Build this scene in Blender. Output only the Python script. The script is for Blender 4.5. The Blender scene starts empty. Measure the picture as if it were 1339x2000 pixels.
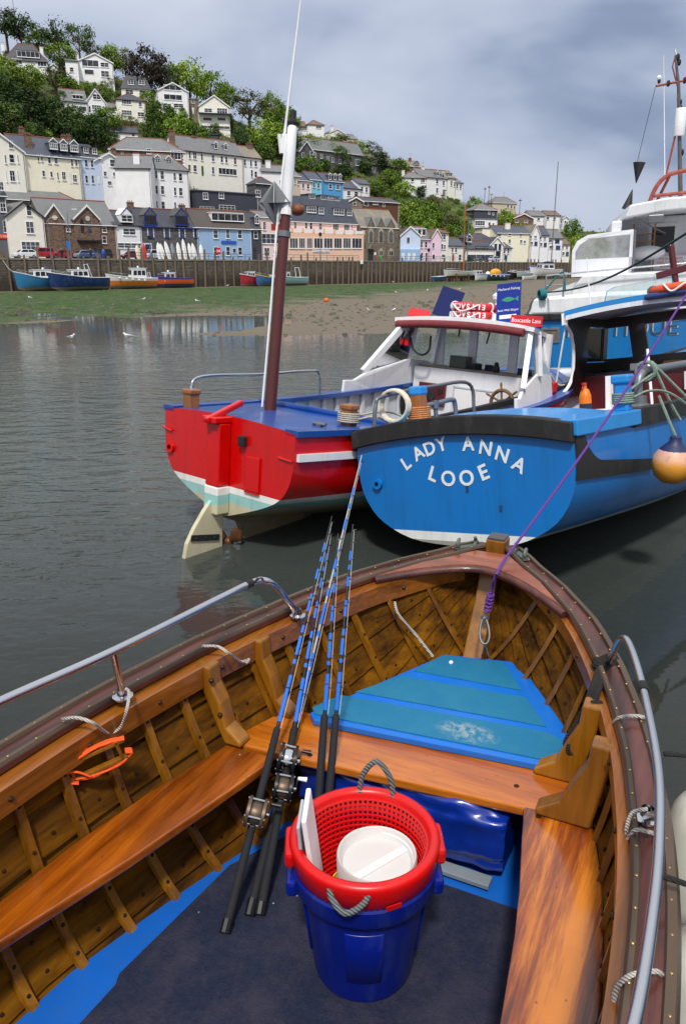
import bpy,bmesh,math,random
from mathutils import Vector,Matrix,noise
R=math.radians
SC=bpy.context.scene
COL=SC.collection
rnd=random.Random(7)
F,HOR,CAMH=1520.0,524.0,2.7
TH=math.atan((1000-HOR)/F)
ST,CT=math.sin(TH),math.cos(TH)
CAMP=Vector((0,0,CAMH))
def ray(px,py):
 u=(px-669.5)/F;v=(1000-py)/F
 return Vector((u,v*ST+CT,v*CT-ST))
def atz(px,py,z):
 d=ray(px,py);return CAMP+d*((z-CAMH)/d.z)
def aty(px,py,y):
 d=ray(px,py);return CAMP+d*(y/d.y)
def atplane(px,py,p,n):
 d=ray(px,py);return CAMP+d*((Vector(p)-CAMP).dot(n)/d.dot(n))
class MB:
 def __init__(s):s.v=[];s.f=[];s.mk=None
 def add(s,vs,fs):
  b=len(s.v);s.v+=[Vector(v)for v in vs];s.f+=[tuple(b+i for i in f)for f in fs];return s
 def mark(s,m):s.mk=(len(s.f),m);return s
 def bx(s,x0,y0,z0,x1,y1,z1):
  return s.add([(x,y,z)for z in(z0,z1)for y in(y0,y1)for x in(x0,x1)],[(0,2,3,1),(4,5,7,6),(0,1,5,4),(2,6,7,3),(0,4,6,2),(1,3,7,5)])
 def box(s,c,size,m=None):
  a=Vector(size)/2;vs=[Vector((x*a.x,y*a.y,z*a.z))for z in(-1,1)for y in(-1,1)for x in(-1,1)]
  vs=[(m@v if m else v)+Vector(c)for v in vs]
  return s.add(vs,[(0,2,3,1),(4,5,7,6),(0,1,5,4),(2,6,7,3),(0,4,6,2),(1,3,7,5)])
 def beam(s,p,q,w,h,up=(0,0,1)):
  p=Vector(p);q=Vector(q);d=(q-p).normalized();up=Vector(up)
  a=d.cross(up)
  if a.length<1e-5:a=d.cross(Vector((1,0,0)))
  a.normalize();b=a.cross(d).normalized();a=a*w/2;b=b*h/2
  return s.add([p-a-b,p+a-b,p+a+b,p-a+b,q-a-b,q+a-b,q+a+b,q-a+b],[(0,3,2,1),(4,5,6,7),(0,1,5,4),(1,2,6,5),(2,3,7,6),(3,0,4,7)])
 def tube(s,pts,r,n=8,closed=False,cap=True):
  pts=[Vector(p)for p in pts];N=len(pts)
  rs=r if isinstance(r,(list,tuple))else[r]*N
  T=[]
  for i in range(N):
   a=pts[(i-1)%N]if(closed or i>0)else pts[i];b=pts[(i+1)%N]if(closed or i<N-1)else pts[i]
   t=b-a;T.append(t.normalized()if t.length>1e-9 else Vector((0,0,1)))
  u=T[0].cross(Vector((0,0,1)))
  if u.length<.1:u=T[0].cross(Vector((1,0,0)))
  u.normalize();base=len(s.v)
  for i in range(N):
   u=u-T[i]*u.dot(T[i])
   u.normalize();w=T[i].cross(u)
   for k in range(n):
    a=2*math.pi*k/n;s.v.append(pts[i]+(u*math.cos(a)+w*math.sin(a))*rs[i])
  for i in range(N if closed else N-1):
   j=(i+1)%N
   for k in range(n):
    k2=(k+1)%n;s.f.append((base+i*n+k,base+i*n+k2,base+j*n+k2,base+j*n+k))
  if cap and not closed:
   s.f.append(tuple(base+k for k in range(n))[::-1]);s.f.append(tuple(base+(N-1)*n+k for k in range(n)))
  return s
 def lathe(s,prof,c=(0,0,0),n=24,m=None,a0=0,a1=None):
  full=a1 is None;a1=2*math.pi if full else a1;k=n if full else n+1
  base=len(s.v);c=Vector(c)
  for(r,z)in prof:
   for i in range(k):
    a=a0+(a1-a0)*i/n;v=Vector((r*math.cos(a),r*math.sin(a),z));s.v.append((m@v if m else v)+c)
  for j in range(len(prof)-1):
   for i in range(n):
    i2=(i+1)%k;s.f.append((base+j*k+i,base+j*k+i2,base+(j+1)*k+i2,base+(j+1)*k+i))
  return s
 def prism(s,poly,vec):
  n=len(poly);vec=Vector(vec);b=len(s.v)
  s.v+=[Vector(p)for p in poly]+[Vector(p)+vec for p in poly]
  s.f.append(tuple(b+i for i in range(n))[::-1]);s.f.append(tuple(b+n+i for i in range(n)))
  for i in range(n):
   j=(i+1)%n;s.f.append((b+i,b+j,b+n+j,b+n+i))
  return s
 def loft(s,rings,closed=True,caps=True,wrap=False):
  b=len(s.v);n=len(rings[0]);N=len(rings)
  for r in rings:s.v+=[Vector(p)for p in r]
  for i in range(N if wrap else N-1):
   j=(i+1)%N
   for k in range(n if closed else n-1):
    k2=(k+1)%n;s.f.append((b+i*n+k,b+i*n+k2,b+j*n+k2,b+j*n+k))
  if caps and closed and not wrap:
   s.f.append(tuple(b+k for k in range(n))[::-1]);s.f.append(tuple(b+(N-1)*n+k for k in range(n)))
  return s
 def ball(s,c,r,nu=12,nv=8,m=None):
  r=Vector(r)if not isinstance(r,(int,float))else Vector((r,r,r));c=Vector(c);b=len(s.v)
  for j in range(nv+1):
   t=math.pi*j/nv
   for i in range(nu):
    a=2*math.pi*i/nu
    v=Vector((r.x*math.sin(t)*math.cos(a),r.y*math.sin(t)*math.sin(a),r.z*math.cos(t)))
    s.v.append((m@v if m else v)+c)
  for j in range(nv):
   for i in range(nu):
    i2=(i+1)%nu;s.f.append((b+j*nu+i,b+(j+1)*nu+i,b+(j+1)*nu+i2,b+j*nu+i2))
  return s
 def obj(s,name,mat,parent=None,smooth=None,bevel=0,local=False,seg=2):
  me=bpy.data.meshes.new(name);vs=s.v
  if parent is not None and not local:
   inv=parent.matrix_world.inverted()if parent.parent is None else WM[parent.name].inverted()
   vs=[inv@v for v in vs]
  me.from_pydata([tuple(v)for v in vs],[],s.f)
  if s.mk:
   for p in me.polygons:p.material_index=int(p.index>=s.mk[0])
  bm=bmesh.new();bm.from_mesh(me);bmesh.ops.remove_doubles(bm,verts=bm.verts,dist=1e-5)
  bmesh.ops.recalc_face_normals(bm,faces=bm.faces);bm.to_mesh(me);bm.free()
  if mat:me.materials.append(mat)
  if s.mk:me.materials.append(s.mk[1])
  if smooth is not None:
   me.shade_smooth();me.set_sharp_from_angle(angle=R(smooth))
  o=bpy.data.objects.new(name,me);COL.objects.link(o)
  if parent is not None:o.parent=parent;WM[o.name]=WM[parent.name]
  else:WM[o.name]=Matrix.Identity(4)
  if bevel:
   m=o.modifiers.new('bevel','BEVEL');m.width=bevel;m.segments=seg;m.limit_method='ANGLE';m.angle_limit=R(40)
   m.harden_normals=False
  return o
WM={}
def tag(o,label=None,cat=None,group=None,kind=None):
 if label:o['label']=label
 if cat:o['category']=cat
 if group:o['group']=group
 if kind:o['kind']=kind
 return o
def thing(name,label,cat,loc=(0,0,0),rz=0,group=None,mat=None):
 o=bpy.data.objects.new(name,None);COL.objects.link(o);o.empty_display_size=.1
 M=mat if mat is not None else Matrix.Translation(Vector(loc))@Matrix.Rotation(rz,4,'Z')
 o.matrix_world=M;WM[o.name]=M
 o.location=M.to_translation();o.rotation_euler=M.to_euler()
 return tag(o,label,cat,group)
def parent_inv(o):return WM[o.name].inverted()
def _obj(s,name,mat,parent=None,**k):return s.obj(name,mat,parent,**k)
def mobj(name,label,cat,mb,mat,group=None,smooth=None,bevel=0,loc=None,kind=None):
 """a thing that is one mesh; its origin sits at loc"""
 if loc is not None:
  for i,v in enumerate(mb.v):mb.v[i]=v-Vector(loc)
 o=mb.obj(name,mat,None,smooth=smooth,bevel=bevel)
 if loc is not None:o.location=loc
 return tag(o,label,cat,group,kind)
def copy_tree(o,loc,rz=None,label=None,scale=None):
 c=o.copy();COL.objects.link(c);c.location=loc
 if rz is not None:c.rotation_euler=(0,0,rz)
 if scale is not None:c.scale=scale if not isinstance(scale,(int,float))else(scale,)*3
 if label:c['label']=label
 for ch in o.children:
  d=ch.copy();COL.objects.link(d);d.parent=c
  for g in ch.children:
   e=g.copy();COL.objects.link(e);e.parent=d
 return c
def _mb_obj(s,name,mat,parent=None,smooth=None,bevel=0,local=False,seg=2):
 if parent is not None and not local:
  inv=WM[parent.name].inverted();s.v=[inv@v for v in s.v]
 return _core(s,name,mat,parent,smooth,bevel,True,seg)
_core=MB.obj
MB.obj=_mb_obj
def bez(pts,n=8):
 """Catmull-Rom through the points"""
 P=[Vector(p)for p in pts];P=[P[0]*2-P[1]]+P+[P[-1]*2-P[-2]];out=[]
 for i in range(1,len(P)-2):
  for k in range(n):
   t=k/n;a,b,c,d=P[i-1],P[i],P[i+1],P[i+2]
   out.append(.5*((2*b)+(c-a)*t+(2*a-5*b+4*c-d)*t*t+(3*b-a-3*c+d)*t**3))
 out.append(P[-2]);return out
def lerp(a,b,t):return a+(b-a)*t
def interp(tab,x):
 if x<=tab[0][0]:return tab[0][1]
 for(a,va),(b,vb)in zip(tab,tab[1:]):
  if x<=b:return va+(vb-va)*(x-a)/(b-a)
 return tab[-1][1]
def srgb(r,g,b):
 f=lambda c:(c/255/12.92)if c/255<=.04045 else((c/255+.055)/1.055)**2.4
 return(f(r),f(g),f(b))
class NT:
 def __init__(s,nt):s.nt=nt
 def n(s,t,**k):
  n=s.nt.nodes.new(t)
  for a,b in k.items():
   if a.startswith('i_'):
    n.inputs[int(a[2:])if a[2:].isdigit()else a[2:].replace('_',' ')].default_value=b
   else:setattr(n,a,b)
  return n
 def l(s,a,b):s.nt.links.new(a,b)
 def math(s,op,a,b=None,clamp=False):
  n=s.n('ShaderNodeMath',operation=op);n.use_clamp=clamp
  for i,x in enumerate((a,b)):
   if x is None:continue
   if isinstance(x,(int,float)):n.inputs[i].default_value=x
   else:s.l(x,n.inputs[i])
  return n.outputs[0]
 def mix(s,fac,a,b,blend='MIX'):
  n=s.n('ShaderNodeMix',data_type='RGBA',blend_type=blend)
  for i,x in((0,fac),(6,a),(7,b)):
   if isinstance(x,(int,float)):n.inputs[i].default_value=x
   elif isinstance(x,(tuple,list)):n.inputs[i].default_value=(*x[:3],1)
   else:s.l(x,n.inputs[i])
  return n.outputs[2]
 def ramp(s,fac,stops,mode='LINEAR'):
  n=s.n('ShaderNodeValToRGB');r=n.color_ramp;r.interpolation=mode
  while len(r.elements)<len(stops):r.elements.new(.5)
  for e,(p,c)in zip(r.elements,stops):
   e.position=p;e.color=(c,c,c,1)if isinstance(c,(int,float))else(*c,1)
  s.l(fac,n.inputs[0]);return n.outputs[0]
 def noise(s,vec,scale,detail=4,rough=.55,dist=0):
  n=s.n('ShaderNodeTexNoise');n.inputs['Scale'].default_value=scale;n.inputs['Detail'].default_value=detail
  n.inputs['Roughness'].default_value=rough;n.inputs['Distortion'].default_value=dist
  if vec is not None:s.l(vec,n.inputs['Vector'])
  return n.outputs['Fac']
 def mapping(s,vec,scale=(1,1,1),rot=(0,0,0),loc=(0,0,0)):
  n=s.n('ShaderNodeMapping');n.inputs['Scale'].default_value=scale;n.inputs['Rotation'].default_value=rot;n.inputs['Location'].default_value=loc
  s.l(vec,n.inputs[0]);return n.outputs[0]
 def bump(s,h,strength=.3,dist=.02,normal=None):
  n=s.n('ShaderNodeBump');n.inputs['Strength'].default_value=strength;n.inputs['Distance'].default_value=dist
  s.l(h,n.inputs['Height'])
  if normal is not None:s.l(normal,n.inputs['Normal'])
  return n.outputs[0]
def newmat(name):
 m=bpy.data.materials.new(name);m.use_nodes=True;nt=NT(m.node_tree)
 p=m.node_tree.nodes['Principled BSDF'];tc=nt.n('ShaderNodeTexCoord')
 return m,nt,p,tc.outputs['Object']
def mat(name,col,rough=.6,metal=0,var=.12,vs=3,bump=0,bs=25,coat=0,col2=None,spec=.5,stretch=(1,1,1),dirt=None,dirtf=.5,coatr=.08):
 m,nt,p,oc=newmat(name)
 vec=nt.mapping(oc,stretch)if stretch!=(1,1,1)else oc
 f=nt.noise(vec,vs,5,.6)
 a=tuple(c*(1-var)for c in col);b=col2 or tuple(min(1,c*(1+var))for c in col)
 c=nt.mix(nt.ramp(f,[(.3,0),(.7,1)]),a,b)
 if dirt:
  f2=nt.noise(nt.mapping(oc,(3,3,.8)),2.2,6,.7)
  c=nt.mix(nt.ramp(f2,[(.52,0),(.75,dirtf)]),c,dirt)
 nt.l(c,p.inputs['Base Color'])
 p.inputs['Roughness'].default_value=rough;p.inputs['Metallic'].default_value=metal
 p.inputs['Specular IOR Level'].default_value=spec
 p.inputs['Coat Weight'].default_value=coat;p.inputs['Coat Roughness'].default_value=coatr
 if bump:
  nt.l(nt.bump(nt.noise(oc,bs,4),bump,.01),p.inputs['Normal'])
 return m
world=bpy.data.worlds.new("World");SC.world=world;world.use_nodes=True
wn=NT(world.node_tree);bg=world.node_tree.nodes['Background']
SUN_EL,SUN_AZ=R(56),R(186)
sky=wn.n('ShaderNodeTexSky',sky_type='NISHITA');sky.sun_disc=False;sky.sun_elevation=SUN_EL;sky.sun_rotation=SUN_AZ
gen=wn.n('ShaderNodeTexCoord').outputs['Generated']
sep=wn.n('ShaderNodeSeparateXYZ');wn.l(gen,sep.inputs[0])
cv=wn.mapping(gen,(1.0,1.0,2.3),(0,0,0),(.31,.12,.07))
n1=wn.noise(cv,2.2,4,.5,.2);n2=wn.noise(wn.mapping(gen,(1,1,2.8),(0,0,0),(2.2,1.1,.4)),5.5,5,.5,.25)
nn=wn.math('ADD',wn.math('MULTIPLY',n1,.84),wn.math('MULTIPLY',n2,.16))
bank=wn.math('MULTIPLY',wn.ramp(sep.outputs['Z'],[(.0,1),(.10,.75),(.19,.12),(.27,0)]),wn.ramp(sep.outputs['X'],[(.0,.1),(.12,.9),(.4,1)]))
low=wn.ramp(sep.outputs['Z'],[(.02,.03),(.16,0),(.5,0)])
val=wn.math('SUBTRACT',wn.math('ADD',nn,.04),wn.math('MULTIPLY',bank,.125))
cl=wn.ramp(val,[(.28,(.175,.24,.385)),(.40,(.29,.36,.52)),(.47,(.46,.53,.69)),(.55,(.575,.64,.79)),(.66,(.70,.755,.87)),(.80,(.82,.85,.92))])
up=wn.ramp(sep.outputs['Z'],[(.26,1/2.6),(.62,.72)])
back=wn.ramp(wn.math('MULTIPLY',sep.outputs['Y'],-1.0),[(.0,.40),(.55,.32)])
lum=wn.math('MAXIMUM',up,wn.math('MULTIPLY',back,wn.ramp(sep.outputs['Z'],[(.0,1),(.1,1)])))
warm=wn.math('MAXIMUM',wn.ramp(sep.outputs['Z'],[(.27,0),(.5,.9)]),wn.ramp(wn.math('MULTIPLY',sep.outputs['Y'],-1.0),[(.0,0),(.3,.8)]))
cl=wn.mix(warm,cl,(.52,.525,.55));clb=wn.mix(1.0,cl,lum,'MULTIPLY')
m1=wn.n('ShaderNodeVectorMath',operation='SCALE');wn.l(clb,m1.inputs[0]);m1.inputs['Scale'].default_value=2.6/.1
mixs=wn.mix(.94,sky.outputs[0],m1.outputs[0]);wn.l(mixs,bg.inputs['Color']);bg.inputs['Strength'].default_value=.1
sun=bpy.data.lights.new('sun','SUN');sun.energy=3.5;sun.angle=R(6);sun.color=(1,.955,.88)
so=bpy.data.objects.new('sun',sun);COL.objects.link(so)
sd=Vector((math.sin(SUN_AZ)*math.cos(SUN_EL),math.cos(SUN_AZ)*math.cos(SUN_EL),math.sin(SUN_EL)))
so.rotation_euler=sd.to_track_quat('Z','Y').to_euler()
cam=bpy.data.cameras.new('camera');co=bpy.data.objects.new('camera',cam);COL.objects.link(co)
co.location=CAMP;co.rotation_euler=(R(90)-TH,0,0);cam.sensor_fit='VERTICAL';cam.sensor_height=36;cam.lens=F/2000*36
cam.clip_end=6000;cam.clip_start=.05;SC.camera=co
SC.view_settings.view_transform='Standard';SC.view_settings.look='None';SC.view_settings.exposure=-.13;SC.view_settings.gamma=1
SC.cycles.max_bounces=8;SC.cycles.transparent_max_bounces=12;SC.cycles.use_denoising=True
SC.cycles.caustics_reflective=False;SC.cycles.caustics_refractive=False
Q0=Vector((-36.9,87,0));AL=Vector((.763,.646,0));NL=Vector((-.646,.763,0));QZ=3.75
def pq(x,y):d=Vector((x,y,0))-Q0;return d.dot(AL),d.dot(NL)
def xy(p,q):v=Q0+AL*p+NL*q;return v.x,v.y
SLOPE=.58
def rawhill(q):return QZ+SLOPE*max(0,q-12)
SIL=[(-150,85),(0,100),(100,120),(200,140),(300,172),(400,205),(470,235),(540,262),(620,275),(700,300),(760,325),(840,362),(905,392),(950,408),(1000,425),(1060,440),(1130,452),(1250,456),(1400,460)]
RIDGE=[]
for px,py in SIL:
 d=ray(px,py);t=60.0
 while t<900:
  P=CAMP+d*t;p,q=pq(P.x,P.y)
  if P.z<=rawhill(q)and q>12:break
  t+=.5
 RIDGE.append((p,P.z,q))
RIDGE.sort()
RZ=[(a,b)for a,b,c in RIDGE]
def hz(x,y):
 p,q=pq(x,y)
 z=rawhill(q);top=interp(RZ,p)
 k=2.0
 h=max(0,min(1,.5+.5*(top-z)/k));zz=top*(1-h)+z*h-k*h*(1-h)
 zz=max(zz,QZ if q>0 else 0)
 if q>14:zz+=.5*noise.noise(Vector((x*.09,y*.09,0)))
 return zz
def onhill(px,py,start=70.0):
 d=ray(px,py);t=start
 while t<900:
  P=CAMP+d*t
  if P.z<=hz(P.x,P.y)and pq(P.x,P.y)[1]>6:return P
  t+=.15
 return CAMP+d*200
def atq(px,q):
 d=ray(px,524);n=NL;t=(Q0+NL*q-CAMP).dot(n)/Vector((d.x,d.y,0)).dot(n)
 P=CAMP+d*t;return Vector((P.x,P.y,QZ))
def _bar(px,py,wx,wy,amp):
 P=atz(px,py,0.0);m=P.y/F;a=atz(px,py-wy,0.0).y-P.y;return(P.x,P.y,wx*m,a,amp)
BARS=[_bar(420,628,170,12,-.20),_bar(150,645,220,10,-.06),_bar(470,652,110,5,.09),_bar(560,640,90,7,.10),_bar(680,632,130,12,.08),_bar(360,660,40,3,.05),_bar(520,668,60,3,.05),_bar(60,614,50,3,-.2),_bar(150,620,60,2.5,-.16),_bar(170,605,45,2,-.24),_bar(250,628,70,3,-.14),_bar(90,598,40,1.5,-.3),_bar(300,612,40,2,-.2)]
def bedz(x,y):
 p,q=pq(x,y)
 s=-.3 if y<14 else lerp(-.3,0.0,(y-14)/22)if y<36 else .0062*(y-36)
 for(fx,fy,sx,sy,amp)in BARS:s+=amp*math.exp(-((x-fx)/sx)**2-((y-fy)/sy)**2)
 side=max(0,(x-2-.05*y))*.006 if y>25 else 0
 k=min(1,max(0,(y-24)/14));far=min(1,max(0,(70-y)/30))
 return s+side+k*(.05*noise.noise(Vector((x*.05+3,y*.035,1.7)))+.022*noise.noise(Vector((x*.16,y*.3,4.1))))*(.35+.65*far)
def m_bed():
 m,nt,p,oc=newmat('mud')
 n=nt.noise(oc,.22,6,.6);f=nt.noise(oc,3.0,6,.65)
 brown=nt.mix(f,srgb(82,74,62),srgb(134,123,106))
 green=nt.mix(nt.ramp(nt.noise(oc,1.3,6,.75),[(.35,0),(.62,1)]),srgb(28,50,16),srgb(62,92,34))
 sp=nt.n('ShaderNodeSeparateXYZ');nt.l(oc,sp.inputs[0])
 q=nt.math('SUBTRACT',nt.math('MULTIPLY',sp.outputs[1],.763),nt.math('MULTIPLY',sp.outputs[0],.646))
 q=nt.math('SUBTRACT',q,90.2)
 pp=nt.math('ADD',nt.math('MULTIPLY',sp.outputs[0],.763),nt.math('MULTIPLY',sp.outputs[1],.646))
 wq=nt.math('ADD',q,nt.math('MULTIPLY',nt.math('SUBTRACT',n,.5),34))
 edge=nt.math('ADD',wq,nt.math('MULTIPLY',nt.math('SUBTRACT',pp,28),-.45))
 g=nt.math('MULTIPLY',nt.ramp(nt.math('MULTIPLY',nt.math('ADD',edge,56),.02),[(.18,0),(.32,1)]),nt.ramp(nt.math('MULTIPLY',q,-.1),[(.18,0),(.42,1)]))
 g=nt.math('MULTIPLY',g,nt.ramp(nt.noise(oc,.9,5,.7),[(.3,.35),(.5,1)]))
 c=nt.mix(g,brown,green)
 near=nt.mix(nt.ramp(nt.noise(oc,5,6,.7),[(.35,0),(.7,1)]),srgb(34,36,26),srgb(84,80,60))
 vor=nt.n('ShaderNodeTexVoronoi');vor.inputs['Scale'].default_value=9;nt.l(oc,vor.inputs['Vector'])
 near=nt.mix(nt.ramp(vor.outputs['Distance'],[(.1,.5),(.3,0)]),near,srgb(110,104,84))
 c=nt.mix(nt.ramp(nt.math('MULTIPLY',sp.outputs[1],.02),[(.4,0),(.7,1)]),near,c)
 nt.l(c,p.inputs['Base Color']);nt.l(nt.ramp(f,[(.3,.45),(.6,.9)]),p.inputs['Roughness']);p.inputs['Specular IOR Level'].default_value=.22
 nt.l(nt.bump(nt.noise(oc,2.5,6,.7),.6,.15),p.inputs['Normal'])
 return m
def m_water():
 m=bpy.data.materials.new('water');m.use_nodes=True;nt=NT(m.node_tree);m.node_tree.nodes.clear()
 out=nt.n('ShaderNodeOutputMaterial');oc=nt.n('ShaderNodeTexCoord').outputs['Object']
 sp=nt.n('ShaderNodeSeparateXYZ');nt.l(oc,sp.inputs[0])
 w1=nt.noise(nt.mapping(oc,(1,1.7,1),(0,0,.22)),1.7,2,.5,.5)
 w2=nt.noise(nt.mapping(oc,(1,1.8,1),(0,0,-.25)),6.5,2,.5,.5)
 w3=nt.noise(nt.mapping(oc,(1,1.4,1),(0,0,.1)),.55,3,.5)
 h=nt.math('ADD',nt.math('MULTIPLY',w1,.75),nt.math('MULTIPLY',w2,.2))
 calm=nt.ramp(nt.math('MULTIPLY',sp.outputs[1],.02),[(.08,.05),(.14,.35),(.22,.62),(.32,.5),(.44,.2),(.56,.09),(.72,.02)])
 lee=nt.ramp(nt.math('ADD',nt.math('MULTIPLY',sp.outputs[0],.1),.5),[(.28,1),(.44,.22),(.6,.12)])
 lee=nt.math('MAXIMUM',lee,nt.ramp(nt.math('MULTIPLY',sp.outputs[1],.02),[(.18,0),(.3,1)]))
 st=nt.math('MULTIPLY',nt.math('MULTIPLY',calm,lee),nt.ramp(w3,[(.3,.55),(.6,1)]))
 b=nt.n('ShaderNodeBump');b.inputs['Distance'].default_value=.17;nt.l(h,b.inputs['Height']);nt.l(st,b.inputs['Strength'])
 fr=nt.n('ShaderNodeFresnel');fr.inputs['IOR'].default_value=1.33;nt.l(b.outputs[0],fr.inputs['Normal'])
 gl=nt.n('ShaderNodeBsdfGlossy');gl.inputs['Roughness'].default_value=.03;nt.l(b.outputs[0],gl.inputs['Normal'])
 tr=nt.n('ShaderNodeBsdfTransparent');tr.inputs['Color'].default_value=(.34,.38,.32,1)
 df=nt.n('ShaderNodeBsdfDiffuse');df.inputs['Color'].default_value=(.138,.166,.158,1)
 mx0=nt.n('ShaderNodeMixShader');nt.l(nt.ramp(nt.math('MULTIPLY',sp.outputs[1],.02),[(.1,.14),(.2,.5),(.4,.62)]),mx0.inputs[0]);nt.l(tr.outputs[0],mx0.inputs[1]);nt.l(df.outputs[0],mx0.inputs[2])
 mx=nt.n('ShaderNodeMixShader');nt.l(fr.outputs[0],mx.inputs[0]);nt.l(mx0.outputs[0],mx.inputs[1]);nt.l(gl.outputs[0],mx.inputs[2])
 nt.l(mx.outputs[0],out.inputs[0]);return m
def grid(name,xs,ys,zf,material,kind,smooth=True):
 vs=[(x,y,zf(x,y))for y in ys for x in xs];n=len(xs)
 fs=[(j*n+i,j*n+i+1,(j+1)*n+i+1,(j+1)*n+i)for j in range(len(ys)-1)for i in range(n-1)]
 mb=MB().add(vs,fs);o=mb.obj(name,material,None,smooth=180 if smooth else None);tag(o,kind=kind);return o
def steps(a,b,s):
 n=max(1,int(round((b-a)/s)));return[a+(b-a)*i/n for i in range(n+1)]
xs=steps(-260,-70,10)+steps(-70,90,1.0)[1:]+steps(90,400,12)[1:]
ys=steps(-40,14,3)+steps(14,100,.7)[1:]+steps(100,220,2)[1:]
bed=grid('riverbed',xs,ys,bedz,m_bed(),'structure')
tag(bed,'brown mud and green weed of the harbour bed at low tide')
water=grid('water',[-260,400],[-40,220],lambda x,y:0.0,m_water(),'structure');tag(water,'shallow grey harbour water')
def m_hill():
 m,nt,p,oc=newmat('hillside_grass')
 c=nt.mix(nt.ramp(nt.noise(oc,.35,6,.7),[(.35,0),(.65,1)]),srgb(38,54,22),srgb(92,104,48))
 c=nt.mix(nt.ramp(nt.noise(oc,.12,4,.6),[(.55,0),(.7,.6)]),c,srgb(92,84,58))
 nt.l(c,p.inputs['Base Color']);p.inputs['Roughness'].default_value=.9
 nt.l(nt.bump(nt.noise(oc,2,6,.7),.8,.3),p.inputs['Normal']);return m
MH=m_hill()
ps=steps(-60,260,2.2);qs=[9.0]+steps(12,110,2.0)+[130,170,240]
vs=[];
for q in qs:
 for p in ps:
  x,y=xy(p,q);vs.append((x,y,hz(x,y)-(0.02 if q>9 else .6)))
n=len(ps)
hill=MB().add(vs,[(j*n+i,j*n+i+1,(j+1)*n+i+1,(j+1)*n+i)for j in range(len(qs)-1)for i in range(n-1)]).obj('hillside',MH,None,smooth=180)
tag(hill,'green wooded hillside above the town',kind='structure')
ground=MB().add([(-3000,190,1.2),(3000,190,1.2),(3000,4500,2.0),(-3000,4500,2.0)],[(0,1,2,3)]).obj('far_ground',MH);tag(ground,kind='structure')
fv=[];fxs=steps(60,420,6);fys=steps(320,520,10)
def fz(x,y):
 a=max(0,1-((y-420)/100)**2);return 1+a*(17+5*noise.noise(Vector((x*.02,y*.02,9))))*min(1,max(0,(x-60)/45))
farhill=grid('distant_hill',fxs,fys,fz,MH,'structure');tag(farhill,'distant tree covered hill behind the river')
def m_quay():
 m,nt,p,oc=newmat('quay_stone')
 br=nt.n('ShaderNodeTexBrick');br.inputs['Scale'].default_value=1.5;br.inputs['Mortar Size'].default_value=.035
 br.inputs['Color1'].default_value=(*srgb(134,126,114),1);br.inputs['Color2'].default_value=(*srgb(96,88,78),1);br.inputs['Mortar'].default_value=(*srgb(50,46,42),1)
 uv=nt.n('ShaderNodeSeparateXYZ');nt.l(oc,uv.inputs[0])
 cb=nt.n('ShaderNodeCombineXYZ');nt.l(uv.outputs[0],cb.inputs[0]);nt.l(uv.outputs[2],cb.inputs[1]);nt.l(cb.outputs[0],br.inputs['Vector'])
 c=nt.mix(nt.ramp(nt.noise(oc,1.1,6,.7),[(.3,0),(.7,.75)]),br.outputs['Color'],srgb(70,62,54))
 tide=nt.math('ADD',uv.outputs[2],nt.math('MULTIPLY',nt.noise(nt.mapping(oc,(1,1,.25)),1.6,5,.7),1.6))
 c=nt.mix(nt.ramp(nt.math('MULTIPLY',tide,.25),[(.52,.8),(.78,0)]),c,srgb(50,42,33))
 nt.l(c,p.inputs['Base Color']);p.inputs['Roughness'].default_value=.8
 nt.l(nt.bump(nt.noise(oc,4,5,.7),.7,.08),p.inputs['Normal']);return m
MQ=m_quay()
QA=math.atan2(AL.y,AL.x)
MAL=Matrix.Translation(Q0)@Matrix.Rotation(QA,4,'Z')
def qthing(name,label,cat,p,q,z=QZ,group=None,rz=0):
 x,y=xy(p,q);return thing(name,label,cat,(x,y,z),QA+rz,group)
qw=thing('quay_wall','long stone harbour wall with weed stained foot along the far shore','quay wall',mat=MAL)
MB().bx(-60,0,-1,230,.8,QZ-.16).obj('wall_face',MQ,qw,local=True)
mcop=mat('coping_stone',srgb(128,122,112),.8,var=.2,vs=1.5)
MB().bx(-60,-.06,QZ-.158,230,.84,QZ+.02).obj('coping',mcop,qw,local=True)
masph=mat('asphalt',srgb(92,92,92),.9,var=.15,vs=.8)
rd=MB()
for a,b,z,q0,q1 in((-60,230,QZ,.8,13.5),):
 rd.add([MAL@Vector((a,q0,z)),MAL@Vector((b,q0,z)),MAL@Vector((b,q1,z)),MAL@Vector((a,q1,z))],[(0,1,2,3)])
tag(rd.obj('quay_road',masph),'grey quayside road',kind='structure')
CROPS={'A':(0,0,2.9756),'B':(0,230,3.5237),'C':(330,180,3.4333),'D':(680,230,3.188),'G':(820,400,4.4633),'E':(380,370,5.8217),'K':(600,370,5.8217),'L':(0,370,5.8217),'P':(0,0,1)}
def cp(crop,x,y):a=CROPS[crop];return a[0]+x/a[2],a[1]+y/a[2]
def wallmat(name,c,var=.06,stain=.25):return mat(name,srgb(*c),.75,var=var,vs=.9,dirt=tuple(v*.62 for v in srgb(*c)),dirtf=stain)
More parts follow.
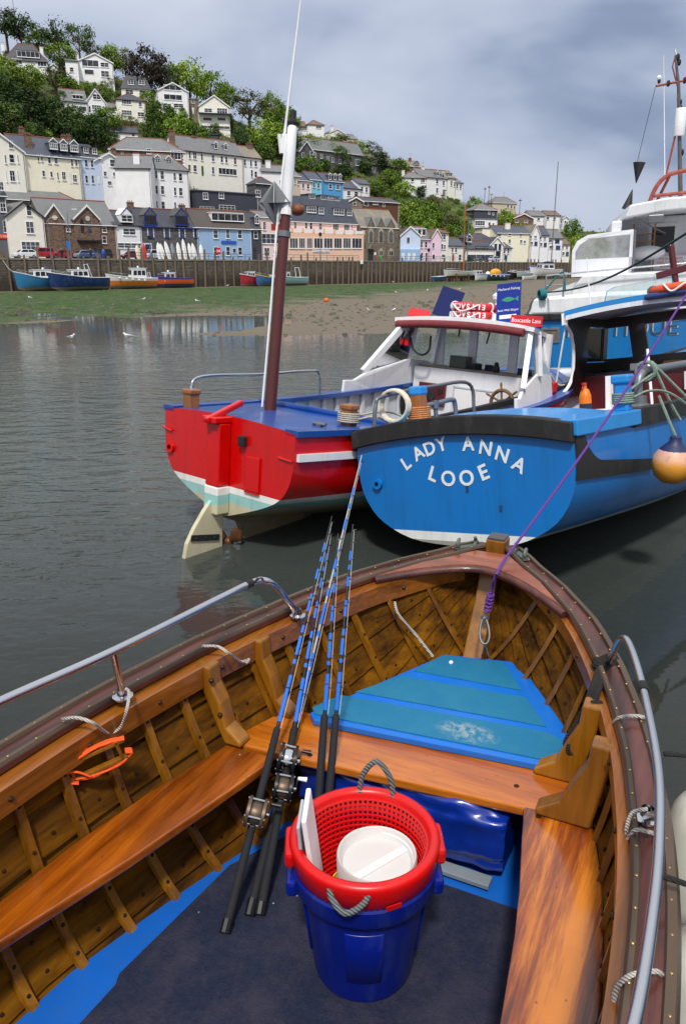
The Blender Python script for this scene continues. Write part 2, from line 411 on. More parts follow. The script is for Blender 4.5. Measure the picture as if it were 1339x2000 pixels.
WALL={'white':wallmat('white_render',(238,238,240)),'cream':wallmat('cream_render',(240,237,226)),'yellow':wallmat('yellow_render',(238,232,210)),'paleblue':wallmat('pale_blue_render',(196,210,232)),'blue':wallmat('light_blue_paint',(152,184,218)),'sky':wallmat('bright_blue_paint',(84,160,216)),'turq':wallmat('turquoise_paint',(120,200,222)),'pink':wallmat('pink_render',(238,214,210)),'lilac':wallmat('lilac_pink_render',(232,204,222)),'peach':wallmat('peach_render',(238,198,172)),'grey':wallmat('grey_pebbledash',(98,100,108)),'dark':wallmat('dark_slate_hanging',(62,66,78)),'wood':mat('brown_cladding',srgb(98,62,46),.8,var=.2,vs=4,stretch=(1,1,6)),'beige':wallmat('beige_stucco',(206,192,172))}
def m_stone(name,c1,c2,mort,sc=3.2):
 m,nt,p,oc=newmat(name)
 v=nt.n('ShaderNodeTexVoronoi');v.inputs['Scale'].default_value=sc;nt.l(nt.mapping(oc,(1,1,1.7)),v.inputs['Vector'])
 s=nt.n('ShaderNodeSeparateXYZ');nt.l(v.outputs['Color'],s.inputs[0])
 c=nt.mix(s.outputs[0],srgb(*c1),srgb(*c2));v2=nt.n('ShaderNodeTexVoronoi',feature='DISTANCE_TO_EDGE');v2.inputs['Scale'].default_value=sc
 nt.l(nt.mapping(oc,(1,1,1.7)),v2.inputs['Vector']);c=nt.mix(nt.ramp(v2.outputs['Distance'],[(0,.8),(.08,0)]),c,srgb(*mort))
 nt.l(c,p.inputs['Base Color']);p.inputs['Roughness'].default_value=.85;return m
WALL['stone']=m_stone('rubble_stone',(128,116,100),(86,76,66),(150,140,124));WALL['darkstone']=m_stone('dark_slate_stone',(92,90,92),(62,62,68),(120,118,114))
WALL['brown']=m_stone('brown_stone',(126,100,84),(84,64,54),(140,122,104))
def m_slate(name,c1,c2,lichen=None):
 m,nt,p,oc=newmat(name)
 f=nt.noise(oc,1.1,6,.65);f2=nt.noise(nt.mapping(oc,(4,4,9)),1.6,3,.6)
 c=nt.mix(nt.math('ADD',nt.math('MULTIPLY',f,.55),nt.math('MULTIPLY',f2,.45)),srgb(*c1),srgb(*c2))
 if lichen:c=nt.mix(nt.ramp(nt.noise(oc,.7,6,.7),[(.5,0),(.68,.6)]),c,srgb(*lichen))
 nt.l(c,p.inputs['Base Color']);p.inputs['Roughness'].default_value=.62
 w=nt.n('ShaderNodeTexWave');w.bands_direction='Z';w.inputs['Scale'].default_value=3.5;nt.l(oc,w.inputs['Vector'])
 nt.l(nt.bump(w.outputs['Fac'],.25,.03),p.inputs['Normal']);return m
ROOF={'slate':m_slate('grey_slate',(78,82,88),(138,138,138)),'blue':m_slate('blue_slate',(50,56,70),(96,102,116)),'brown':m_slate('brown_tile',(86,70,60),(134,112,98)),'lichen':m_slate('lichened_slate',(96,94,88),(150,144,130),(176,150,96)),'dark':m_slate('dark_slate',(44,46,54),(84,86,94)),'red':m_slate('red_tile',(118,62,46),(160,96,70)),'moss':m_slate('dark_brown_slate',(58,52,50),(100,92,86))}
MTRIM=mat('white_trim',srgb(240,240,242),.5,var=.04);MTERR=mat('terracotta_ridge',srgb(150,84,62),.8,var=.2)
MBLUE=mat('royal_blue_trim',srgb(34,58,150),.5);MBLK=mat('black_iron',srgb(34,34,38),.5);MBRK=mat('red_brick',srgb(146,84,66),.85,var=.2,vs=6)
MDOOR={'w':mat('white_door',srgb(225,225,225),.5),'D':mat('green_door',srgb(36,92,50),.5),'B':mat('blue_door',srgb(62,120,200),.5),'k':mat('dark_door',srgb(50,46,46),.5),'r':mat('red_door',srgb(160,50,34),.5)}
def m_glass():
 m,nt,p,oc=newmat('window_glass');oi=nt.n('ShaderNodeObjectInfo')
 nt.l(nt.mix(nt.ramp(nt.math('ADD',nt.math('MULTIPLY',nt.noise(oc,2.2,2),.8),nt.math('MULTIPLY',oi.outputs['Random'],.35)),[(.45,0),(.8,1)]),srgb(22,25,31),srgb(84,90,100)),p.inputs['Base Color'])
 p.inputs['Roughness'].default_value=.08;return m
MGL=m_glass()
RECTS=[]
def project(v):
 zc=v.y*CT-(v.z-CAMH)*ST;yc=v.y*ST+(v.z-CAMH)*CT
 return 669.5+F*v.x/zc,1000-F*yc/zc
class Frame:
 """vertical plane (origin P, along-vector a) -> pixel rectangles become (u, z) rectangles on the wall"""
 def __init__(s,P,a):s.P=Vector(P);s.a=a;s.n=Vector((a.y,-a.x,0))
 def uz(s,px,py,off=0):
  q=atplane(px,py,s.P-s.n*off,s.n);d=q-s.P;return d.dot(s.a),q.z-s.P.z
def window(par,M,u0,u1,z0,z1,style='s',off=0.0,trim=MTRIM,sub=False,surround=None,name='window'):
 """frame + pane on the plane y=off of local frame M (x along wall, -y outwards)"""
 w,h=u1-u0,z1-z0;u0-=w*.04;u1+=w*.04;w=u1-u0;t=max(.028,min(.06,.075*min(w,h)));fr=MB();y0,y1=off-.05,off+.03
 T=lambda mb:[M@v for v in mb.v]
 fr.bx(u0,y0,z0,u0+t,y1,z1);fr.bx(u1-t,y0,z0,u1,y1,z1);fr.bx(u0+t,y0,z0,u1-t,y1,z0+t);fr.bx(u0+t,y0,z1-t,u1-t,y1,z1)
 n={'s':1,'1':1,'2':2,'3':3,'4':4,'5':5,'x':2,'p':1,'g':3}.get(style,1)
 for i in range(1,n):
  u=u0+w*i/n;fr.bx(u-t*.38,y0+.006,z0+t,u+t*.38,y1,z1-t)
 if style in 'sx24':fr.bx(u0+t,y0+.012,z0+h*.5-t*.35,u1-t,y1,z0+h*.5+t*.35)
 if style!='p':fr.bx(u0-.05,y0-.06,z0-.06,u1+.05,y1,z0-.003)
 if surround:
  fr2=MB();k=.12
  nb=max(3,int(h/.16))
  for i in range(nb):
   za,zb=z0+h*i/nb,z0+h*(i+1)/nb-.012;kk=k*(1.35 if i%2 else .8)
   fr2.bx(u0-kk,off-.025,za,u0-.002,off+.02,zb);fr2.bx(u1+.002,off-.025,za,u1+kk,off+.02,zb)
  fr2.bx(u0-k,off-.025,z1+.002,u1+k,off+.02,z1+.13);fr2.v=T(fr2);fr2.obj('window_surround',surround,par,local=True)
 fr.v=T(fr);o=fr.obj(name if not sub else 'window_frame',trim,par,local=True)
 pn=MB().add([M@Vector((a,off-.016,b))for a,b in((u0+t*.6,z0+t*.6),(u1-t*.6,z0+t*.6),(u1-t*.6,z1-t*.6),(u0+t*.6,z1-t*.6))],[(0,1,2,3)])
 pn.obj('pane',MGL,par if sub else o,local=True);return o
def roof_slab(mb,a,b,c,d,th=.09):
 n=(b-a).cross(d-a).normalized()
 if n.z<0:n=-n
 mb.prism([a,b,c,d],-n*th)
def house(label,crop,A,xr,eave,ridge,roof='gable',D=4.2,phi=40,q=None,wall='white',rf='slate',win=(),swin=(),dorm=(),chim=(),doors=(),group=None,cat='house',name='house',trim=MTRIM,P=None,found=2.5,ov=.14,surround=None,rtrim=None,quoin=None,dmat=None,barge=None):
 px,py=cp(crop,*A)
 if P is None:P=atq(px,q)if q is not None else onhill(px,py)
 P=Vector(P);ph=R(phi);a=Vector((math.cos(ph),math.sin(ph),0));nb=Vector((-a.y,a.x,0))
 fr=Frame(P,a);W=fr.uz(*cp(crop,xr,A[1]))[0];he=aty(px,cp(crop,0,eave)[1],P.y).z-P.z
 t=thing(name,label,cat,P,ph,group);L=lambda x,y,z:Vector((x,y,z));wm=WALL[wall]
 mid=P+a*(W/2)+nb*(D/2 if roof!='front' else 0)
 hr=aty(0,cp(crop,0,ridge)[1],mid.y).z-P.z if ridge is not None else he
 hr=max(hr,he+.05);wb=MB();rb=MB();zf=-found
 base=[L(0,0,zf),L(W,0,zf),L(W,D,zf),L(0,D,zf)];top=[L(0,0,he),L(W,0,he),L(W,D,he),L(0,D,he)]
 wb.add(base+top,[(0,1,5,4),(1,2,6,5),(2,3,7,6),(3,0,4,7),(4,5,6,7)])
 if roof=='gable':
  s=(hr-he)/(D/2)
  for x in(0,W):wb.add([L(x,0,he),L(x,D,he),L(x,D/2,hr)],[(0,1,2)])
  e=.03
  roof_slab(rb,L(-ov,-ov,he-s*ov+e),L(W+ov,-ov,he-s*ov+e),L(W+ov,D/2,hr+e),L(-ov,D/2,hr+e))
  roof_slab(rb,L(-ov,D+ov,he-s*ov+e),L(W+ov,D+ov,he-s*ov+e),L(W+ov,D/2,hr+e),L(-ov,D/2,hr+e))
 elif roof=='front':
  s=(hr-he)/(W/2)
  for y in(0,D):wb.add([L(0,y,he),L(W,y,he),L(W/2,y,hr)],[(0,1,2)])
  e=.03
  for x0,x1 in((-ov,W/2),(W+ov,W/2)):
   roof_slab(rb,L(x0,-ov,he-s*ov+e),L(x0,D+ov,he-s*ov+e),L(x1,D+ov,hr+e),L(x1,-ov,hr+e))
  bb=MB();dz=s*ov
  for x0,sg in((-ov,1),(W+ov,-1)):
   bb.prism([L(x0,-ov-.02,he-dz-.16),L(x0,-ov-.02,he-dz+.03),L(W/2,-ov-.02,hr+.03),L(W/2,-ov-.02,hr-.18)],(0,-.05,0))
  bb.obj('barge_board',barge or trim,t,local=True)
 elif roof=='hip':
  k=min(D/2,W/2)*.95
  a0,a1,a2,a3=L(-ov,-ov,he),L(W+ov,-ov,he),L(W+ov,D+ov,he),L(-ov,D+ov,he);r0,r1=L(k,D/2,hr),L(max(k+.01,W-k),D/2,hr)
  rb.add([a0,a1,a2,a3,r0,r1]+[v-L(0,0,.1)for v in(a0,a1,a2,a3)],[(0,1,5,4),(1,2,5),(2,3,4,5),(3,0,4),(0,6,7,1),(1,7,8,2),(2,8,9,3),(3,9,6,0),(6,9,8,7)])
  hb=MB()
  for p0,p1 in((a0,r0),(a1,r1),(r0,r1)):hb.tube([p0+L(0,0,.03),p1+L(0,0,.03)],.06,5)
  hb.obj('hip_ridge',MTERR,t,local=True)
 elif roof=='flat':
  rb.bx(-ov,-ov,he+.003,W+ov,D+ov,he+.16)
 elif roof=='mansard':
  k=min(1.0,D*.22);a0,a1,a2,a3=L(-ov,-ov,he),L(W+ov,-ov,he),L(W+ov,D+ov,he),L(-ov,D+ov,he)
  b0,b1,b2,b3=L(k,k,hr),L(W-k,k,hr),L(W-k,D-k,hr),L(k,D-k,hr)
  rb.add([a0,a1,a2,a3,b0,b1,b2,b3],[(0,1,5,4),(1,2,6,5),(2,3,7,6),(3,0,4,7),(4,5,6,7),(3,2,1,0)])
 elif roof=='mono':
  s=(hr-he)/D
  wb.add([L(0,0,he),L(0,D,he),L(0,D,hr)],[(0,1,2)]);wb.add([L(W,0,he),L(W,D,he),L(W,D,hr)],[(0,1,2)])
  roof_slab(rb,L(-ov,-ov,he-s*ov+.03),L(W+ov,-ov,he-s*ov+.03),L(W+ov,D+ov,hr+s*ov+.03),L(-ov,D+ov,hr+s*ov+.03))
 wb.obj('wall',wm,t,local=True);ro=rb.obj('roof',ROOF[rf],t,local=True)
 if roof in('gable',):
  MB().tube([L(-ov,D/2,hr+.06),L(W+ov,D/2,hr+.06)],.07,5).obj('ridge_tiles',rtrim or MTERR,ro,local=True)
 if roof in('gable','hip','mansard','mono'):
  MB().tube([L(-ov,-ov-.05,he-.06),L(W+ov,-ov-.05,he-.06)],.05,5).obj('gutter',trim if wall not in('white','cream')else MBLK,t,local=True)
 I=Matrix.Identity(4)
 if W>2.5 and he>1.5:
  MB().tube([(W-.14,-.05,he-.1),(W-.14,-.05,-.3)],.028,5).obj('drainpipe',MBLK if wall in('white','cream','yellow','stone')else MTRIM,t,local=True)
 for w in win:
  st=w[4]if len(w)>4 else 's'
  u0,z1=fr.uz(*cp(crop,w[0],w[1]));u1,z0=fr.uz(*cp(crop,w[2],w[3]))
  if st in MDOOR:
   MB().bx(u0,-.04,z0,u1,.02,z1).obj('door',MDOOR[st],t,local=True)
  else:window(t,I,u0,u1,z0,z1,st,0,trim if st!='b' else MBLUE,surround=surround)
 if swin:
  fs=Frame(P,-nb);MS=Matrix.Rotation(R(-90),4,'Z')
  for w in swin:
   st=w[4]if len(w)>4 else 's'
   u0,z1=fs.uz(*cp(crop,w[0],w[1]));u1,z0=fs.uz(*cp(crop,w[2],w[3]))
   window(t,MS,u0,u1,z0,z1,st)
 for w in dorm:
  st=w[4];ty=w[5];sb=w[6]if len(w)>6 else .5
  u0,z1=fr.uz(*cp(crop,w[0],w[1]),off=sb);u1,z0=fr.uz(*cp(crop,w[2],w[3]),off=sb)
  d=MB();back=sb+min(D*.5,2.2)
  d.bx(u0,sb,z0,u1,back,z1)
  if ty=='g':
   m_=(u0+u1)/2;k=(u1-u0)*.55
   d.prism([L(u0-.06,sb-.06,z1),L(u1+.06,sb-.06,z1),L(m_,sb-.06,z1+k)],(0,back-sb,0))
  else:d.bx(u0-.08,sb-.1,z1+.002,u1+.08,back,z1+.1)
  o=d.obj('dormer',dmat or ROOF[rf]if ty!='w' else MTRIM,t,local=True)
  if ty=='g':
   k2=k;bb=MB();
   for x0 in(u0-.1,u1+.1):bb.prism([L(x0,sb-.07,z1-.08),L(x0,sb-.07,z1+.03),L(m_,sb-.07,z1+k2+.06),L(m_,sb-.07,z1+k2-.1)],(0,-.04,0))
   bb.obj('barge_board',barge or trim,o,local=True)
  e=.06;window(o,I,u0+e,u1-e,z0+e,z1-.04,st,sb,trim,sub=True)
 for c_ in chim:
  cx,cyt=cp(crop,c_[0],c_[1]);fd=c_[3]if len(c_)>3 else .5;wm_=c_[2]if len(c_)>2 else .55
  dd=D*fd
  u,zt=fr.uz(cx,cyt,off=dd);zb=he-.3
  cm=c_[4]if len(c_)>4 else WALL['brown']
  o=MB().bx(u-wm_/2,dd-.22,zb,u+wm_/2,dd+.22,zt-.3).bx(u-wm_/2-.05,dd-.27,zt-.298,u+wm_/2+.05,dd+.27,zt-.2).obj('chimney',cm,t,local=True)
  if len(RECTS)%3==0:
   am=MB().tube([(u+.1,dd,zt-.3),(u+.1,dd,zt+.9)],.018,4).tube([(u-.25,dd,zt+.85),(u+.45,dd,zt+.85)],.014,4)
   for k in range(4):am.tube([(u-.2+.2*k,dd-.16,zt+.85),(u-.2+.2*k,dd+.16,zt+.85)],.01,4)
   am.obj('aerial',MBLK,t,local=True)
  for k in((-.25,.25)if wm_<.7 else(-.33,0,.33)):
   MB().lathe([(.06,0),(.08,.02),(.065,.2),(.075,.21)],(u+k*wm_,dd,zt-.2),8).obj('chimney_pot',MTERR,o,local=True)
 if quoin:
  qb=MB();n=int((he)/.22)
  for i in range(n):
   k=.34 if i%2 else .2
   for x0,x1 in((-.02,k),(W-k,W+.02)):qb.bx(x0,-.022,i*.22,x1,.02,i*.22+.2)
  qb.obj('quoins',quoin,t,local=True)
 c8=[project(WM[t.name]@Vector((x,y,z)))for x in(0,W)for y in(0,D)for z in(0,hr)]
 RECTS.append((min(c[0]for c in c8),min(c[1]for c in c8),max(c[0]for c in c8),max(c[1]for c in c8),P.y+1))
 t['_W']=W;t['_he']=he
 return t,fr,W,he,hr
def signboard(t,fr,crop,x0,y0,x1,y1,m,text=None,tm=None,size=.8,off=-.06,name='sign_board'):
 u0,z1=fr.uz(*cp(crop,x0,y0));u1,z0=fr.uz(*cp(crop,x1,y1))
 o=MB().bx(u0,off-.04,z0,u1,off+.03,z1).obj(name,m,t,local=True)
 if text:textobj(text,tm,o,Matrix.Translation(((u0+u1)/2,off-.045,(z0+z1)/2))@Matrix.Rotation(R(90),4,'X'),(z1-z0)*size,(u1-u0)*.94)
 return o
def textobj(text,m,parent,M,size,width=None,ext=.004,name='lettering',bold=0):
 c=bpy.data.curves.new(name,'FONT');c.body=text;c.size=size;c.extrude=ext;c.align_x='CENTER';c.align_y='CENTER';c.offset=bold
 o=bpy.data.objects.new(name,c);COL.objects.link(o)
 bpy.context.view_layer.update()
 dg=bpy.context.evaluated_depsgraph_get();me=bpy.data.meshes.new_from_object(o.evaluated_get(dg))
 bpy.data.objects.remove(o);xs_=[v.co.x for v in me.vertices]
 s=width/(max(xs_)-min(xs_))if width else 1
 for v in me.vertices:v.co=M@Vector((v.co.x*s,v.co.y*(1 if not width else min(1,max(s,.6))if s<1 else 1),v.co.z))
 me.materials.append(m);o=bpy.data.objects.new(name,me);COL.objects.link(o)
 if parent is not None:o.parent=parent;WM[o.name]=WM[parent.name]
 else:WM[o.name]=Matrix.Identity(4)
 return o
MSIGNW=mat('sign_white',srgb(240,240,240),.5,var=.02)
Q1=8.0
t,fr,W,he,hr=house('dark grey pebbledashed house at left edge with orange shop sign','B',(-70,950),92,530,440,D=4,q=Q1,wall='grey',rf='dark',win=[(0,585,45,650,'2'),(20,708,50,790),(-10,440,28,500,'2'),(80,845,108,890)])
signboard(t,fr,'B',-40,800,74,832,mat('orange_sign',srgb(226,84,34),.5),"Carl's Diner",MSIGNW,.7)
MB().bx(W*.2,-.5,0,W*.2+1.0,-.06,.8).obj('shop_counter',WALL['brown'],t,local=True)
house('narrow cream house with gable end facing the quay','B',(84,950),330,672,575,'front',6,q=Q1-.4,wall='cream',rf='slate',win=[(180,603,220,675),(177,712,238,798,'2'),(150,850,275,915,'4')],barge=MBLK)
t,fr,W,he,hr=house('long brown stone fish market with two pointed gablets and brick window arches','B',(335,950),815,725,565,'gable',6,q=Q1,wall='brown',rf='slate',cat='market hall',name='fish_market',win=[(345,705,378,790),(350,800,385,865),(455,740,485,785),(550,810,590,868),(605,810,640,868),(703,750,735,790),(703,812,735,865),(450,850,492,912,'B'),(553,705,583,790),(598,705,630,790)],surround=MBRK)
for x0,x1,ap,ey in((300,435,598,690),(505,685,605,695)):
 u0,ze=fr.uz(*cp('B',x0,ey),off=-.15);u1,_=fr.uz(*cp('B',x1,ey),off=-.15);um,za=fr.uz(*cp('B',(x0+x1)/2,ap),off=-.15)
 MB().prism([(u0,-.15,0),(u1,-.15,0),(u1,-.15,ze),(um,-.15,za),(u0,-.15,ze)],(0,2.6,0)).obj('gablet',WALL['brown'],t,local=True)
 g=MB()
 for xa in(u0-.1,u1+.1):g.prism([(xa,-.3,ze-.18),(xa,-.3,ze),(um,-.3,za+.12),(um,-.3,za-.1)],(0,3.0,0))
 g.obj('gablet_roof',ROOF['slate'],t,local=True);g=MB()
 for xa in(u0-.1,u1+.1):g.prism([(xa,-.33,ze-.2),(xa,-.33,ze+.03),(um,-.33,za+.15),(um,-.33,za-.12)],(0,.028,0))
 g.obj('barge_board',MTRIM,t,local=True)
 MB().lathe([(0,0),(.3,0),(.3,.05),(0,.05)],(um,-.19,ze+.1),12,Matrix.Rotation(R(90),3,'X')).obj('stone_plaque',mat('pale_stone',srgb(190,184,172),.8),t,local=True)
for x in((553,583),(598,630)):
 u0,z1=fr.uz(*cp('B',x[0],705),off=-.2);u1,z0=fr.uz(*cp('B',x[1],790),off=-.2)
 MB().prism([(u0,-.19,z0),(u1,-.19,z0),(u1,-.19,z1),((u0+u1)/2,-.19,z1+.2),(u0,-.19,z1)],(0,.04,0)).obj('arched_window',MGL,t,local=True)
MB().bx(W*.42,-.6,he*.52,W*.75,-.16,he*.56).obj('loading_balcony',MBLK,t,local=True)
house('long grey slate warehouse roof with brick chimney behind the fish market','B',(40,640),560,555,487,'hip',5,q=Q1+6.5,wall='stone',rf='slate',cat='warehouse',name='warehouse',chim=[(200,500,.9),(490,510,1.2)])
house('white fronted building with small blue edged gable beside the fish market','B',(806,950),985,735,640,'gable',4.5,q=Q1,wall='white',rf='dark',win=[(848,760,932,808,'2'),(815,860,990,900,'4')],dorm=[(833,665,915,722,'2','g',-.1)],barge=MBLUE,quoin=WALL['white'],dmat=WALL['white'])
house('grey stone terrace with white quoined windows and two blue gablets','B',(985,950),1370,745,630,'gable',4.5,q=Q1,wall='darkstone',rf='dark',win=[(1020,757,1055,825),(1133,760,1165,825),(1237,760,1270,825),(1335,760,1362,825),(1000,870,1040,920)],dorm=[(990,668,1080,745,'1','g',-.06),(1205,672,1295,745,'1','g',-.06)],surround=MTRIM,barge=MBLUE,trim=MBLUE,chim=[(895,570,.8),(1250,590,.8)],dmat=WALL['darkstone'])
t,fr,W,he,hr=house('light blue two storey pub with dark brown roof and wide white dormer','E',(40,800),655,430,235,'gable',4.5,q=Q1,wall='blue',rf='moss',cat='pub',name='pub',win=[(210,455,268,558),(355,455,398,558),(488,462,537,560),(217,652,270,752),(357,650,402,752),(493,655,540,748),(430,668,472,725,'p')],dorm=[(200,262,553,372,'5','w',.6)],chim=[],trim=MTRIM)
signboard(t,fr,'E',302,582,473,620,mat('blue_sign',srgb(38,92,190),.5))
house('narrow dark slate hung house with white arched dormer right of the blue pub','E',(655,800),765,450,262,'gable',4.5,q=Q1,wall='dark',rf='dark',win=[(672,468,715,560),(670,665,705,780,'k')],dorm=[(683,315,733,395,'2','g',.35)])
house('pale pink building with white balcony and dark ground floor windows','E',(765,800),1090,315,250,'gable',5,q=Q1+.6,wall='pink',rf='slate',win=[(770,500,950,620,'4'),(775,365,810,460,'2'),(790,660,850,760,'2'),(890,690,930,740,'1'),(870,390,975,465,'r')])
t,fr,W,he,hr=house('big pink hotel with grey mansard roof and peach glazed ground floor','K',(-320,740),560,355,95,'mansard',6,q=Q1+1.2,wall='pink',rf='blue',cat='hotel',name='hotel',win=[(-155,360,-125,450,'2'),(-30,365,0,450),(25,365,55,455),(128,370,165,465,'2'),(290,385,352,468,'3'),(415,390,475,470,'3'),(495,395,510,440)],dorm=[(-225,170,-140,260,'2','f',.18),(-110,170,-50,262,'2','f',.2),(-5,185,98,272,'4','f',.2),(128,195,188,285,'2','f',.2),(300,213,413,298,'4','f',.2),(452,228,507,305,'2','f',.2),(18,52,88,108,'3','f',1.0),(150,65,215,118,'3','f',1.0),(228,74,292,126,'4','f',1.0),(303,84,366,132,'3','f',1.0)])
fg=MB();
u0,z1=fr.uz(*cp('K',-300,480),off=-1.3);u1,z0=fr.uz(*cp('K',640,740),off=-1.3);zt=z1;W2=u1
sun_room=MB().bx(u0,-1.3,-.4,u1,-.003,zt).obj('sun_lounge',WALL['peach'],t,local=True)
for a,b in((-200,-110),(-95,-30),(-5,55),(78,170),(190,282),(305,386),(408,488),(510,612)):
 ua,za=fr.uz(*cp('K',a,550),off=-1.3);ub,zb=fr.uz(*cp('K',b,672),off=-1.3);window(t,Matrix.Identity(4),ua,ub,zb,za,'3',-1.3)
bal=MB();npil=9
for i in range(npil):
 uu=lerp(u0,u1,i/(npil-1));bal.bx(uu-.18,-1.34,zt,uu+.18,-1.1,zt+.62)
bal.obj('parapet_pier',WALL['peach'],t,local=True)
bp=MB()
for i in range(npil-1):bp.bx(lerp(u0,u1,i/(npil-1))+.19,-1.27,zt+.08,lerp(u0,u1,(i+1)/(npil-1))-.19,-1.2,zt+.5)
bp.obj('balcony_panel',MTRIM,t,local=True)
signboard(t,fr,'K',0,688,190,718,MSIGNW,'Portbyhan Hotel',MBLUE,.8,off=-1.35)
t,fr,W,he,hr=house('old grey stone church with three pointed gables and tall arched windows','K',(600,820),1045,425,225,'gable',6,q=Q1+.8,wall='stone',rf='lichen',cat='church',name='church',ov=.05)
for k,(a,b,ap)in enumerate(((680,765,318),(795,880,328),(905,995,338))):
 ua,za=fr.uz(*cp('K',a,425),off=-.1);ub,_=fr.uz(*cp('K',b,425),off=-.1);um,zm=fr.uz(*cp('K',(a+b)/2,ap),off=-.1)
 MB().prism([(ua,-.1,-.5),(ub,-.1,-.5),(ub,-.1,za),(um,-.1,zm),(ua,-.1,za)],(0,2.4,0)).obj('gable',WALL['stone'],t,local=True)
 g=MB()
 for xa in(ua-.05,ub+.05):g.prism([(xa,-.16,za-.1),(xa,-.16,za+.06),(um,-.16,zm+.14),(um,-.16,zm-.04)],(0,2.7,0))
 g.obj('gable_roof',ROOF['slate'],t,local=True)
 for(ya,yb,wd,lt)in((440,610,.55,3),(665,755,.55,2)):
  if k==0 and ya>600:continue
  uc,z1=fr.uz(*cp('K',(a+b)/2,ya),off=-.1);_,z0=fr.uz(*cp('K',(a+b)/2,yb),off=-.1);hw=(ub-ua)*.33
  arch=lambda w,top,yy:[(uc-w,yy,z0),(uc+w,yy,z0),(uc+w,yy,top-w*1.1),(uc+w*.6,yy,top-w*.4),(uc,yy,top),(uc-w*.6,yy,top-w*.4),(uc-w,yy,top-w*1.1)]
  o=MB().prism(arch(hw,z1,-.1),(0,-.03,0)).obj('arched_window',mat('window_stone',srgb(176,168,152),.8),t,local=True)
  pm=MB()
  for i in range(lt):
   ux=uc-hw*.8+hw*1.6*(i+.5)/lt;w_=hw*1.3/lt/2;zt_=z1-hw*.7-abs(i-(lt-1)/2)*hw*.35
   pm.prism([(ux-w_,-.136,z0+.08),(ux+w_,-.136,z0+.08),(ux+w_,-.136,zt_-.1),(ux,-.136,zt_+.08),(ux-w_,-.136,zt_-.1)],(0,-.004,0))
  pm.obj('pane',MGL,o,local=True)
ua,z1=fr.uz(*cp('K',690,640),off=-.1);ub,z0=fr.uz(*cp('K',745,820),off=-.1)
MB().prism([(ua,-.13,z0),(ub,-.13,z0),(ub,-.13,z1-.4),((ua+ub)/2,-.13,z1),(ua,-.13,z1-.4)],(0,.03,0)).obj('door',MDOOR['k'],t,local=True)
MB().prism([(ua-.1,-.5,z1-.5),(ub+.1,-.5,z1-.5),((ua+ub)/2,-.5,z1+.25)],(0,.42,0)).obj('porch_gable',WALL['stone'],t,local=True)
MB().bx(W-.25,-.2,-.5,W+.15,.3,he+.55).obj('corner_buttress',WALL['stone'],t,local=True)
t,fr,W,he,hr=house('pale blue white gable end house right of the church','K',(1050,825),1275,520,418,'front',5,phi=8,q=Q1,wall='paleblue',rf='moss',win=[(1128,542,1162,612,'p')])
u0,z1=fr.uz(*cp('K',1055,680),off=-.7);u1,z0=fr.uz(*cp('K',1280,825),off=-.7)
MB().bx(u0,-.7,-.5,u1,-.003,z1).obj('front_extension',WALL['blue'],t,local=True)
for a,b in((1070,1105),(1140,1170),(1195,1225)):
 ua,za=fr.uz(*cp('K',a,725),off=-.7);ub,zb=fr.uz(*cp('K',b,800),off=-.7);MB().bx(ua,-.73,zb,ub,-.68,za).obj('door',MDOOR['w'],t,local=True)
house('lilac pink house with white dormers beside the pale blue gable','D',(440,905),514,755,680,'gable',4,q=Q1+.5,wall='lilac',rf='slate',win=[(447,770,460,810),(475,770,488,810),(450,840,462,875),(478,840,490,895)],dorm=[(400,692,425,735,'1','w',.6),(430,692,452,735,'1','w',.6),(458,692,480,735,'1','w',.6)])
house('bright pink and cream gable house on the quay','D',(514,905),572,740,690,'front',5,phi=25,q=Q1,wall='lilac',rf='brown',win=[(522,778,534,812),(522,850,536,880,'p')],chim=[(597,680,.5)])
house('tall narrow cream house with stacked bay windows','D',(572,905),617,715,695,'hip',4,q=Q1,wall='cream',rf='brown',win=[(578,725,588,760),(590,725,603,760),(578,785,588,820),(593,790,603,820),(580,850,600,870)])
house('low cream cottage with grey slate roof behind an orange mast','D',(617,905),722,795,748,'gable',4,q=Q1,wall='cream',rf='blue',win=[(640,808,652,838),(662,808,674,838),(645,850,655,890,'r'),(685,850,700,890)],chim=[(617,750,.5)])
t,fr,W,he,hr=house('long dark roofed quayside inn with a black verandah','D',(728,905),905,815,765,'gable',5,phi=30,q=Q1,wall='cream',rf='dark',cat='inn',name='inn',win=[(745,850,895,895,'g')],dorm=[(735,745,765,775,'1','g',.8)])
signboard(t,fr,'D',788,798,870,818,MBLK,'HARBOUR MOON',mat('sign_grey',srgb(170,174,190),.6),.8)
house('dark roofed house behind the quayside inn','D',(765,860),930,775,720,'hip',5,phi=30,q=Q1+4,wall='cream',rf='dark')
house('cream gable end with arched window beside the inn','D',(872,905),960,790,740,'front',5,phi=20,q=Q1,wall='cream',rf='dark',win=[(908,785,922,822,'b'),(935,785,948,822,'b'),(918,830,942,880,'b')])
house('low cream wing with dark slate roof and blue windows','D',(958,905),1012,810,778,'gable',4,q=Q1,wall='cream',rf='blue',win=[(965,815,975,845),(988,815,998,845),(970,855,985,880,'b')])
house('large cream gabled villa with bay windows at the left edge','B',(-60,450),190,205,100,'front',6,q=16,wall='cream',rf='slate',win=[(58,155,92,212,'2'),(62,250,102,312),(65,360,108,440,'2'),(30,255,48,315),(38,360,52,440),(118,255,132,312),(118,360,132,440)],chim=[(145,55,.6,.6),(188,100,.8,.25)])
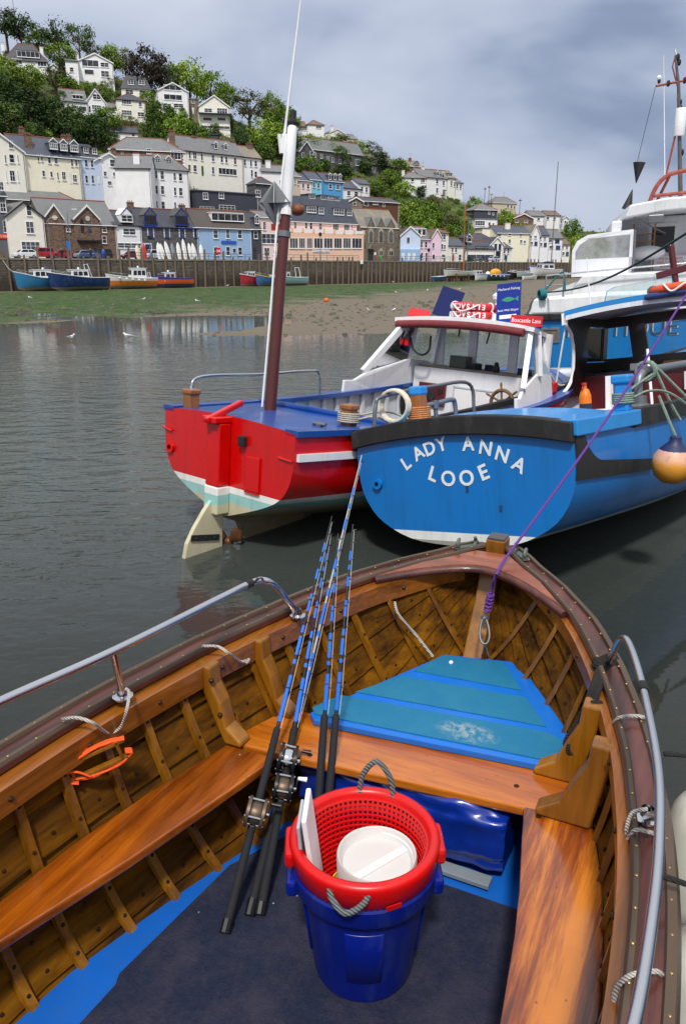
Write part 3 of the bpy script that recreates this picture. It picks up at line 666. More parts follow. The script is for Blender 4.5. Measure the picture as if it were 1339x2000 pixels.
house('yellow terrace house with three dark gabled dormers','B',(190,450),565,245,135,'gable',5,q=16.5,wall='yellow',rf='blue',win=[(255,250,272,300),(280,250,297,300),(328,262,352,315),(372,265,400,318),(486,282,506,335),(515,282,535,335),(290,362,312,405),(345,368,365,410),(392,375,408,430),(425,370,455,430,'2'),(475,370,498,455,'w'),(500,390,532,445,'2')],dorm=[(340,168,400,222,'4','g',.1),(412,175,468,232,'4','g',.1),(482,182,542,240,'4','g',.1)],chim=[(436,112,.6,.7),(470,108,.6,.7)])
house('pale lilac blue terrace house with dark upper dormer','B',(567,470),712,262,190,'mansard',5,q=17,wall='paleblue',rf='dark',win=[(582,288,606,340),(622,290,645,342),(585,395,608,450),(628,395,650,452),(672,405,690,455,'w')],dorm=[(572,200,612,248,'2','f',.12),(632,208,672,255,'2','f',.12)])
t,fr,W,he,hr=house('white house with open gabled balcony on the upper floor','B',(712,470),868,292,240,'front',5,q=17,wall='white',rf='slate',win=[(757,285,850,345,'2'),(712,368,735,402),(778,375,835,405,'2'),(740,435,770,465)],chim=[(780,200,.5,.6)])
house('tall plain white block with paired sash windows and white chimney','B',(1050,630),1310,345,250,'hip',4.2,phi=34,q=15.5,wall='white',rf='slate',name='house',win=[(1065,363,1085,420),(1102,365,1130,425),(1192,378,1212,432),(1228,380,1255,435),(1068,465,1088,525),(1105,466,1132,528),(1196,478,1214,535),(1230,480,1257,538),(1072,572,1088,625),(1110,575,1136,628),(1198,580,1214,630)],dorm=[(1065,275,1105,312,'2','g',.9),(1140,285,1185,320,'2','g',.9)])
house('plain white windowless wing left of the tall white block','B',(845,620),1052,345,262,'gable',4.6,phi=4,P=None,q=15.2,wall='white',rf='slate',chim=[(937,240,.8,.2,WALL['white'])])
house('brown stone house with white quoins behind the white block','B',(815,330),1275,215,140,'hip',6,phi=18,q=24,wall='brown',rf='slate',win=[(835,228,850,262),(1008,210,1042,250,'2'),(1175,222,1245,290,'3')],chim=[(1180,80,.9,.5)],quoin=MTRIM)
house('long cream terrace with grey slate roof and green door','C',(105,560),500,385,310,'gable',5,q=23.5,wall='cream',rf='slate',win=[(132,400,146,445),(160,402,185,450,'2'),(212,412,228,458),(285,420,305,465),(345,428,362,472),(376,430,392,475),(433,438,452,485),(128,485,146,530),(162,487,186,535),(217,495,233,560,'D'),(286,500,304,550),(335,505,450,560,'5')],dorm=[(302,345,326,382,'1','g',.7),(368,355,393,392,'1','g',.7)],chim=[(165,290,.9),(425,320,.9),(540,335,1.0)])
house('white end house of the cream terrace with paired windows','C',(498,575),623,430,362,'gable',5,q=23.8,wall='white',rf='lichen',win=[(502,450,516,495),(542,455,556,498),(572,458,590,500),(548,520,562,570),(572,530,590,575)])
house('white gabled cottage with white chimneys above the hotel','C',(640,640),775,530,490,'gable',4.5,phi=20,q=23,wall='white',rf='slate',win=[(740,590,752,630)],chim=[(662,452,.8,.3,WALL['white']),(762,490,.6,.5,WALL['white'])])
for nm,x0,x1,ey,ry,base,wl,lb in(('a',830,880,560,520,655,'beige','small beige cottage above the hotel roof'),('b',875,955,590,545,665,'pink','pale pink cottage above the hotel roof'),('c',950,1022,585,535,670,'turq','turquoise blue cottage with dark roof'),('d',1045,1168,595,545,690,'sky','bright blue house with three white dormers'),('e',1168,1290,640,600,695,'white','white cottage right of the bright blue house'),('f',1270,1345,612,580,690,'white','white double fronted cottage below the stone terrace')):
 cx=lambda f:x0+(x1-x0)*f
 house(lb,'C',(x0,base),x1,ey,ry,'gable',4,q=25 if nm<'d' else 27,wall=wl,rf='blue' if nm!='a' else 'slate',win=[(cx(.2),ey+20,cx(.38),ey+55),(cx(.6),ey+24,cx(.8),ey+60)],dorm=[(cx(.2),ey-40,cx(.34),ey-6,'1','g',.3),(cx(.48),ey-38,cx(.62),ey-4,'1','g',.3),(cx(.75),ey-36,cx(.9),ey-2,'1','g',.3)]if nm=='d' else())
house('black slate clad building with flat white edged roof behind the blue pub','C',(205,800),600,660,None,'flat',4,q=14.5,wall='dark',rf='blue',win=[(228,672,262,720,'2'),(335,670,368,715,'2'),(580,655,612,705,'2'),(210,765,300,790,'4'),(340,755,440,795,'4')])
house('hexagonal grey slate turret roof behind the dark building','C',(600,660),700,610,570,'hip',2.6,q=17,wall='darkstone',rf='dark',cat='turret house')
house('long dark stone terrace with two gabled bays on the hillside','C',(905,470),1300,375,322,'gable',4,q=44,wall='darkstone',rf='slate',cat='terrace',name='terrace',win=[(965,400,985,440,'2'),(1015,415,1028,445),(1060,430,1072,462),(1090,438,1102,470),(1140,450,1152,480),(1175,458,1187,490),(1250,450,1285,495,'3'),(1220,470,1230,500)],chim=[(955,305,.9),(1108,348,1.0),(1270,390,.9)])
house('gabled end bay of the dark stone terrace','C',(885,455),968,392,328,'front',4,q=42.6,wall='darkstone',rf='slate',win=[(890,405,905,440),(945,395,965,440)])
house('dark stone terrace end with white bay windows','D',(85,375),290,280,235,'gable',4,q=43.5,wall='darkstone',rf='lichen',cat='terrace',name='terrace',win=[(95,283,107,310),(138,292,150,320),(168,298,178,325),(205,305,216,332),(250,312,260,340),(150,330,175,360,'3'),(185,338,212,370,'3'),(262,350,272,380)],chim=[(172,230,.9),(60,200,.8)])
house('dark brown timber clad building with rusty terrace above the church','K',(630,240),1040,130,95,'gable',5,phi=36,q=17.5,wall='wood',rf='dark',win=[(640,140,690,190,'p'),(745,145,800,175,'3'),(855,160,880,200,'p')],cat='building',name='timber_building')
house('grey stone shed with white edged roof','K',(470,190),632,130,85,'front',5,phi=20,q=18,wall='stone',rf='dark',win=[(520,145,552,185,'p')],cat='shed',name='stone_shed')
house('dark roofed villa with white dormer and white bay at the top left','A',(30,375),275,345,255,'hip',5,phi=15,wall='white',rf='dark',win=[(70,340,130,375,'3'),(220,358,272,388,'3')],dorm=[(100,292,230,340,'5','f',.1)],chim=[(15,245,.6,.4,WALL['white']),(240,268,.6,.4,WALL['white'])])
house('modern white house with big dark window and stone centre','A',(460,470),665,352,308,'front',5,phi=15,wall='white',rf='slate',win=[(478,345,572,390,'g'),(492,402,546,435,'p'),(585,362,632,392,'2'),(588,410,635,450,'2')],chim=[(447,308,.6,.5,WALL['white'])])
house('white outbuilding of the modern white house behind bushes','A',(390,470),462,350,330,'mono',4,phi=15,wall='white',rf='slate',win=[(405,390,430,420)])
house('dark mansard roofed house with two white dormers on the hill','A',(708,560),880,512,450,'mansard',4.5,phi=15,wall='cream',rf='dark',win=[(730,520,775,550,'2'),(810,522,855,558,'2')],dorm=[(742,462,780,495,'2','f',.15),(805,463,843,496,'2','f',.15)])
house('white gabled house with balcony and grey slate roof on the hill','A',(505,665),622,590,515,'front',5,phi=25,wall='white',rf='slate',win=[(540,545,585,580,'2'),(535,608,590,640,'4'),(560,640,590,662)],chim=[(565,500,.5)])
house('grey roofed wing with white dormer beside the white gabled house','A',(365,640),510,585,522,'gable',5,phi=25,wall='white',rf='slate',win=[(460,615,505,650,'p'),(515,615,530,655)],dorm=[(420,550,485,580,'3','w',.3)])
house('low white annexe right of the white gabled house','A',(622,670),690,625,600,'gable',4,phi=25,wall='white',rf='slate',win=[(640,630,665,650)])
house('cream villa with bay windows and hipped dark roof','A',(685,690),850,575,545,'hip',5,phi=22,wall='cream',rf='dark',win=[(708,578,762,608,'4'),(708,638,766,672,'4'),(805,592,825,620),(800,650,838,680,'2')])
house('white and grey stone chalet with balcony and wide windows','A',(925,655),1100,520,478,'front',5,phi=20,wall='white',rf='brown',win=[(955,490,1050,528,'3'),(955,545,1055,585,'g'),(950,600,995,628,'2'),(1010,600,1065,628,'2')])
house('grey stone block beside the white chalet','A',(1105,690),1160,575,None,'flat',3,phi=20,wall='stone',rf='slate',win=[(1112,580,1130,600),(1115,625,1128,662,'w')])
t,fr,W,he,hr=house('cream chalet with broad white gable and glazed balcony','A',(1163,745),1338,612,552,'front',5,phi=14,wall='cream',rf='slate',win=[(1188,628,1232,655,'2'),(1262,627,1320,662,'4'),(1182,682,1230,702,'p'),(1265,682,1310,702,'p'),(1180,728,1330,752,'5')])
MB().bx(-.2,-1.0,he*.62,W+.3,-.003,he*.66).obj('balcony',WALL['dark'],t,local=True)
house('small white bungalow among the trees','A',(650,800),803,765,738,'gable',4,phi=20,wall='white',rf='dark',win=[(665,762,690,780),(765,775,785,795)])
house('black timber garden shed below the cream chalet','A',(1203,812),1268,782,None,'flat',2,phi=15,wall='dark',rf='dark',cat='shed',name='garden_shed')
house('small white gable peeping out by the villa','A',(292,405),336,385,368,'front',3,phi=15,wall='white',rf='slate')
house('white house with rust brown roof high on the hill','C',(655,185),835,145,100,'gable',4,phi=28,wall='white',rf='brown',win=[(700,155,745,185,'3'),(765,165,790,195,'2')])
house('white bungalow with grey roof near the skyline','C',(930,240),1040,215,190,'hip',4,phi=20,wall='white',rf='brown',win=[(985,225,1020,245,'2')])
house('cream bungalow on the skyline with a terracotta chimney','C',(1075,300),1180,268,245,'front',4,phi=30,wall='cream',rf='brown',chim=[(1092,222,.7,.2,WALL['white'])])
house('low grey house right of the skyline bungalow','C',(1160,320),1265,300,282,'gable',4,phi=38,wall='beige',rf='slate')
house('white house with glazed front below the skyline roofs','C',(855,260),930,225,195,'gable',4,phi=30,wall='white',rf='brown',win=[(868,232,920,258,'4')])
house('white villa with hipped roof and grey bay','D',(332,460),485,372,340,'hip',4.5,phi=12,wall='white',rf='slate',win=[(390,370,408,398),(390,422,412,445,'p'),(450,375,475,405,'3'),(455,420,485,440,'2')],chim=[(340,322,.6,.4,WALL['white'])])
house('tall white gable house in the hill shoulder row','D',(445,490),612,365,322,'gable',4.5,phi=38,wall='white',rf='slate',win=[(545,380,557,412),(586,392,597,422),(545,435,557,470),(586,445,597,480)],dorm=[(548,340,562,365,'1','g',.4),(580,350,594,375,'1','g',.4)],chim=[(462,302,.8,.5,WALL['white'])])
house('cream gable house in the hill shoulder row','D',(552,470),665,368,328,'gable',4.5,phi=38,wall='cream',rf='lichen',win=[(635,392,645,425),(655,398,663,430)],dorm=[(622,345,645,370,'2','f',.3)])
house('white end house of the hill shoulder row','D',(662,470),712,402,380,'gable',4.5,phi=38,wall='white',rf='slate',win=[(670,412,680,440),(692,415,702,445)])
house('old brown stone house with blue gable on the ridge','D',(345,335),452,300,270,'gable',4,phi=20,wall='brown',rf='lichen',dorm=[(405,290,440,325,'1','g',-.1)],barge=MBLUE,chim=[(383,248,.7)])
house('dark slate hung villa with hipped roof over white ground floor','D',(780,640),925,572,535,'hip',5,phi=18,wall='dark',rf='slate',win=[(870,582,880,600),(895,590,905,605)])
house('white bay fronted ground floor below the slate hung villa','D',(785,695),925,630,None,'flat',3.2,phi=18,wall='white',rf='slate',win=[(790,640,845,672,'4'),(870,650,882,675),(895,655,905,680)])
house('square beige stone house alone on the right skyline','D',(895,580),1045,528,495,'hip',4,phi=25,wall='beige',rf='slate',win=[(985,540,998,562),(1008,543,1018,565),(1028,548,1036,568)],chim=[(965,490,.8,.5,WALL['beige'])])
t,fr,W,he,hr=house('big pale yellow house with grey slate roof and white chimney','G',(650,420),945,245,185,'gable',4.5,phi=22,q=12,wall='yellow',rf='blue',win=[(668,252,700,278,'3'),(770,245,788,270),(768,300,786,335),(868,305,888,335),(900,310,918,338),(868,245,882,275)],chim=[(762,150,1.0,.3,WALL['cream'])])
house('cream flat roofed block beside the big yellow house','G',(525,260),628,205,None,'flat',3,phi=20,q=15,wall='cream',rf='slate')
for k,(x0,x1,b,ey,ry,rf_,lb,ht)in enumerate(((945,1030,420,255,170,'lichen','white gabled house with blue awnings right of the yellow house','front'),(1030,1110,420,265,185,'blue','white house with twin dark gables behind a yacht mast','gable'),(1105,1235,410,290,215,'slate','white shop with blue shutters at the right end','gable'),(1225,1300,420,345,290,'brown','low brown roofed cottage at the right end of the quay','gable'))):
 cx=lambda f:x0+(x1-x0)*f
 house(lb,'G',(x0,b),x1,ey,ry,ht,4,phi=24,q=10+.3*k,wall='white' if k<3 else 'cream',rf=rf_,win=[(cx(.1),ey+12,cx(.3),ey+40),(cx(.55),ey+12,cx(.8),ey+42,'b' if k==2 else '2'),(cx(.15),ey+65,cx(.4),ey+95),(cx(.6),ey+65,cx(.85),ey+98,'b')])
for x0,x1,b,ey,ry,rf_,wl,lb in((785,985,190,115,75,'red','brown','red roofed chalet with white front gable'),(935,1075,190,95,55,'slate','white','white gabled house high at the right'),(1070,1215,200,90,55,'brown','white','brown roofed white terrace high at the right'),(1205,1290,200,120,95,'slate','white','last small white gabled house on the right')):
 cx=lambda f:x0+(x1-x0)*f
 house(lb,'G',(x0,b),x1,ey,ry,'front' if x0 in(785,1205)else 'gable',4,phi=22,q=24,wall=wl,rf=rf_,win=[(cx(.2),ey+15,cx(.35),ey+40),(cx(.6),ey+18,cx(.75),ey+42)])
def m_leaf(name,stops):
 m,nt,p,oc=newmat(name);oi=nt.n('ShaderNodeObjectInfo')
 f=nt.math('ADD',nt.math('MULTIPLY',nt.noise(oc,2.3,4,.7),.75),nt.math('MULTIPLY',nt.math('SUBTRACT',oi.outputs['Random'],.5),.3))
 nt.l(nt.ramp(f,stops),p.inputs['Base Color']);p.inputs['Roughness'].default_value=.75;p.inputs['Specular IOR Level'].default_value=.2
 return m
LEAF={'green':m_leaf('leaf_green',[(.2,srgb(56,78,28)),(.4,srgb(92,118,42)),(.6,srgb(132,152,60))]),'bright':m_leaf('leaf_bright',[(.2,srgb(62,88,26)),(.4,srgb(104,134,42)),(.6,srgb(150,170,66))]),'dark':m_leaf('leaf_dark',[(.2,srgb(42,60,32)),(.4,srgb(64,88,44)),(.6,srgb(96,118,58))]),'olive':m_leaf('leaf_olive',[(.2,srgb(58,62,30)),(.4,srgb(92,96,48)),(.6,srgb(124,122,70))]),'copper':m_leaf('leaf_copper',[(.2,srgb(38,34,30)),(.4,srgb(56,52,42)),(.6,srgb(76,68,52))])}
MBARK=mat('bark',srgb(84,72,60),.9,var=.25,vs=6)
def crown(seed,shape,nclump,leaves,lsize,spread=.34):
 """unit crown (radius ~1, centre at height cz) of leaf quads gathered in clumps"""
 r=random.Random(seed);mb=MB();cz,rx,rz,low=shape
 for i in range(nclump):
  while True:
   v=Vector((r.uniform(-1,1),r.uniform(-1,1),r.uniform(-1,1)))
   if .3<v.length<1:break
  v=v.normalized()*(v.length**.45)
  c=Vector((v.x*rx,v.y*rx,cz+v.z*rz*(1 if v.z>0 else low)));c+=Vector([r.gauss(0,.08)for _ in range(3)]);s=spread*r.uniform(.7,1.3)
  for k in range(leaves):
   d=Vector([r.gauss(0,.5)for _ in range(3)]);d.z*=.7;q=c+d*s
   n=(d.normalized()+Vector([r.uniform(-.8,.8)for _ in range(3)])+Vector((0,0,.5))).normalized()
   if q.xy.length>1.25:q.xy*=1.2/q.xy.length
   a=n.orthogonal().normalized();b=n.cross(a);t=r.uniform(0,6.28);a,b=a*math.cos(t)+b*math.sin(t),b*math.cos(t)-a*math.sin(t)
   l=lsize*r.uniform(.6,1.3);mb.add([q-a*l,q-b*l*.55,q+a*l,q+b*l*.55],[(0,1,2,3)])
 return mb
def trunk(seed,h,r0,cz,nb=5,spread=.6):
 r=random.Random(seed);mb=MB();top=Vector((r.uniform(-.1,.1),r.uniform(-.1,.1),h))
 mb.tube([(0,0,-.5),(r.uniform(-.03,.03),0,h*.5),top],[r0*1.2,r0,r0*.45],6)
 for i in range(nb):
  a=6.28*i/nb+r.uniform(-.4,.4);z0=h*r.uniform(.45,.9);e=Vector((math.cos(a)*spread,math.sin(a)*spread,cz+r.uniform(-.1,.5)))
  mb.tube([(0,0,z0),(e.x*.5,e.y*.5,z0+(e.z-z0)*.6),e],[r0*.5,r0*.35,r0*.15],5)
 return mb
KIND={}
def kind(k,name,label,leaf,shape,ncl,lv,ls,tr,sp=.34):
 t=thing(name,label,'tree' if 'bush' not in name else 'bush',(0,0,0),0,'trees on the hillside' if 'bush' not in name else 'bushes on the hillside')
 crown(hash(k)%1000 if False else sum(map(ord,k)),shape,ncl,lv,ls,sp).obj('crown',LEAF[leaf],t,local=True)
 trunk(sum(map(ord,k))+5,*tr).obj('trunk',MBARK,t,local=True);KIND[k]=[t,False]
kind('green','broadleaf_tree','rounded mid green tree growing between the hillside houses','green',(1.25,.95,.85,.8),60,44,.075,(1.3,.08,1.2))
kind('bright','broadleaf_tree','fresh bright green tree on the hillside','bright',(1.2,1.0,.85,.75),60,44,.075,(1.2,.08,1.2))
kind('dark','evergreen_tree','tall dark evergreen tree on the hillside','dark',(1.6,.8,1.35,.85),75,44,.075,(1.9,.08,1.4))
kind('olive','broadleaf_tree','thin olive green tree with visible branches on the hillside','olive',(1.5,.95,.8,.7),40,36,.065,(1.5,.09,1.5,7,.8),.3)
kind('copper','copper_beech','big dark brown leaved tree on the skyline','copper',(1.15,1.0,.9,.8),75,48,.07,(1.2,.09,1.2))
kind('pine','pine_tree','dark pine with layered open crown on the skyline','dark',(1.6,1.1,.45,.9),22,60,.07,(1.7,.06,1.6,8,.95),.36)
kind('bushg','hillside_bush','low rounded green bush on the hillside','green',(.55,1.0,.6,.8),40,36,.085,(.5,.05,.6))
kind('bushb','hillside_bush','low bright green bush on the hillside','bright',(.55,1.0,.6,.8),40,36,.085,(.5,.05,.6))
kind('busho','hillside_bush','low dry olive coloured bush on the hillside','olive',(.5,1.0,.55,.8),36,32,.085,(.5,.05,.6))
TR=random.Random(21)
def plant(k,P,s,sz=None,label=None):
 t,used=KIND[k];rz=TR.uniform(0,6.28);sc=(s,s,sz or s*TR.uniform(.9,1.15))
 if not used:o=t;KIND[k][1]=True;o.location=P;o.rotation_euler=(0,0,rz);o.scale=sc;WM[o.name]=Matrix.Translation(P)
 else:o=copy_tree(t,P,rz,None,sc)
 if label:o['label']=label
 return o
TPOS=[]
def tree_at(px,ytop,w,h,k,label=None):
 """tree whose crown spans w x h pixels with its foot at ytop+h"""
 yb=max(ytop+h,interp(SIL,px)+4);h=yb-ytop;P=onhill(px,yb);m=P.y*CT/F;H={'green':2.05,'bright':2.0,'dark':2.9,'olive':2.3,'copper':2.05,'pine':2.1,'bushg':1.15,'bushb':1.15,'busho':1.05}[k]
 plant(k,P-Vector((0,0,.15)),w*m/2*.86,h*m/H*.86,label);TPOS.append((px,yb,w))
for a in[(18,26,84,66,'pine','leftmost dark pine on the skyline'),(45,40,60,58,'pine'),(118,48,60,60,'pine'),(158,55,62,58,'pine'),(84,62,62,56,'bright'),(122,88,60,48,'green'),(190,90,60,50,'olive'),(220,92,50,52,'green'),(247,98,46,62,'olive'),(290,96,82,92,'copper','big round dark brown tree on the skyline'),(335,128,50,60,'green'),(372,126,70,70,'bright'),(412,146,66,62,'bright'),(444,166,46,60,'green'),(488,178,80,82,'olive','olive tree with visible trunk right of the cream chalet'),(532,184,44,70,'green'),(555,208,60,56,'bright'),(520,236,70,64,'bright'),(560,250,70,64,'green'),(512,278,60,50,'green'),(15,150,90,70,'dark'),(65,175,90,90,'dark'),(110,192,74,84,'dark'),(20,200,80,70,'dark'),(150,205,60,80,'dark'),(188,222,70,70,'dark','dark conical evergreen above the lilac terrace house'),(140,240,50,50,'dark'),(85,252,46,26,'bushg'),(12,112,60,60,'green'),(60,130,60,55,'green'),(110,132,60,55,'olive'),(135,150,50,44,'green'),(20,160,40,40,'bright'),(212,212,56,50,'bright'),(205,165,40,40,'green'),(258,228,40,30,'olive','yellow flowering tree above the white bungalow'),(315,200,60,60,'green'),(340,222,70,50,'bushb'),(300,232,50,40,'bushg'),(378,238,60,40,'bushb'),(290,180,40,50,'bright'),(420,240,30,34,'dark'),(470,250,40,40,'dark'),(600,262,60,44,'green'),(640,275,50,40,'green'),(665,262,60,50,'dark'),(600,305,60,44,'bright'),(632,310,30,34,'dark'),(668,318,60,34,'dark'),(700,275,44,40,'green'),(725,275,40,44,'olive','pale bare topped tree on the ridge'),(740,295,50,44,'dark'),(775,308,50,40,'green'),(660,285,50,40,'green'),(715,302,40,40,'dark'),(762,330,50,36,'green'),(800,338,40,30,'bushg'),(628,268,44,36,'bright'),(735,350,46,34,'green'),(690,340,50,26,'bushg'),(375,360,44,60,'green','green tree beside the tall white block'),(352,330,30,40,'green'),(785,355,50,26,'bushb'),(820,362,26,26,'dark'),(800,400,70,50,'bushb'),(840,400,60,44,'bushb'),(770,395,50,40,'bushg'),(830,430,60,40,'bushb'),(790,430,60,40,'bushg'),(760,372,40,24,'bushb'),(745,392,44,26,'bushg'),(785,415,50,30,'bushb'),(815,385,44,24,'bushg'),(845,380,40,26,'busho'),(880,440,44,30,'bushb'),(870,410,50,40,'busho'),(900,425,44,40,'bushg'),(860,445,50,34,'bushg'),(905,450,40,30,'bushg'),(925,385,36,24,'bushb'),(985,410,40,30,'bushb'),(975,430,36,26,'bushg'),(1010,432,30,24,'bushg'),(1055,445,24,20,'bushg'),(1115,430,40,34,'bushb'),(1120,460,40,30,'bushb'),(1003,485,24,16,'bushg'),(915,505,30,14,'dark')]:
 tree_at(*a)
def blocked(px,py,r,h,y):
 for x0,y0,x1,y1,yy in RECTS:
  if px+r*.75>x0 and px-r*.75<x1 and py>y0+3 and py-h<y1-(y1-y0)*.18 and y<yy:return True
 return False
cnt=0
for i in range(2600):
 px=TR.uniform(-60,1180);py=TR.uniform(60,500)
 if py<interp(SIL,px)+4:continue
 P=onhill(px,py);p,q=pq(P.x,P.y)
 if q<14 or P.y>260:continue
 m=F/(P.y*CT);left=px<240 and py>120
 k=TR.choice(['dark','dark','green','olive'])if left else TR.choice(['green','bushg','bushb','busho','bright','bushg','green','dark']if px<620 else['bushg','bushb','busho','bushb','green'])
 r=TR.uniform(.6,1.2)*(1 if 'bush' not in k else .8);h=r*2.1 if 'bush' not in k else r*1.1
 if any(abs(px-a)<(b*.35+r*m*.55)and abs(py-c)<12 for a,c,b in TPOS):continue
 if blocked(px,py,r*m,h*m,P.y):continue
 plant(k,P-Vector((0,0,.15)),r);TPOS.append((px,py,r*m*2));cnt+=1
 if cnt>=262:break
sb=MB();sr=random.Random(5);n=0
while n<5600:
 p=sr.uniform(-45,150);q=sr.uniform(13,85);x,y=xy(p,q);z=hz(x,y)
 if z>interp(RZ,p)+.3:continue
 px,py=project(Vector((x,y,z)))
 if px<-80 or px>1230:n+=0;continue
 inside=False
 for x0,y0,x1,y1,yy in RECTS:
  if x0<px<x1 and y0-4<py<y1-3 and y<yy+3:inside=True;break
 n+=1
 if inside:continue
 s=sr.uniform(.25,.6)
 for k in range(13):
  c=Vector((x+sr.gauss(0,s*.6),y+sr.gauss(0,s*.6),z+abs(sr.gauss(0,s*.45))));nn_=Vector((sr.uniform(-1,1),sr.uniform(-1.2,.6),sr.uniform(0,1.2))).normalized()
  a=nn_.orthogonal().normalized();b=nn_.cross(a);l=sr.uniform(.08,.19);sb.add([c-a*l,c-b*l*.6,c+a*l,c+b*l*.6],[(0,1,2,3)])
MSC=m_leaf('leaf_scrub',[(.2,srgb(44,54,26)),(.36,srgb(70,84,36)),(.52,srgb(104,112,56)),(.62,srgb(122,112,70))])
tag(sb.obj('hillside_scrub',MSC),'mixed green undergrowth covering the hillside','undergrowth',kind='stuff')
fb=MB()
for i in range(900):
 x=sr.uniform(80,330);y=sr.uniform(345,470);z=fz(x,y)
 for k in range(9):
  c=Vector((x+sr.gauss(0,1.6),y+sr.gauss(0,1.6),z+abs(sr.gauss(0,1.3))));nn_=Vector((sr.uniform(-1,1),sr.uniform(-1.2,.6),sr.uniform(0,1.2))).normalized()
  a=nn_.orthogonal().normalized();b=nn_.cross(a);l=sr.uniform(.5,1.1);fb.add([c-a*l,c-b*l*.6,c+a*l,c+b*l*.6],[(0,1,2,3)])
tag(fb.obj('distant_wood',LEAF['green']),'far wooded hill at the right of the town','wood',kind='stuff')
MGAL=mat('galvanised_steel',srgb(120,124,130),.45,.6);MPOLE=mat('telegraph_wood',srgb(92,80,68),.85,var=.2)
P=onhill(37,108);d=lambda py:aty(37,py,P.y).z-P.z
t=thing('radio_mast','thin lattice radio mast on the hilltop at far left','radio mast',P)
MB().tube([(0,0,-1),(0,0,d(0))],.07,5).obj('pole',MGAL,t,local=True)
an=MB()
for x in(-.6,.6):an.tube([(x,0,d(24)),(x,0,d(14))],.05,5)
an.tube([(-.6,0,d(18)),(.6,0,d(18))],.04,5).tube([(-.6,0,d(22)),(.6,0,d(22))],.04,5);an.obj('antenna',MGAL,t,local=True)
first=None
for px,yb,yt in((64,362,300),(131,362,308),(403,370,306),(868,392,370),(945,400,366),(953,400,362),(958,400,378),(1013,425,388),(1040,430,404),(745,382,340),(848,440,380),(862,446,375),(744,306,286)):
 P=onhill(px,yb);h=aty(px,yt,P.y).z-P.z
 if first is None:
  first=t=thing('telegraph_pole','wooden telegraph pole standing among the houses','telegraph pole',P,0,'telegraph poles on the hill')
  MB().tube([(0,0,-1),(0,0,1)],[.09,.06],6).obj('pole',MPOLE,t,local=True);MB().bx(-.4,-.04,.88,.4,.04,.93).obj('crossarm',MPOLE,t,local=True);t.scale=(1,1,h)
 else:copy_tree(first,P,TR.uniform(-.5,.5),None,(1,1,h))
MPILE=mat('weathered_timber',srgb(112,100,86),.9,var=.3,vs=5,stretch=(3,3,.5),dirt=srgb(52,44,34),dirtf=.8)
pr=random.Random(3);first=None;p=-6.0;k=0
tops={}
while p<108:
 dense=p>46
 h=pr.choice([4.6,4.9,4.2,5.1,3.9])if not dense else pr.choice([3.6,3.9,3.7,4.4])
 x,y=xy(p,-.24);loc=(x,y,-.1)
 if first is None:
  first=t=thing('fender_pile','weathered timber fender pile standing against the quay wall','timber pile',loc,QA,'timber piles along the quay wall')
  MB().loft([[(-.09,-.1,0),(.09,-.1,0),(.09,.1,0),(-.09,.1,0)],[(-.1,-.1,.5),(.08,-.1,.5),(.08,.1,.5),(-.1,.1,.5)],[(-.075,-.09,1),(.075,-.09,1),(.075,.09,.985),(-.075,.09,.985)]]).obj('timber',MPILE,t,local=True)
  t.scale=(1,1,h)
 else:
  o=copy_tree(first,loc,QA,None,(pr.uniform(.8,1.25),1,h));o.rotation_euler=(pr.uniform(-.03,.01),pr.uniform(-.035,.035),QA)
 p+=pr.uniform(1.15,1.75)if not dense else pr.uniform(.75,1.15);k+=1
def qx(px,q):
 P=atq(px,q);return pq(P.x,P.y)[0]
MRAIL=mat('railing_paint',srgb(88,92,98),.5,.3)
for i,(a,b,lb)in enumerate(((268,392,'grey railing in front of the upright boards'),(394,520,'grey railing in front of the blue pub'),(560,700,'grey railing below the pink hotel'),(780,905,'grey railing in front of the lilac houses'))):
 pa,pb=qx(a,.35),qx(b,.35);t=qthing('quay_railing',lb,'railing',pa,.35);L=pb-pa
 MB().tube([(0,0,.72),(L,0,.72)],.03,5).tube([(0,0,.4),(L,0,.4)],.022,5).obj('rail',MRAIL,t,local=True)
 n=int(L/1.1)
 for j in range(n+1):MB().tube([(L*j/n,0,0),(L*j/n,0,.74)],.03,5).obj('post',MRAIL,t,local=True)
MTYRE=mat('tyre_rubber',srgb(30,30,32),.8);MRIM=mat('alloy_rim',srgb(150,152,156),.35,.8);MCARG=mat('car_glass',srgb(24,28,34),.06);MLAMP=mat('headlamp',srgb(210,214,220),.2)
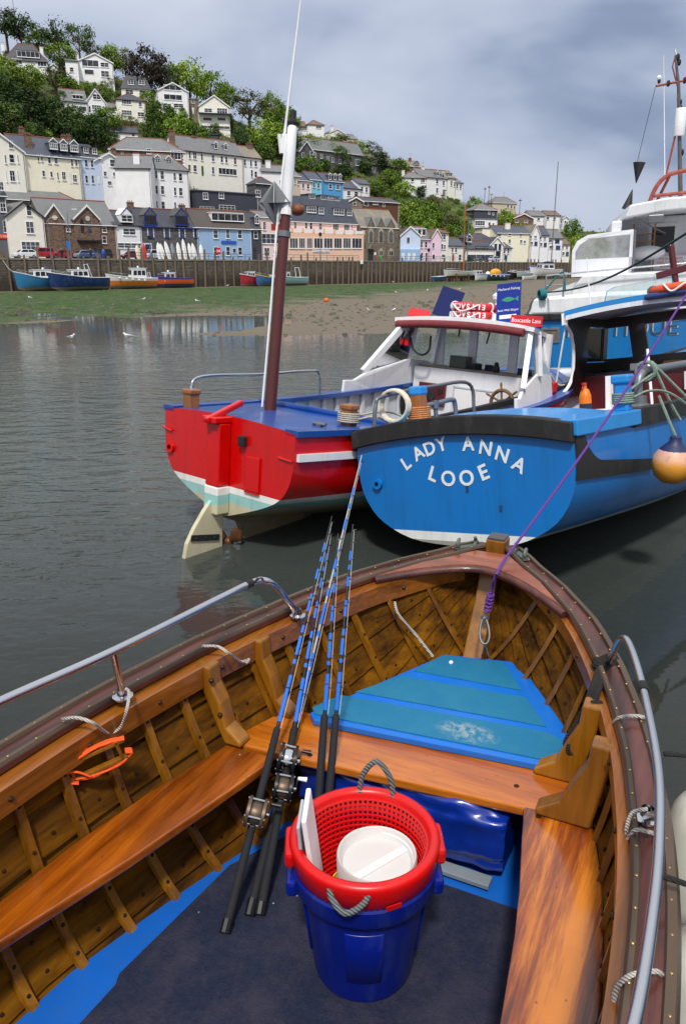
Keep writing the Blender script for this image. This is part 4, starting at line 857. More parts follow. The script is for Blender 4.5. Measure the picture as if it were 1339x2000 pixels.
def car(label,px,q,col,kind='hatch',flip=False,z=QZ):
 p=qx(px,q);t=qthing('parked_car',label,'car',p,q,z+.004,'cars parked on the quay',math.pi if flip else 0)
 m=mat(label.split()[0]+'_car_paint',srgb(*col),.25,var=.03,coat=.6);s=.68;L,Wd=4.0*s,1.7*s
 H=(1.46 if kind=='hatch' else 1.8)*s;prof=[(0,.30),(0,.62),(.1,.75),(.9,.92),(1.0,.94),(3.7,.95),(3.95,.85),(4.0,.45),(3.95,.28)]
 if kind=='van':prof=[(0,.3),(0,.7),(.15,.9),(.8,1.05),(3.9,1.05),(4.0,.5),(3.95,.28)]
 hw=Wd/2;rings=[[(x*s,y*hw,z_*s)for x,z_ in prof]for y in(-1,1)]
 MB().prism([(x*s,-hw,z_*s)for x,z_ in prof],(0,Wd,0)).obj('body',m,t,bevel=.04,local=True)
 a=((.85,.90),(1.5,H/s),(3.2,H/s*.985),(3.85,.93))if kind=='hatch' else((.75,1.02),(1.3,H/s),(3.8,H/s),(3.95,1.02))
 k=.86;cab=MB();lo=[(a[0][0]*s,-hw*.96,a[0][1]*s),(a[3][0]*s,-hw*.96,a[3][1]*s),(a[3][0]*s,hw*.96,a[3][1]*s),(a[0][0]*s,hw*.96,a[0][1]*s)]
 hi=[(a[1][0]*s,-hw*k,a[1][1]*s),(a[2][0]*s,-hw*k,a[2][1]*s),(a[2][0]*s,hw*k,a[2][1]*s),(a[1][0]*s,hw*k,a[1][1]*s)]
 cab.loft([lo,hi]);cab.obj('roof',m,t,bevel=.03,local=True)
 for sg in(-1,1):
  g=MB()
  for f0,f1 in((.08,.5),(.54,.93)):
   P=lambda f,tt:Vector(lo[0]).lerp(Vector(lo[1]),f).lerp(Vector(hi[0]).lerp(Vector(hi[1]),f),tt)
   q4=[P(f0,.18),P(f1,.18),P(f1,.85),P(f0,.85)];q4=[Vector((v.x,v.y*(1 if sg<0 else-1)+sg*.008,v.z))for v in q4];g.add(q4,[(0,1,2,3)])
  g.obj('side_window',MCARG,t,local=True)
 for(A_,B_,off)in((0,0,-1),(1,1,1)):
  l0,l1=Vector(lo[0 if off<0 else 1]),Vector(lo[3 if off<0 else 2]);h0,h1=Vector(hi[0 if off<0 else 1]),Vector(hi[3 if off<0 else 2]);e=Vector((off*.012,0,.004))
  q4=[l0.lerp(l1,.08).lerp(h0.lerp(h1,.08),.15)+e,l0.lerp(l1,.92).lerp(h0.lerp(h1,.92),.15)+e,l0.lerp(l1,.92).lerp(h0.lerp(h1,.92),.88)+e,l0.lerp(l1,.08).lerp(h0.lerp(h1,.08),.88)+e]
  MB().add(q4,[(0,1,2,3)]).obj('windscreen' if off<0 else 'rear_window',MCARG,t,local=True)
 for x in(.75,3.2):
  for sg in(-1,1):
   MR=Matrix.Rotation(R(90),3,'X');w=MB().lathe([(0,-.08*s),(.26*s,-.1*s),(.31*s,-.06*s),(.31*s,.06*s),(.26*s,.1*s),(0,.08*s)],(x*s,sg*(hw-.06),.31*s),16,MR).obj('wheel',MTYRE,t,smooth=30,local=True)
   MB().lathe([(0,-.11*s),(.19*s,-.105*s),(.19*s,.105*s),(0,.11*s)],(x*s,sg*(hw-.06),.31*s),12,MR).obj('rim',MRIM,w,local=True)
 for sg in(-1,1):MB().ball((.06*s,sg*hw*.7,.66*s),(.07,.12,.06),8,6).obj('headlight',MLAMP,t,local=True)
 return t
car('white small hatchback parked beside the cream gable house',28,3.4,(225,228,232));car('red van parked in front of the cream gable house',62,4.2,(170,24,34),'van');car('crimson car parked right of the red van',100,3.6,(150,20,40))
car('silver car parked in front of the fish market',143,3.4,(140,150,165));car('navy car with blue sheen parked by the blue market door',160,4.4,(40,56,104));car('black van parked near the fish market end',178,5.2,(32,34,42),'van')
car('blue estate car parked beside the white blue gabled house',196,3.4,(66,96,160),flip=True);car('maroon car parked below the white fronted building',240,4.0,(96,34,46));car('light grey jeep parked beside the upright boards',283,4.6,(190,200,215),'van')
car('dark grey car parked by the dark inn',928,3.6,(52,56,66));car('pale silver car parked right of the dark inn car',952,3.4,(178,186,198))
first=None;MBRD=mat('white_gelcoat',srgb(236,236,236),.35,var=.04,dirt=srgb(150,150,150),dirtf=.3)
BC={'w':MBRD,'c':mat('cream_gelcoat',srgb(226,214,184),.4),'r':mat('red_gelcoat',srgb(196,48,40),.4),'g':mat('grey_gelcoat',srgb(130,138,150),.4)}
def boards():
 for i,(px,yt,lean,c,lb)in enumerate(((273,478,-.05,'c','cream board standing on end at the left of the row'),(285,476,0,'r','red board standing on end among the white ones'),(314,473,-.02,'w','leftmost white dinghy standing on end by the railing'),(322,475,-.16,'w','white dinghy leaning left by the stone terrace'),(333,470,-.18,'w','white board leaning left next to the grey one'),(343,474,-.12,'g','grey board leaning between white ones'),(353,473,-.05,'w','white dinghy standing right of the grey board'),(364,466,-.05,'w','tallest white board in the row'),(376,474,-.12,'w','white dinghy right of the tallest board'),(384,474,-.15,'w','second white dinghy right of the tallest board'),(396,477,0,'w','small white board at the right end of the row'))):
  q=1.1+.12*(i%3);p_=qx(px,q);P=atq(px,q);h=aty(px,yt,P.y).z-QZ
  t=qthing('upright_dinghy',lb,'dinghy',p_,q,QZ,'dinghies and boards standing on end');t.rotation_euler=(-.12,lean,QA)
  rings=[]
  for j in range(9):
   f=j/8;w=.34*(1-abs(f-.42)**2*1.6)*(1 if f<.85 else max(.12,(1-f)/.15));d=.16*(1-.6*f)
   rings.append([(w*math.cos(a)*.9,-abs(math.sin(a))*d-.02 if math.sin(a)>0 else .03,f*h)for a in[2*math.pi*m_/12 for m_ in range(12)]])
  MB().loft(rings).obj('shell',BC[c],t,smooth=50,local=True)
  MB().tube([(0,-.18,.1),(0,-.12,h*.5),(0,-.03,h*.96)],.02,5).obj('keel_strip',MRAIL,t,local=True)
boards()
MLP=mat('lamp_grey',srgb(120,124,128),.5,.5)
def lamp(label,px,yt,q,arm=.6,style='road'):
 p_=qx(px,q);P=atq(px,q);h=aty(px,yt,P.y).z-QZ;t=qthing('street_lamp',label,'street lamp',p_,q,QZ,'street lamps on the quay')
 MB().tube([(0,0,0),(0,0,h*.3),(0,0,h)],[.09,.06,.045],8).obj('post',MLP,t,local=True)
 if style=='road':
  MB().tube([(0,0,h),(arm*.5,-.1,h+.35),(arm,-.2,h+.42)],.035,6).obj('arm',MLP,t,local=True);MB().bx(arm-.1,-.32,h+.36,arm+.5,-.1,h+.46).obj('lamp_head',MTRIM,t,bevel=.03,local=True)
 else:
  MB().lathe([(.05,0),(.2,.12),(.24,.42),(.1,.56),(0,.62)],(0,0,h),8).obj('lantern',MBLK,t,local=True)
lamp('tall grey street lamp in front of the cream gable house',103,432,2.2);lamp('tall grey street lamp in front of the fish market',142,416,2.6);lamp('street lamp with lantern before the stone terrace',296,468,1.6,style='l');lamp('street lamp with lantern in front of the pink hotel',626,462,1.6,style='l');lamp('street lamp with lantern beside the lilac house',836,492,1.6,style='l')
MRED=mat('signal_red',srgb(206,32,36),.45)
for(px,yb,yt,w,m,lb,nm)in((428,512,484,.7,MRED,'red lifebuoy housing with white emblem on the quay railing','lifebuoy_housing'),(735,505,500,.35,mat('sign_red',srgb(210,70,70),.5),'small round red sign by the church door','notice_sign'),(742,506,500,.4,mat('sign_green',srgb(40,190,70),.5),'small green sign by the church','notice_sign'),(732,503,493,.35,MTRIM,'white notice sign in front of the church','notice_sign'),(706,516,508,.5,MTRIM,'white notice fixed on the quay piling','notice_sign')):
 q=.1 if nm!='notice_sign' or px!=706 else-.4;p_=qx(px,q);P=atq(px,q);z0=aty(px,yb,P.y).z;z1=aty(px,yt,P.y).z;t=qthing(nm,lb,'sign' if nm=='notice_sign' else 'lifebuoy housing',p_,q,QZ)
 zz0,zz1=z0-QZ,z1-QZ
 MB().bx(-w/2,-.06,max(zz0,zz1-w*1.1),w/2,.03,zz1).obj('panel',m,t,bevel=.02,local=True);MB().tube([(0,.05,-.25),(0,.05,zz1*.95)],.03,6).obj('post',MRAIL,t,local=True)
 if nm=='lifebuoy_housing':
  zc=zz1-w*.55;e=MB();e.bx(-.22,-.075,zc-.17,-.12,-.064,zc+.17).bx(.12,-.075,zc-.17,.22,-.064,zc+.17).bx(-.12,-.075,zc-.05,.12,-.064,zc+.05);e.obj('emblem',MTRIM,t,local=True)
MSKIN=mat('skin',srgb(206,160,134),.6);MHAIR=mat('hair',srgb(56,42,34),.8)
def person(label,px,q,top,legs,z=QZ,s=.68,face=0):
 p_=qx(px,q);t=qthing('person',label,'person',p_,q,z,None,face)
 sk=lambda pts,edges,rad,nm,m:skin(pts,edges,rad,nm,m,t)
 S=lambda*a:[Vector(v)*s for v in a]
 MB_=skin(S((0,0,.95),(0,0,1.2),(0,0,1.42),(0,0,1.52),(0,-.02,1.63),(0,-.02,1.72),(.19,0,1.4),(.25,.02,1.12),(.24,-.08,.88),(-.19,0,1.4),(-.25,.02,1.12),(-.24,-.08,.88),(.1,0,.85),(.11,-.02,.48),(.11,.02,.06),(.11,-.12,.03),(-.1,0,.85),(-.11,-.04,.48),(-.11,.02,.06),(-.11,-.12,.03)),[(0,1),(1,2),(2,3),(3,4),(4,5),(2,6),(6,7),(7,8),(2,9),(9,10),(10,11),(0,12),(12,13),(13,14),(14,15),(0,16),(16,17),(17,18),(18,19)],[r*s for r in(.14,.14,.15,.06,.09,.07,.07,.05,.04,.07,.05,.04,.09,.065,.045,.04,.09,.065,.045,.04)],'body',MSKIN,t)
 tb=MB();tb.lathe([(.17,.9),(.18,1.1),(.19,1.35),(.12,1.5),(.06,1.53)],(0,0,0),14)
 for sg in(-1,1):tb.tube([(sg*.16,0,1.42),(sg*.26,.02,1.12),(sg*.25,-.07,.94)],[.09,.07,.06],8)
 tb.v=[v*s for v in tb.v];tb.obj('jacket',top,t,smooth=50,local=True)
 lb=MB()
 for sg in(-1,1):lb.tube([(sg*.09,0,.95),(sg*.11,-.03,.48),(sg*.11,.02,.1)],[.115,.085,.065],8)
 lb.v=[v*s for v in lb.v];lb.obj('trousers',legs,t,smooth=50,local=True)
 MB().ball(Vector((0,.01,1.69))*s,Vector((.1,.105,.09))*s,10,7).obj('hair',MHAIR,t,smooth=60,local=True)
def skin(pts,edges,rad,name,m,par):
 me=bpy.data.meshes.new(name);me.from_pydata([tuple(p)for p in pts],edges,[]);o=bpy.data.objects.new(name,me);COL.objects.link(o);o.parent=par;WM[o.name]=WM[par.name]
 md=o.modifiers.new('skin','SKIN');md.use_smooth_shade=True
 if not me.skin_vertices:me.attributes.new if False else None
 sv=me.skin_vertices[0].data if me.skin_vertices else None
 if sv is None:
  bpy.context.view_layer.objects.active=o;bpy.ops.mesh.customdata_skin_add();sv=me.skin_vertices[0].data
 for v,r in zip(sv,rad):v.radius=(r,r);v.use_root=False
 sv[0].use_root=True;o.modifiers.new('sub','SUBSURF').levels=1;o.modifiers['sub'].render_levels=1;me.materials.append(m);return o
MNAVY=mat('navy_cloth',srgb(36,42,66),.9);MDENIM=mat('denim',srgb(60,78,118),.9);MBLUC=mat('blue_cloth',srgb(48,96,190),.85);MDRK=mat('dark_cloth',srgb(34,34,38),.9)
person('person in dark clothes walking by the lilac pink house',821,1.8,MDRK,MNAVY);person('person in blue jacket standing beside the blue estate car',205,2.4,MBLUC,MDENIM);person('person in dark jacket standing at the quay edge above the navy cruiser',180,.5,MNAVY,MDRK);person('person in black clothes near the blue market door',124,2.2,MDRK,MDRK)
MGW=mat('gull_white',srgb(240,240,240),.7,var=.03);MGG=mat('gull_grey',srgb(150,156,166),.7);MBILL=mat('gull_bill',srgb(214,160,60),.5)
gl0=None;gr=random.Random(11)
for i,(px,py)in enumerate(((280,588),(386,592),(140,666),(252,664),(391,560),(423,558),(444,560),(485,558),(494,557),(501,558),(720,611),(768,610),(774,574),(834,570),(895,568),(986,565),(768,553),(842,549),(60,585),(330,560))):
 d=ray(px,py);t_=20.0
 while t_<180:
  P=CAMP+d*t_
  if P.z<=max(0,bedz(P.x,P.y)):break
  t_+=.1
 if gl0 is None:
  t=thing('gull','white gull standing on the mud flat','gull',P,0,'gulls on the mud');gl0=t
  rings=[]
  for f,w,h,z in((-.30,.01,.01,.20),(-.2,.05,.04,.2),(-.08,.09,.08,.2),(.04,.1,.1,.21),(.14,.08,.09,.24),(.19,.05,.06,.3),(.22,.055,.055,.35),(.27,.03,.03,.355),(.285,.008,.01,.35)):
   rings.append([(f,w*math.cos(a),z+h*math.sin(a))for a in[2*math.pi*k_/10 for k_ in range(10)]])
  MB().loft(rings).obj('body',MGW,t,smooth=70,local=True)
  for sg in(-1,1):
   MB().loft([[(f,sg*(w_+.012*math.cos(a)),z_+h_*math.sin(a))for a in[2*math.pi*k_/8 for k_ in range(8)]]for f,w_,z_,h_ in((-.36,.02,.2,.01),(-.2,.07,.22,.04),(-.02,.1,.23,.06),(.1,.085,.25,.04),(.14,.07,.26,.01))]).obj('wing',MGG,t,smooth=70,local=True)
   MB().tube([(0,sg*.03,.13),(.01,sg*.03,0)],.01,5).tube([(0,sg*.03,.005),(.05,sg*.03,.005)],.012,5).obj('leg',MBILL,t,local=True)
  MB().loft([[(.27,.014*math.cos(a),.35+.014*math.sin(a))for a in(0,1.57,3.14,4.7)],[(.34,.003*math.cos(a),.34+.003*math.sin(a))for a in(0,1.57,3.14,4.7)]]).obj('bill',MBILL,t,local=True)
  t.scale=(.72,)*3
 else:copy_tree(gl0,P,gr.uniform(0,6.28),None if i not in(2,3)else 'white gull wading in the shallow water %s'%('at the left' if i==2 else 'right of the other wading gull'),gr.uniform(.66,.8))
d=atz(637,589,.2);b=thing('mooring_buoy','small orange buoy lying on the mud','buoy',d);MB().ball((0,0,.1),.2,12,8).obj('float',mat('buoy_orange',srgb(226,96,40),.5),b,smooth=60,local=True);MB().tube([(0,0,.28),(0,0,.4)],.04,6).obj('eye',MRAIL,b,local=True)
def hull_rings(L,B,sheer,keel,beam,n=18,m=9,vee=.35,rake=0.0):
 """x from stern 0 to bow L; sheer(f), keel(f) heights, beam(f) half-beam factor; closed by mirrored halves; returns list of rings port->keel->starboard"""
 out=[]
 for i in range(n+1):
  f=i/n;b=B/2*beam(f);zs,zk=sheer(f),keel(f);v=vee+(1-vee)*max(0,f-.45)/.55
  half=[]
  for j in range(m+1):
   t=j/m;a=t*math.pi/2
   ye=math.sin(a)**.8;ze=1-math.cos(a)**1.1
   y=b*lerp(ye,t**(.85),v*.8);z=zk+(zs-zk)*lerp(ze,t,v*.8)
   xo=rake*(z-zk)/max(.01,(zs-zk))*max(0,f-.6)/.4
   half.append((L*f+xo,y,z))
  out.append([(x,y,z)for x,y,z in half[::-1]]+[(x,-y,z)for x,y,z in half[1:]])
 return out
def m_bands(name,bands,rough=.3,coat=.3,axis=2,dirt=None):
 """painted hull: colours change at fixed heights of the hull itself (topside, boot line, bottom paint)"""
 m,nt,p,oc=newmat(name);sp=nt.n('ShaderNodeSeparateXYZ');nt.l(oc,sp.inputs[0]);c=None
 for z,col in bands:
  if c is None:c=nt.mix(0.0,col,col);continue
  k=nt.n('ShaderNodeMath',operation='GREATER_THAN');nt.l(sp.outputs[axis],k.inputs[0]);k.inputs[1].default_value=z;c=nt.mix(k.outputs[0],c,col)
 f=nt.noise(oc,2.2,6,.65);c=nt.mix(nt.ramp(f,[(.45,0),(.8,.22)]),c,dirt or(.25,.25,.22));f3=nt.noise(nt.mapping(oc,(5,5,.7)),1.6,5,.7)
 c=nt.mix(nt.ramp(f3,[(.5,0),(.8,.3)]),c,tuple(v*.5 for v in(dirt or(.1,.09,.08))));c=nt.mix(nt.ramp(nt.noise(nt.mapping(oc,(2,2,30)),3,5,.8),[(.6,0),(.75,.16)]),c,(.5,.5,.5))
 nt.l(c,p.inputs['Base Color']);nt.l(nt.ramp(f,[(.3,rough*.8),(.7,min(1,rough*1.6))]),p.inputs['Roughness']);p.inputs['Coat Weight'].default_value=coat;p.inputs['Coat Roughness'].default_value=.1
 nt.l(nt.bump(nt.noise(oc,9,3),.06,.01),p.inputs['Normal']);return m
MWHT=mat('white_paint',srgb(232,234,238),.35,var=.05,coat=.2,dirt=srgb(150,150,145),dirtf=.35)
MSS=mat('stainless_steel',srgb(200,202,206),.16,1.0,var=.05);MROPE=mat('weathered_rope',srgb(170,164,150),.9,var=.25,vs=40)
MORANGE=mat('orange_paint',srgb(232,92,30),.4);MDECK=mat('grey_deck',srgb(170,172,174),.7)
fbi=0
def farboat(label,pxs,pxb,q,hull_bands,B=1.3,free=.55,bow=.25,cabin=None,mast=0,list_=0.0,rz=0.0,deckm=None,name='fishing_boat',cat='boat',keelz=0,group='boats lying along the far quay',z=None,fend=0,rail=None):
 """pxs / pxb: pixel columns of stern and bow on the line q"""
 Ps,Pb=atq(pxs,q),atq(pxb,q);dv=Pb-Ps;L=dv.length;ang=math.atan2(dv.y,dv.x)+rz;L*=1
 zz=bedz(Ps.x,Ps.y)if z is None else z
 t=thing(name,label,cat,(Ps.x,Ps.y,zz),ang,group);t.rotation_euler=(list_,0,ang);t.scale=(1,1,1.22)
 bm_=lambda f:(.78+.22*min(1,f/.35))if f<.45 else max(.03,1-((f-.45)/.55)**2.4)
 sh=lambda f:.38+free*(1+bow*3.0*max(0,f-.3)**1.5);kl=lambda f:0.02 if f<.78 else .02+(f-.78)**1.6*4.2*free
 hm=m_bands(label.split()[0]+'_hull_paint_%d'%(len(bpy.data.materials)),hull_bands)
 rg=hull_rings(L,B,sh,kl,bm_,14,6,rake=.12*L*.3);MB().loft(rg,closed=False).prism([Vector(p)for p in rg[0]],(.02,0,0)).obj('hull',hm,t,smooth=50,local=True)
 dk=MB();k=[([r[0][0],r[0][1]*.96,r[0][2]-.07],[r[-1][0],r[-1][1]*.96,r[-1][2]-.07])for r in rg];dk.loft([[a,b]for a,b in k],closed=False,caps=False);dk.obj('deck',deckm or MDECK,t,local=True)
 gw=MB();gw.tube([r[0]for r in rg],.035,5).tube([r[-1]for r in rg],.035,5);gw.obj('gunwale',MWHT if rail is None else rail,t,local=True)
 z0=.38+free-.08
 if cabin:
  x0,x1,h,w,cm,nw=cabin;x0*=L;x1*=L;w*=B/2;zt=z0+h;rk=.22*h;rk0=.08*h
  lo=[(x0,-w,z0-.2),(x1,-w*.85,z0-.2),(x1,w*.85,z0-.2),(x0,w,z0-.2)];hi=[(x0+rk0,-w*.88,zt),(x1-rk,-w*.75,zt),(x1-rk,w*.75,zt),(x0+rk0,w*.88,zt)]
  MB().loft([lo,hi]).obj('cabin',cm,t,bevel=.03,local=True)
  MB().prism([Vector(v)*1+Vector((dx,dy,.003))for v,dx,dy in zip(hi,(-.08,.08,.08,-.08),(-.05,-.05,.05,.05))],(0,0,.05)).obj('cabin_roof',cm,t,bevel=.015,local=True)
  for sg in(0,1):
   a,b=(0,1)if sg==0 else(3,2)
   for i in range(nw):
    P=lambda f,tt:Vector(lo[a]).lerp(Vector(lo[b]),f).lerp(Vector(hi[a]).lerp(Vector(hi[b]),f),tt)+Vector((0,-.01 if sg==0 else .01,0))
    f0,f1=.08+.86*i/nw,.08+.86*(i+.82)/nw;MB().add([P(f0,.48),P(f1,.48),P(f1,.86),P(f0,.86)],[(0,1,2,3)]).obj('cabin_window',MCARG,t,local=True)
  for(a,b,e)in((1,2,.012),(0,3,-.012)):
   for i in range(2):
    P=lambda f,tt:Vector(lo[a]).lerp(Vector(lo[b]),f).lerp(Vector(hi[a]).lerp(Vector(hi[b]),f),tt)+Vector((e,0,0))
    f0,f1=.08+.44*i,.08+.44*i+.38;MB().add([P(f0,.5),P(f1,.5),P(f1,.88),P(f0,.88)],[(0,1,2,3)]).obj('windscreen',MCARG,t,local=True)
 if mast:
  xm=(cabin[0]+.1)*L if cabin else .55*L
  mz=(z0+cabin[2])if cabin else z0
  o=MB().tube([(xm,0,mz-.1),(xm,0,mz+mast)],[.05,.025],6).obj('mast',MGAL,t,local=True);MB().tube([(xm,-.3,mz+mast*.55),(xm,.3,mz+mast*.55)],.02,5).obj('crosstree',MGAL,o,local=True)
  if cabin:MB().ball((xm+.25,0,mz+.16),(.12,.12,.1),8,6).obj('radar_dome',MWHT,t,local=True)
 for i in range(fend):
  x=L*(.3+.5*i/max(1,fend-1))
  for sg in(-1,1):
   r=rg[int(round(x/L*14))][0];MB().ball((x,sg*(abs(r[1])+.07),r[2]-.18),(.16,.09,.09),8,6).obj('fender',MWHT,t,local=True)
 rail_=MB();rs=rg[8:14]
 rail_.tube([(r[0][0],r[0][1]*.95,r[0][2]+.25)for r in rs]+[(r[-1][0],r[-1][1]*.95,r[-1][2]+.25)for r in rs[::-1]],.018,5)
 for r in rs[::2]:
  for s_ in(r[0],r[-1]):rail_.tube([(s_[0],s_[1]*.95,s_[2]),(s_[0],s_[1]*.95,s_[2]+.25)],.015,5)
 if free>.4:rail_.obj('bow_rail',MSS,t,local=True)
 return t,L,z0,B
c3=lambda*a:srgb(*a)
grime=c3(120,118,104)
farboat('blue hulled cruiser with white cabin and red roof hatch at far left',105,26,-1.4,[(0,grime),(.3,c3(40,120,170))],1.7,.72,.45,(.12,.62,.75,.8,MWHT,3),.5,.05,rz=.12,name='cabin_cruiser')
t,L,z0,B=farboat('navy blue cruiser with white cabin beside the blue one',208,92,-2.6,[(0,grime),(.3,c3(24,50,110))],1.8,.72,.4,(.36,.68,.75,.8,MWHT,3),1.2,.04,rz=.08,name='cabin_cruiser')
MB().tube([(L*.3,-.5,z0),(L*.36,-.45,z0+1.25),(L*.36,.45,z0+1.25),(L*.3,.5,z0)],.035,6).obj('radar_arch',MWHT,t,local=True)
t,L,z0,B=farboat('orange fishing boat with white wheelhouse and row of white fenders',302,208,-1.5,[(0,grime),(.32,c3(226,130,40)),(.78,c3(230,230,230))],1.8,.62,.35,(.22,.55,.95,.62,MWHT,3),.8,-.03,fend=5)
MB().tube([(L*.12,-.3,z0),(L*.14,-.28,z0+.6),(L*.14,.28,z0+.6),(L*.12,.3,z0)],.04,6).obj('gantry',MWHT,t,local=True)
farboat('bright orange launch with white cabin and blue bottom',374,302,-1.5,[(0,c3(30,60,96)),(.42,c3(232,96,34)),(.82,c3(70,60,170))],1.4,.55,.2,(.5,.8,.6,.7,MWHT,2),.5,.0,rail=mat('purple_rail',srgb(80,66,170),.5))
farboat('small red fishing boat with white wheelhouse in front of the quay',506,470,-1.3,[(0,grime),(.2,c3(160,30,50))],1.3,.6,.3,(.3,.75,.55,.75,MWHT,3),0,.06)
farboat('blue boat with yellow rail beside the small red boat',534,500,-2.2,[(0,grime),(.2,c3(60,100,160))],1.3,.55,.3,None,0,0,rail=mat('yellow_rail',srgb(226,196,50),.5))
t,L,z0,B=farboat('pale grey boat with white gantry right of the mast',597,528,-2.0,[(0,grime),(.25,c3(150,190,196))],1.5,.5,.3,(.5,.72,.6,.6,MWHT,2),.5)
MB().tube([(L*.22,-.5,z0),(L*.26,-.45,z0+1.1),(L*.26,.45,z0+1.1),(L*.22,.5,z0)],.05,6).obj('gantry',MWHT,t,local=True)
MB().ball((L*.06,-.5,z0),.14,8,6).obj('fender',MRED,t,local=True)
farboat('low blue dinghy with red end lying near the church side',846,872,-2.2,[(0,grime),(.1,c3(40,90,150))],1.1,.2,.3,name='dinghy',z=.75)
t,L,z0,B=farboat('white wooden yacht propped on legs with varnished mast',926,868,-2.4,[(0,c3(110,60,50)),(.35,c3(214,214,210))],1.5,.5,.2,z=1.15,name='wooden_yacht')
MB().tube([(L*.38,0,z0),(L*.42,0,z0+8.4)],[.12,.08],8).obj('mast',mat('varnished_spar',srgb(166,92,44),.4,coat=.4),t,local=True);MB().tube([(L*.28,.1,z0),(L*.28,0,z0+7.0)],.08,6).obj('boom',MGAL,t,local=True)
for sg in(-1,1):
 for f in(.3,.7):MB().beam((L*f,sg*.72,-.5),(L*f,sg*.6,.6),.16,.16).obj('leg',WALL['wood'],t,local=True)
farboat('blue and white cabin boat right of the wooden yacht',944,914,-2.2,[(0,grime),(.1,c3(90,130,190))],1.2,.4,.3,(.2,.6,.5,.7,MWHT,2),0,z=.85)
farboat('small white dinghy under the blue and white cabin boat',948,928,-3.4,[(0,grime),(.1,c3(226,228,230))],1.0,.3,.3,name='dinghy',z=.7)
t,L,z0,B=farboat('cluttered workboat with bright yellow cover',990,944,-3.0,[(0,grime),(.12,c3(60,84,120))],1.7,.4,.2,z=.7,name='workboat',fend=4)
MB().ball((L*.5,0,z0+.35),(L*.22,.55,.55),12,8).obj('cover',mat('yellow_tarpaulin',srgb(222,160,34),.6,var=.15),t,smooth=60,local=True);MB().ball((L*.82,0,z0+.2),(.4,.4,.35),10,7).obj('crate_cover',MWHT,t,smooth=60,local=True);MB().bx(L*.1,-.5,z0,L*.2,.5,z0+.3).obj('locker',MBLUC,t,local=True)
farboat('tiny black and white motor boat against the quay',1010,992,-1.2,[(0,c3(40,40,44)),(.4,c3(40,40,44))],1.1,.4,.3,(.3,.7,.4,.7,MWHT,2),0,z=1.0,name='motor_boat')
t,L,z0,B=farboat('grey sailing yacht with folded blue sail and tall aluminium mast',1052,1010,-2.6,[(0,c3(60,62,60)),(.35,c3(170,180,184))],1.5,.45,.3,(.3,.6,.3,.6,MWHT,2),0,z=.9,name='sailing_yacht')
MB().tube([(L*.45,0,z0),(L*.45,0,z0+4.6)],[.07,.05],6).obj('mast',mat('tan_spar',srgb(170,150,124),.5),t,local=True);MB().ball((L*.3,0,z0+.75),(L*.26,.16,.2),10,7).obj('folded_sail',MBLUC,t,smooth=60,local=True)
t,L,z0,B=farboat('white motor cruiser with arched windscreen and tall mast near the big boat',1092,1036,-3.2,[(0,grime),(.15,c3(236,236,238))],1.9,.7,.25,(.3,.72,.8,.8,MWHT,2),0,z=1.2,name='motor_cruiser')
MB().tube([(L*.32,0,z0),(L*.34,0,z0+14.5)],[.10,.06],8).obj('mast',MGAL,t,local=True);MB().ball((L*.42,0,z0+1.0),(L*.2,.22,.2),10,7).obj('folded_sail',MNAVY,t,smooth=60,local=True)
farboat('white canoe lying on the mud below the motor cruiser',1022,1048,-4.0,[(0,c3(230,230,226)),(.1,c3(232,232,230))],.7,.14,.2,name='canoe',z=.75)
farboat('white open boat with blue engine cover right of the motor cruiser',1104,1086,-2.0,[(0,grime),(.1,c3(226,228,230))],1.2,.4,.3,name='dinghy',z=1.0)
def far_line(label,a,b,sag):
 mobj('mooring_rope',label,'rope',MB().tube([a.lerp(b,k/10)-Vector((0,0,sag*math.sin(math.pi*k/10)))for k in range(11)],.03,5),MROPE,smooth=60)
qe=lambda px,dz:(lambda P:Vector((P.x,P.y,QZ+dz)))(atq(px,-.1))
far_line('pale rope slanting from the quay wall down to the mud right of the grey boat',qe(590,-.4),atz(672,547,.75),.15);far_line('thin rope from the quay top to the bow of the blue hulled cruiser',qe(8,-.2),atz(28,532,2.4),.2);far_line('thin rope from the quay top to the orange fishing boat',qe(232,-.2),atz(300,535,2.0),.3)
ms=MB();mr=random.Random(31)
for i in range(1500):
 px,py=mr.uniform(-20,1040),mr.triangular(552,660,600);d=ray(px,py);t_=(CAMH-.1)/-d.z;P=CAMP+d*t_
 for _ in range(6):t_=(CAMH-bedz(P.x,P.y))/-d.z;P=CAMP+d*t_
 if pq(P.x,P.y)[1]>-1 or P.z<-.05 or P.y>150:continue
 s=mr.uniform(.04,.13)*(2.2 if mr.random()<.06 else 1);b0=[Vector((P.x+s*mr.uniform(.6,1.5)*math.cos(a),P.y+s*mr.uniform(.6,1.5)*math.sin(a),P.z-.02))for a in(0,1.26,2.5,3.77,5.0)];b1=[v.lerp(P,.45)+Vector((0,0,s*.55))for v in b0];ms.loft([b0,b1])
tag(ms.obj('mud_stones',mat('wet_stone',srgb(66,62,52),.6,var=.5,vs=1.5,col2=srgb(96,96,70))),'small stones and weed clumps strewn over the mud','stones',kind='stuff')
def frame(P,alpha,pitch=0,heel=0):
 """x forward (alpha clockwise from +Y), y to port, z up; pitch>0 bow down, heel>0 port side up"""
 return Matrix.Translation(P)@Matrix.Rotation(R(90-alpha),4,'Z')@Matrix.Rotation(R(pitch),4,'Y')@Matrix.Rotation(R(heel),4,'X')
def cat1(P,u):
 """Catmull-Rom over a list of tuples, u in 0..len-1"""
 i=min(int(u),len(P)-2);t=u-i;g=lambda k:Vector(P[max(0,min(len(P)-1,k))]);a,b,c,d=g(i-1),g(i),g(i+1),g(i+2)
 return .5*((2*b)+(c-a)*t+(2*a-5*b+4*c-d)*t*t+(3*b-a-3*c+d)*t**3)
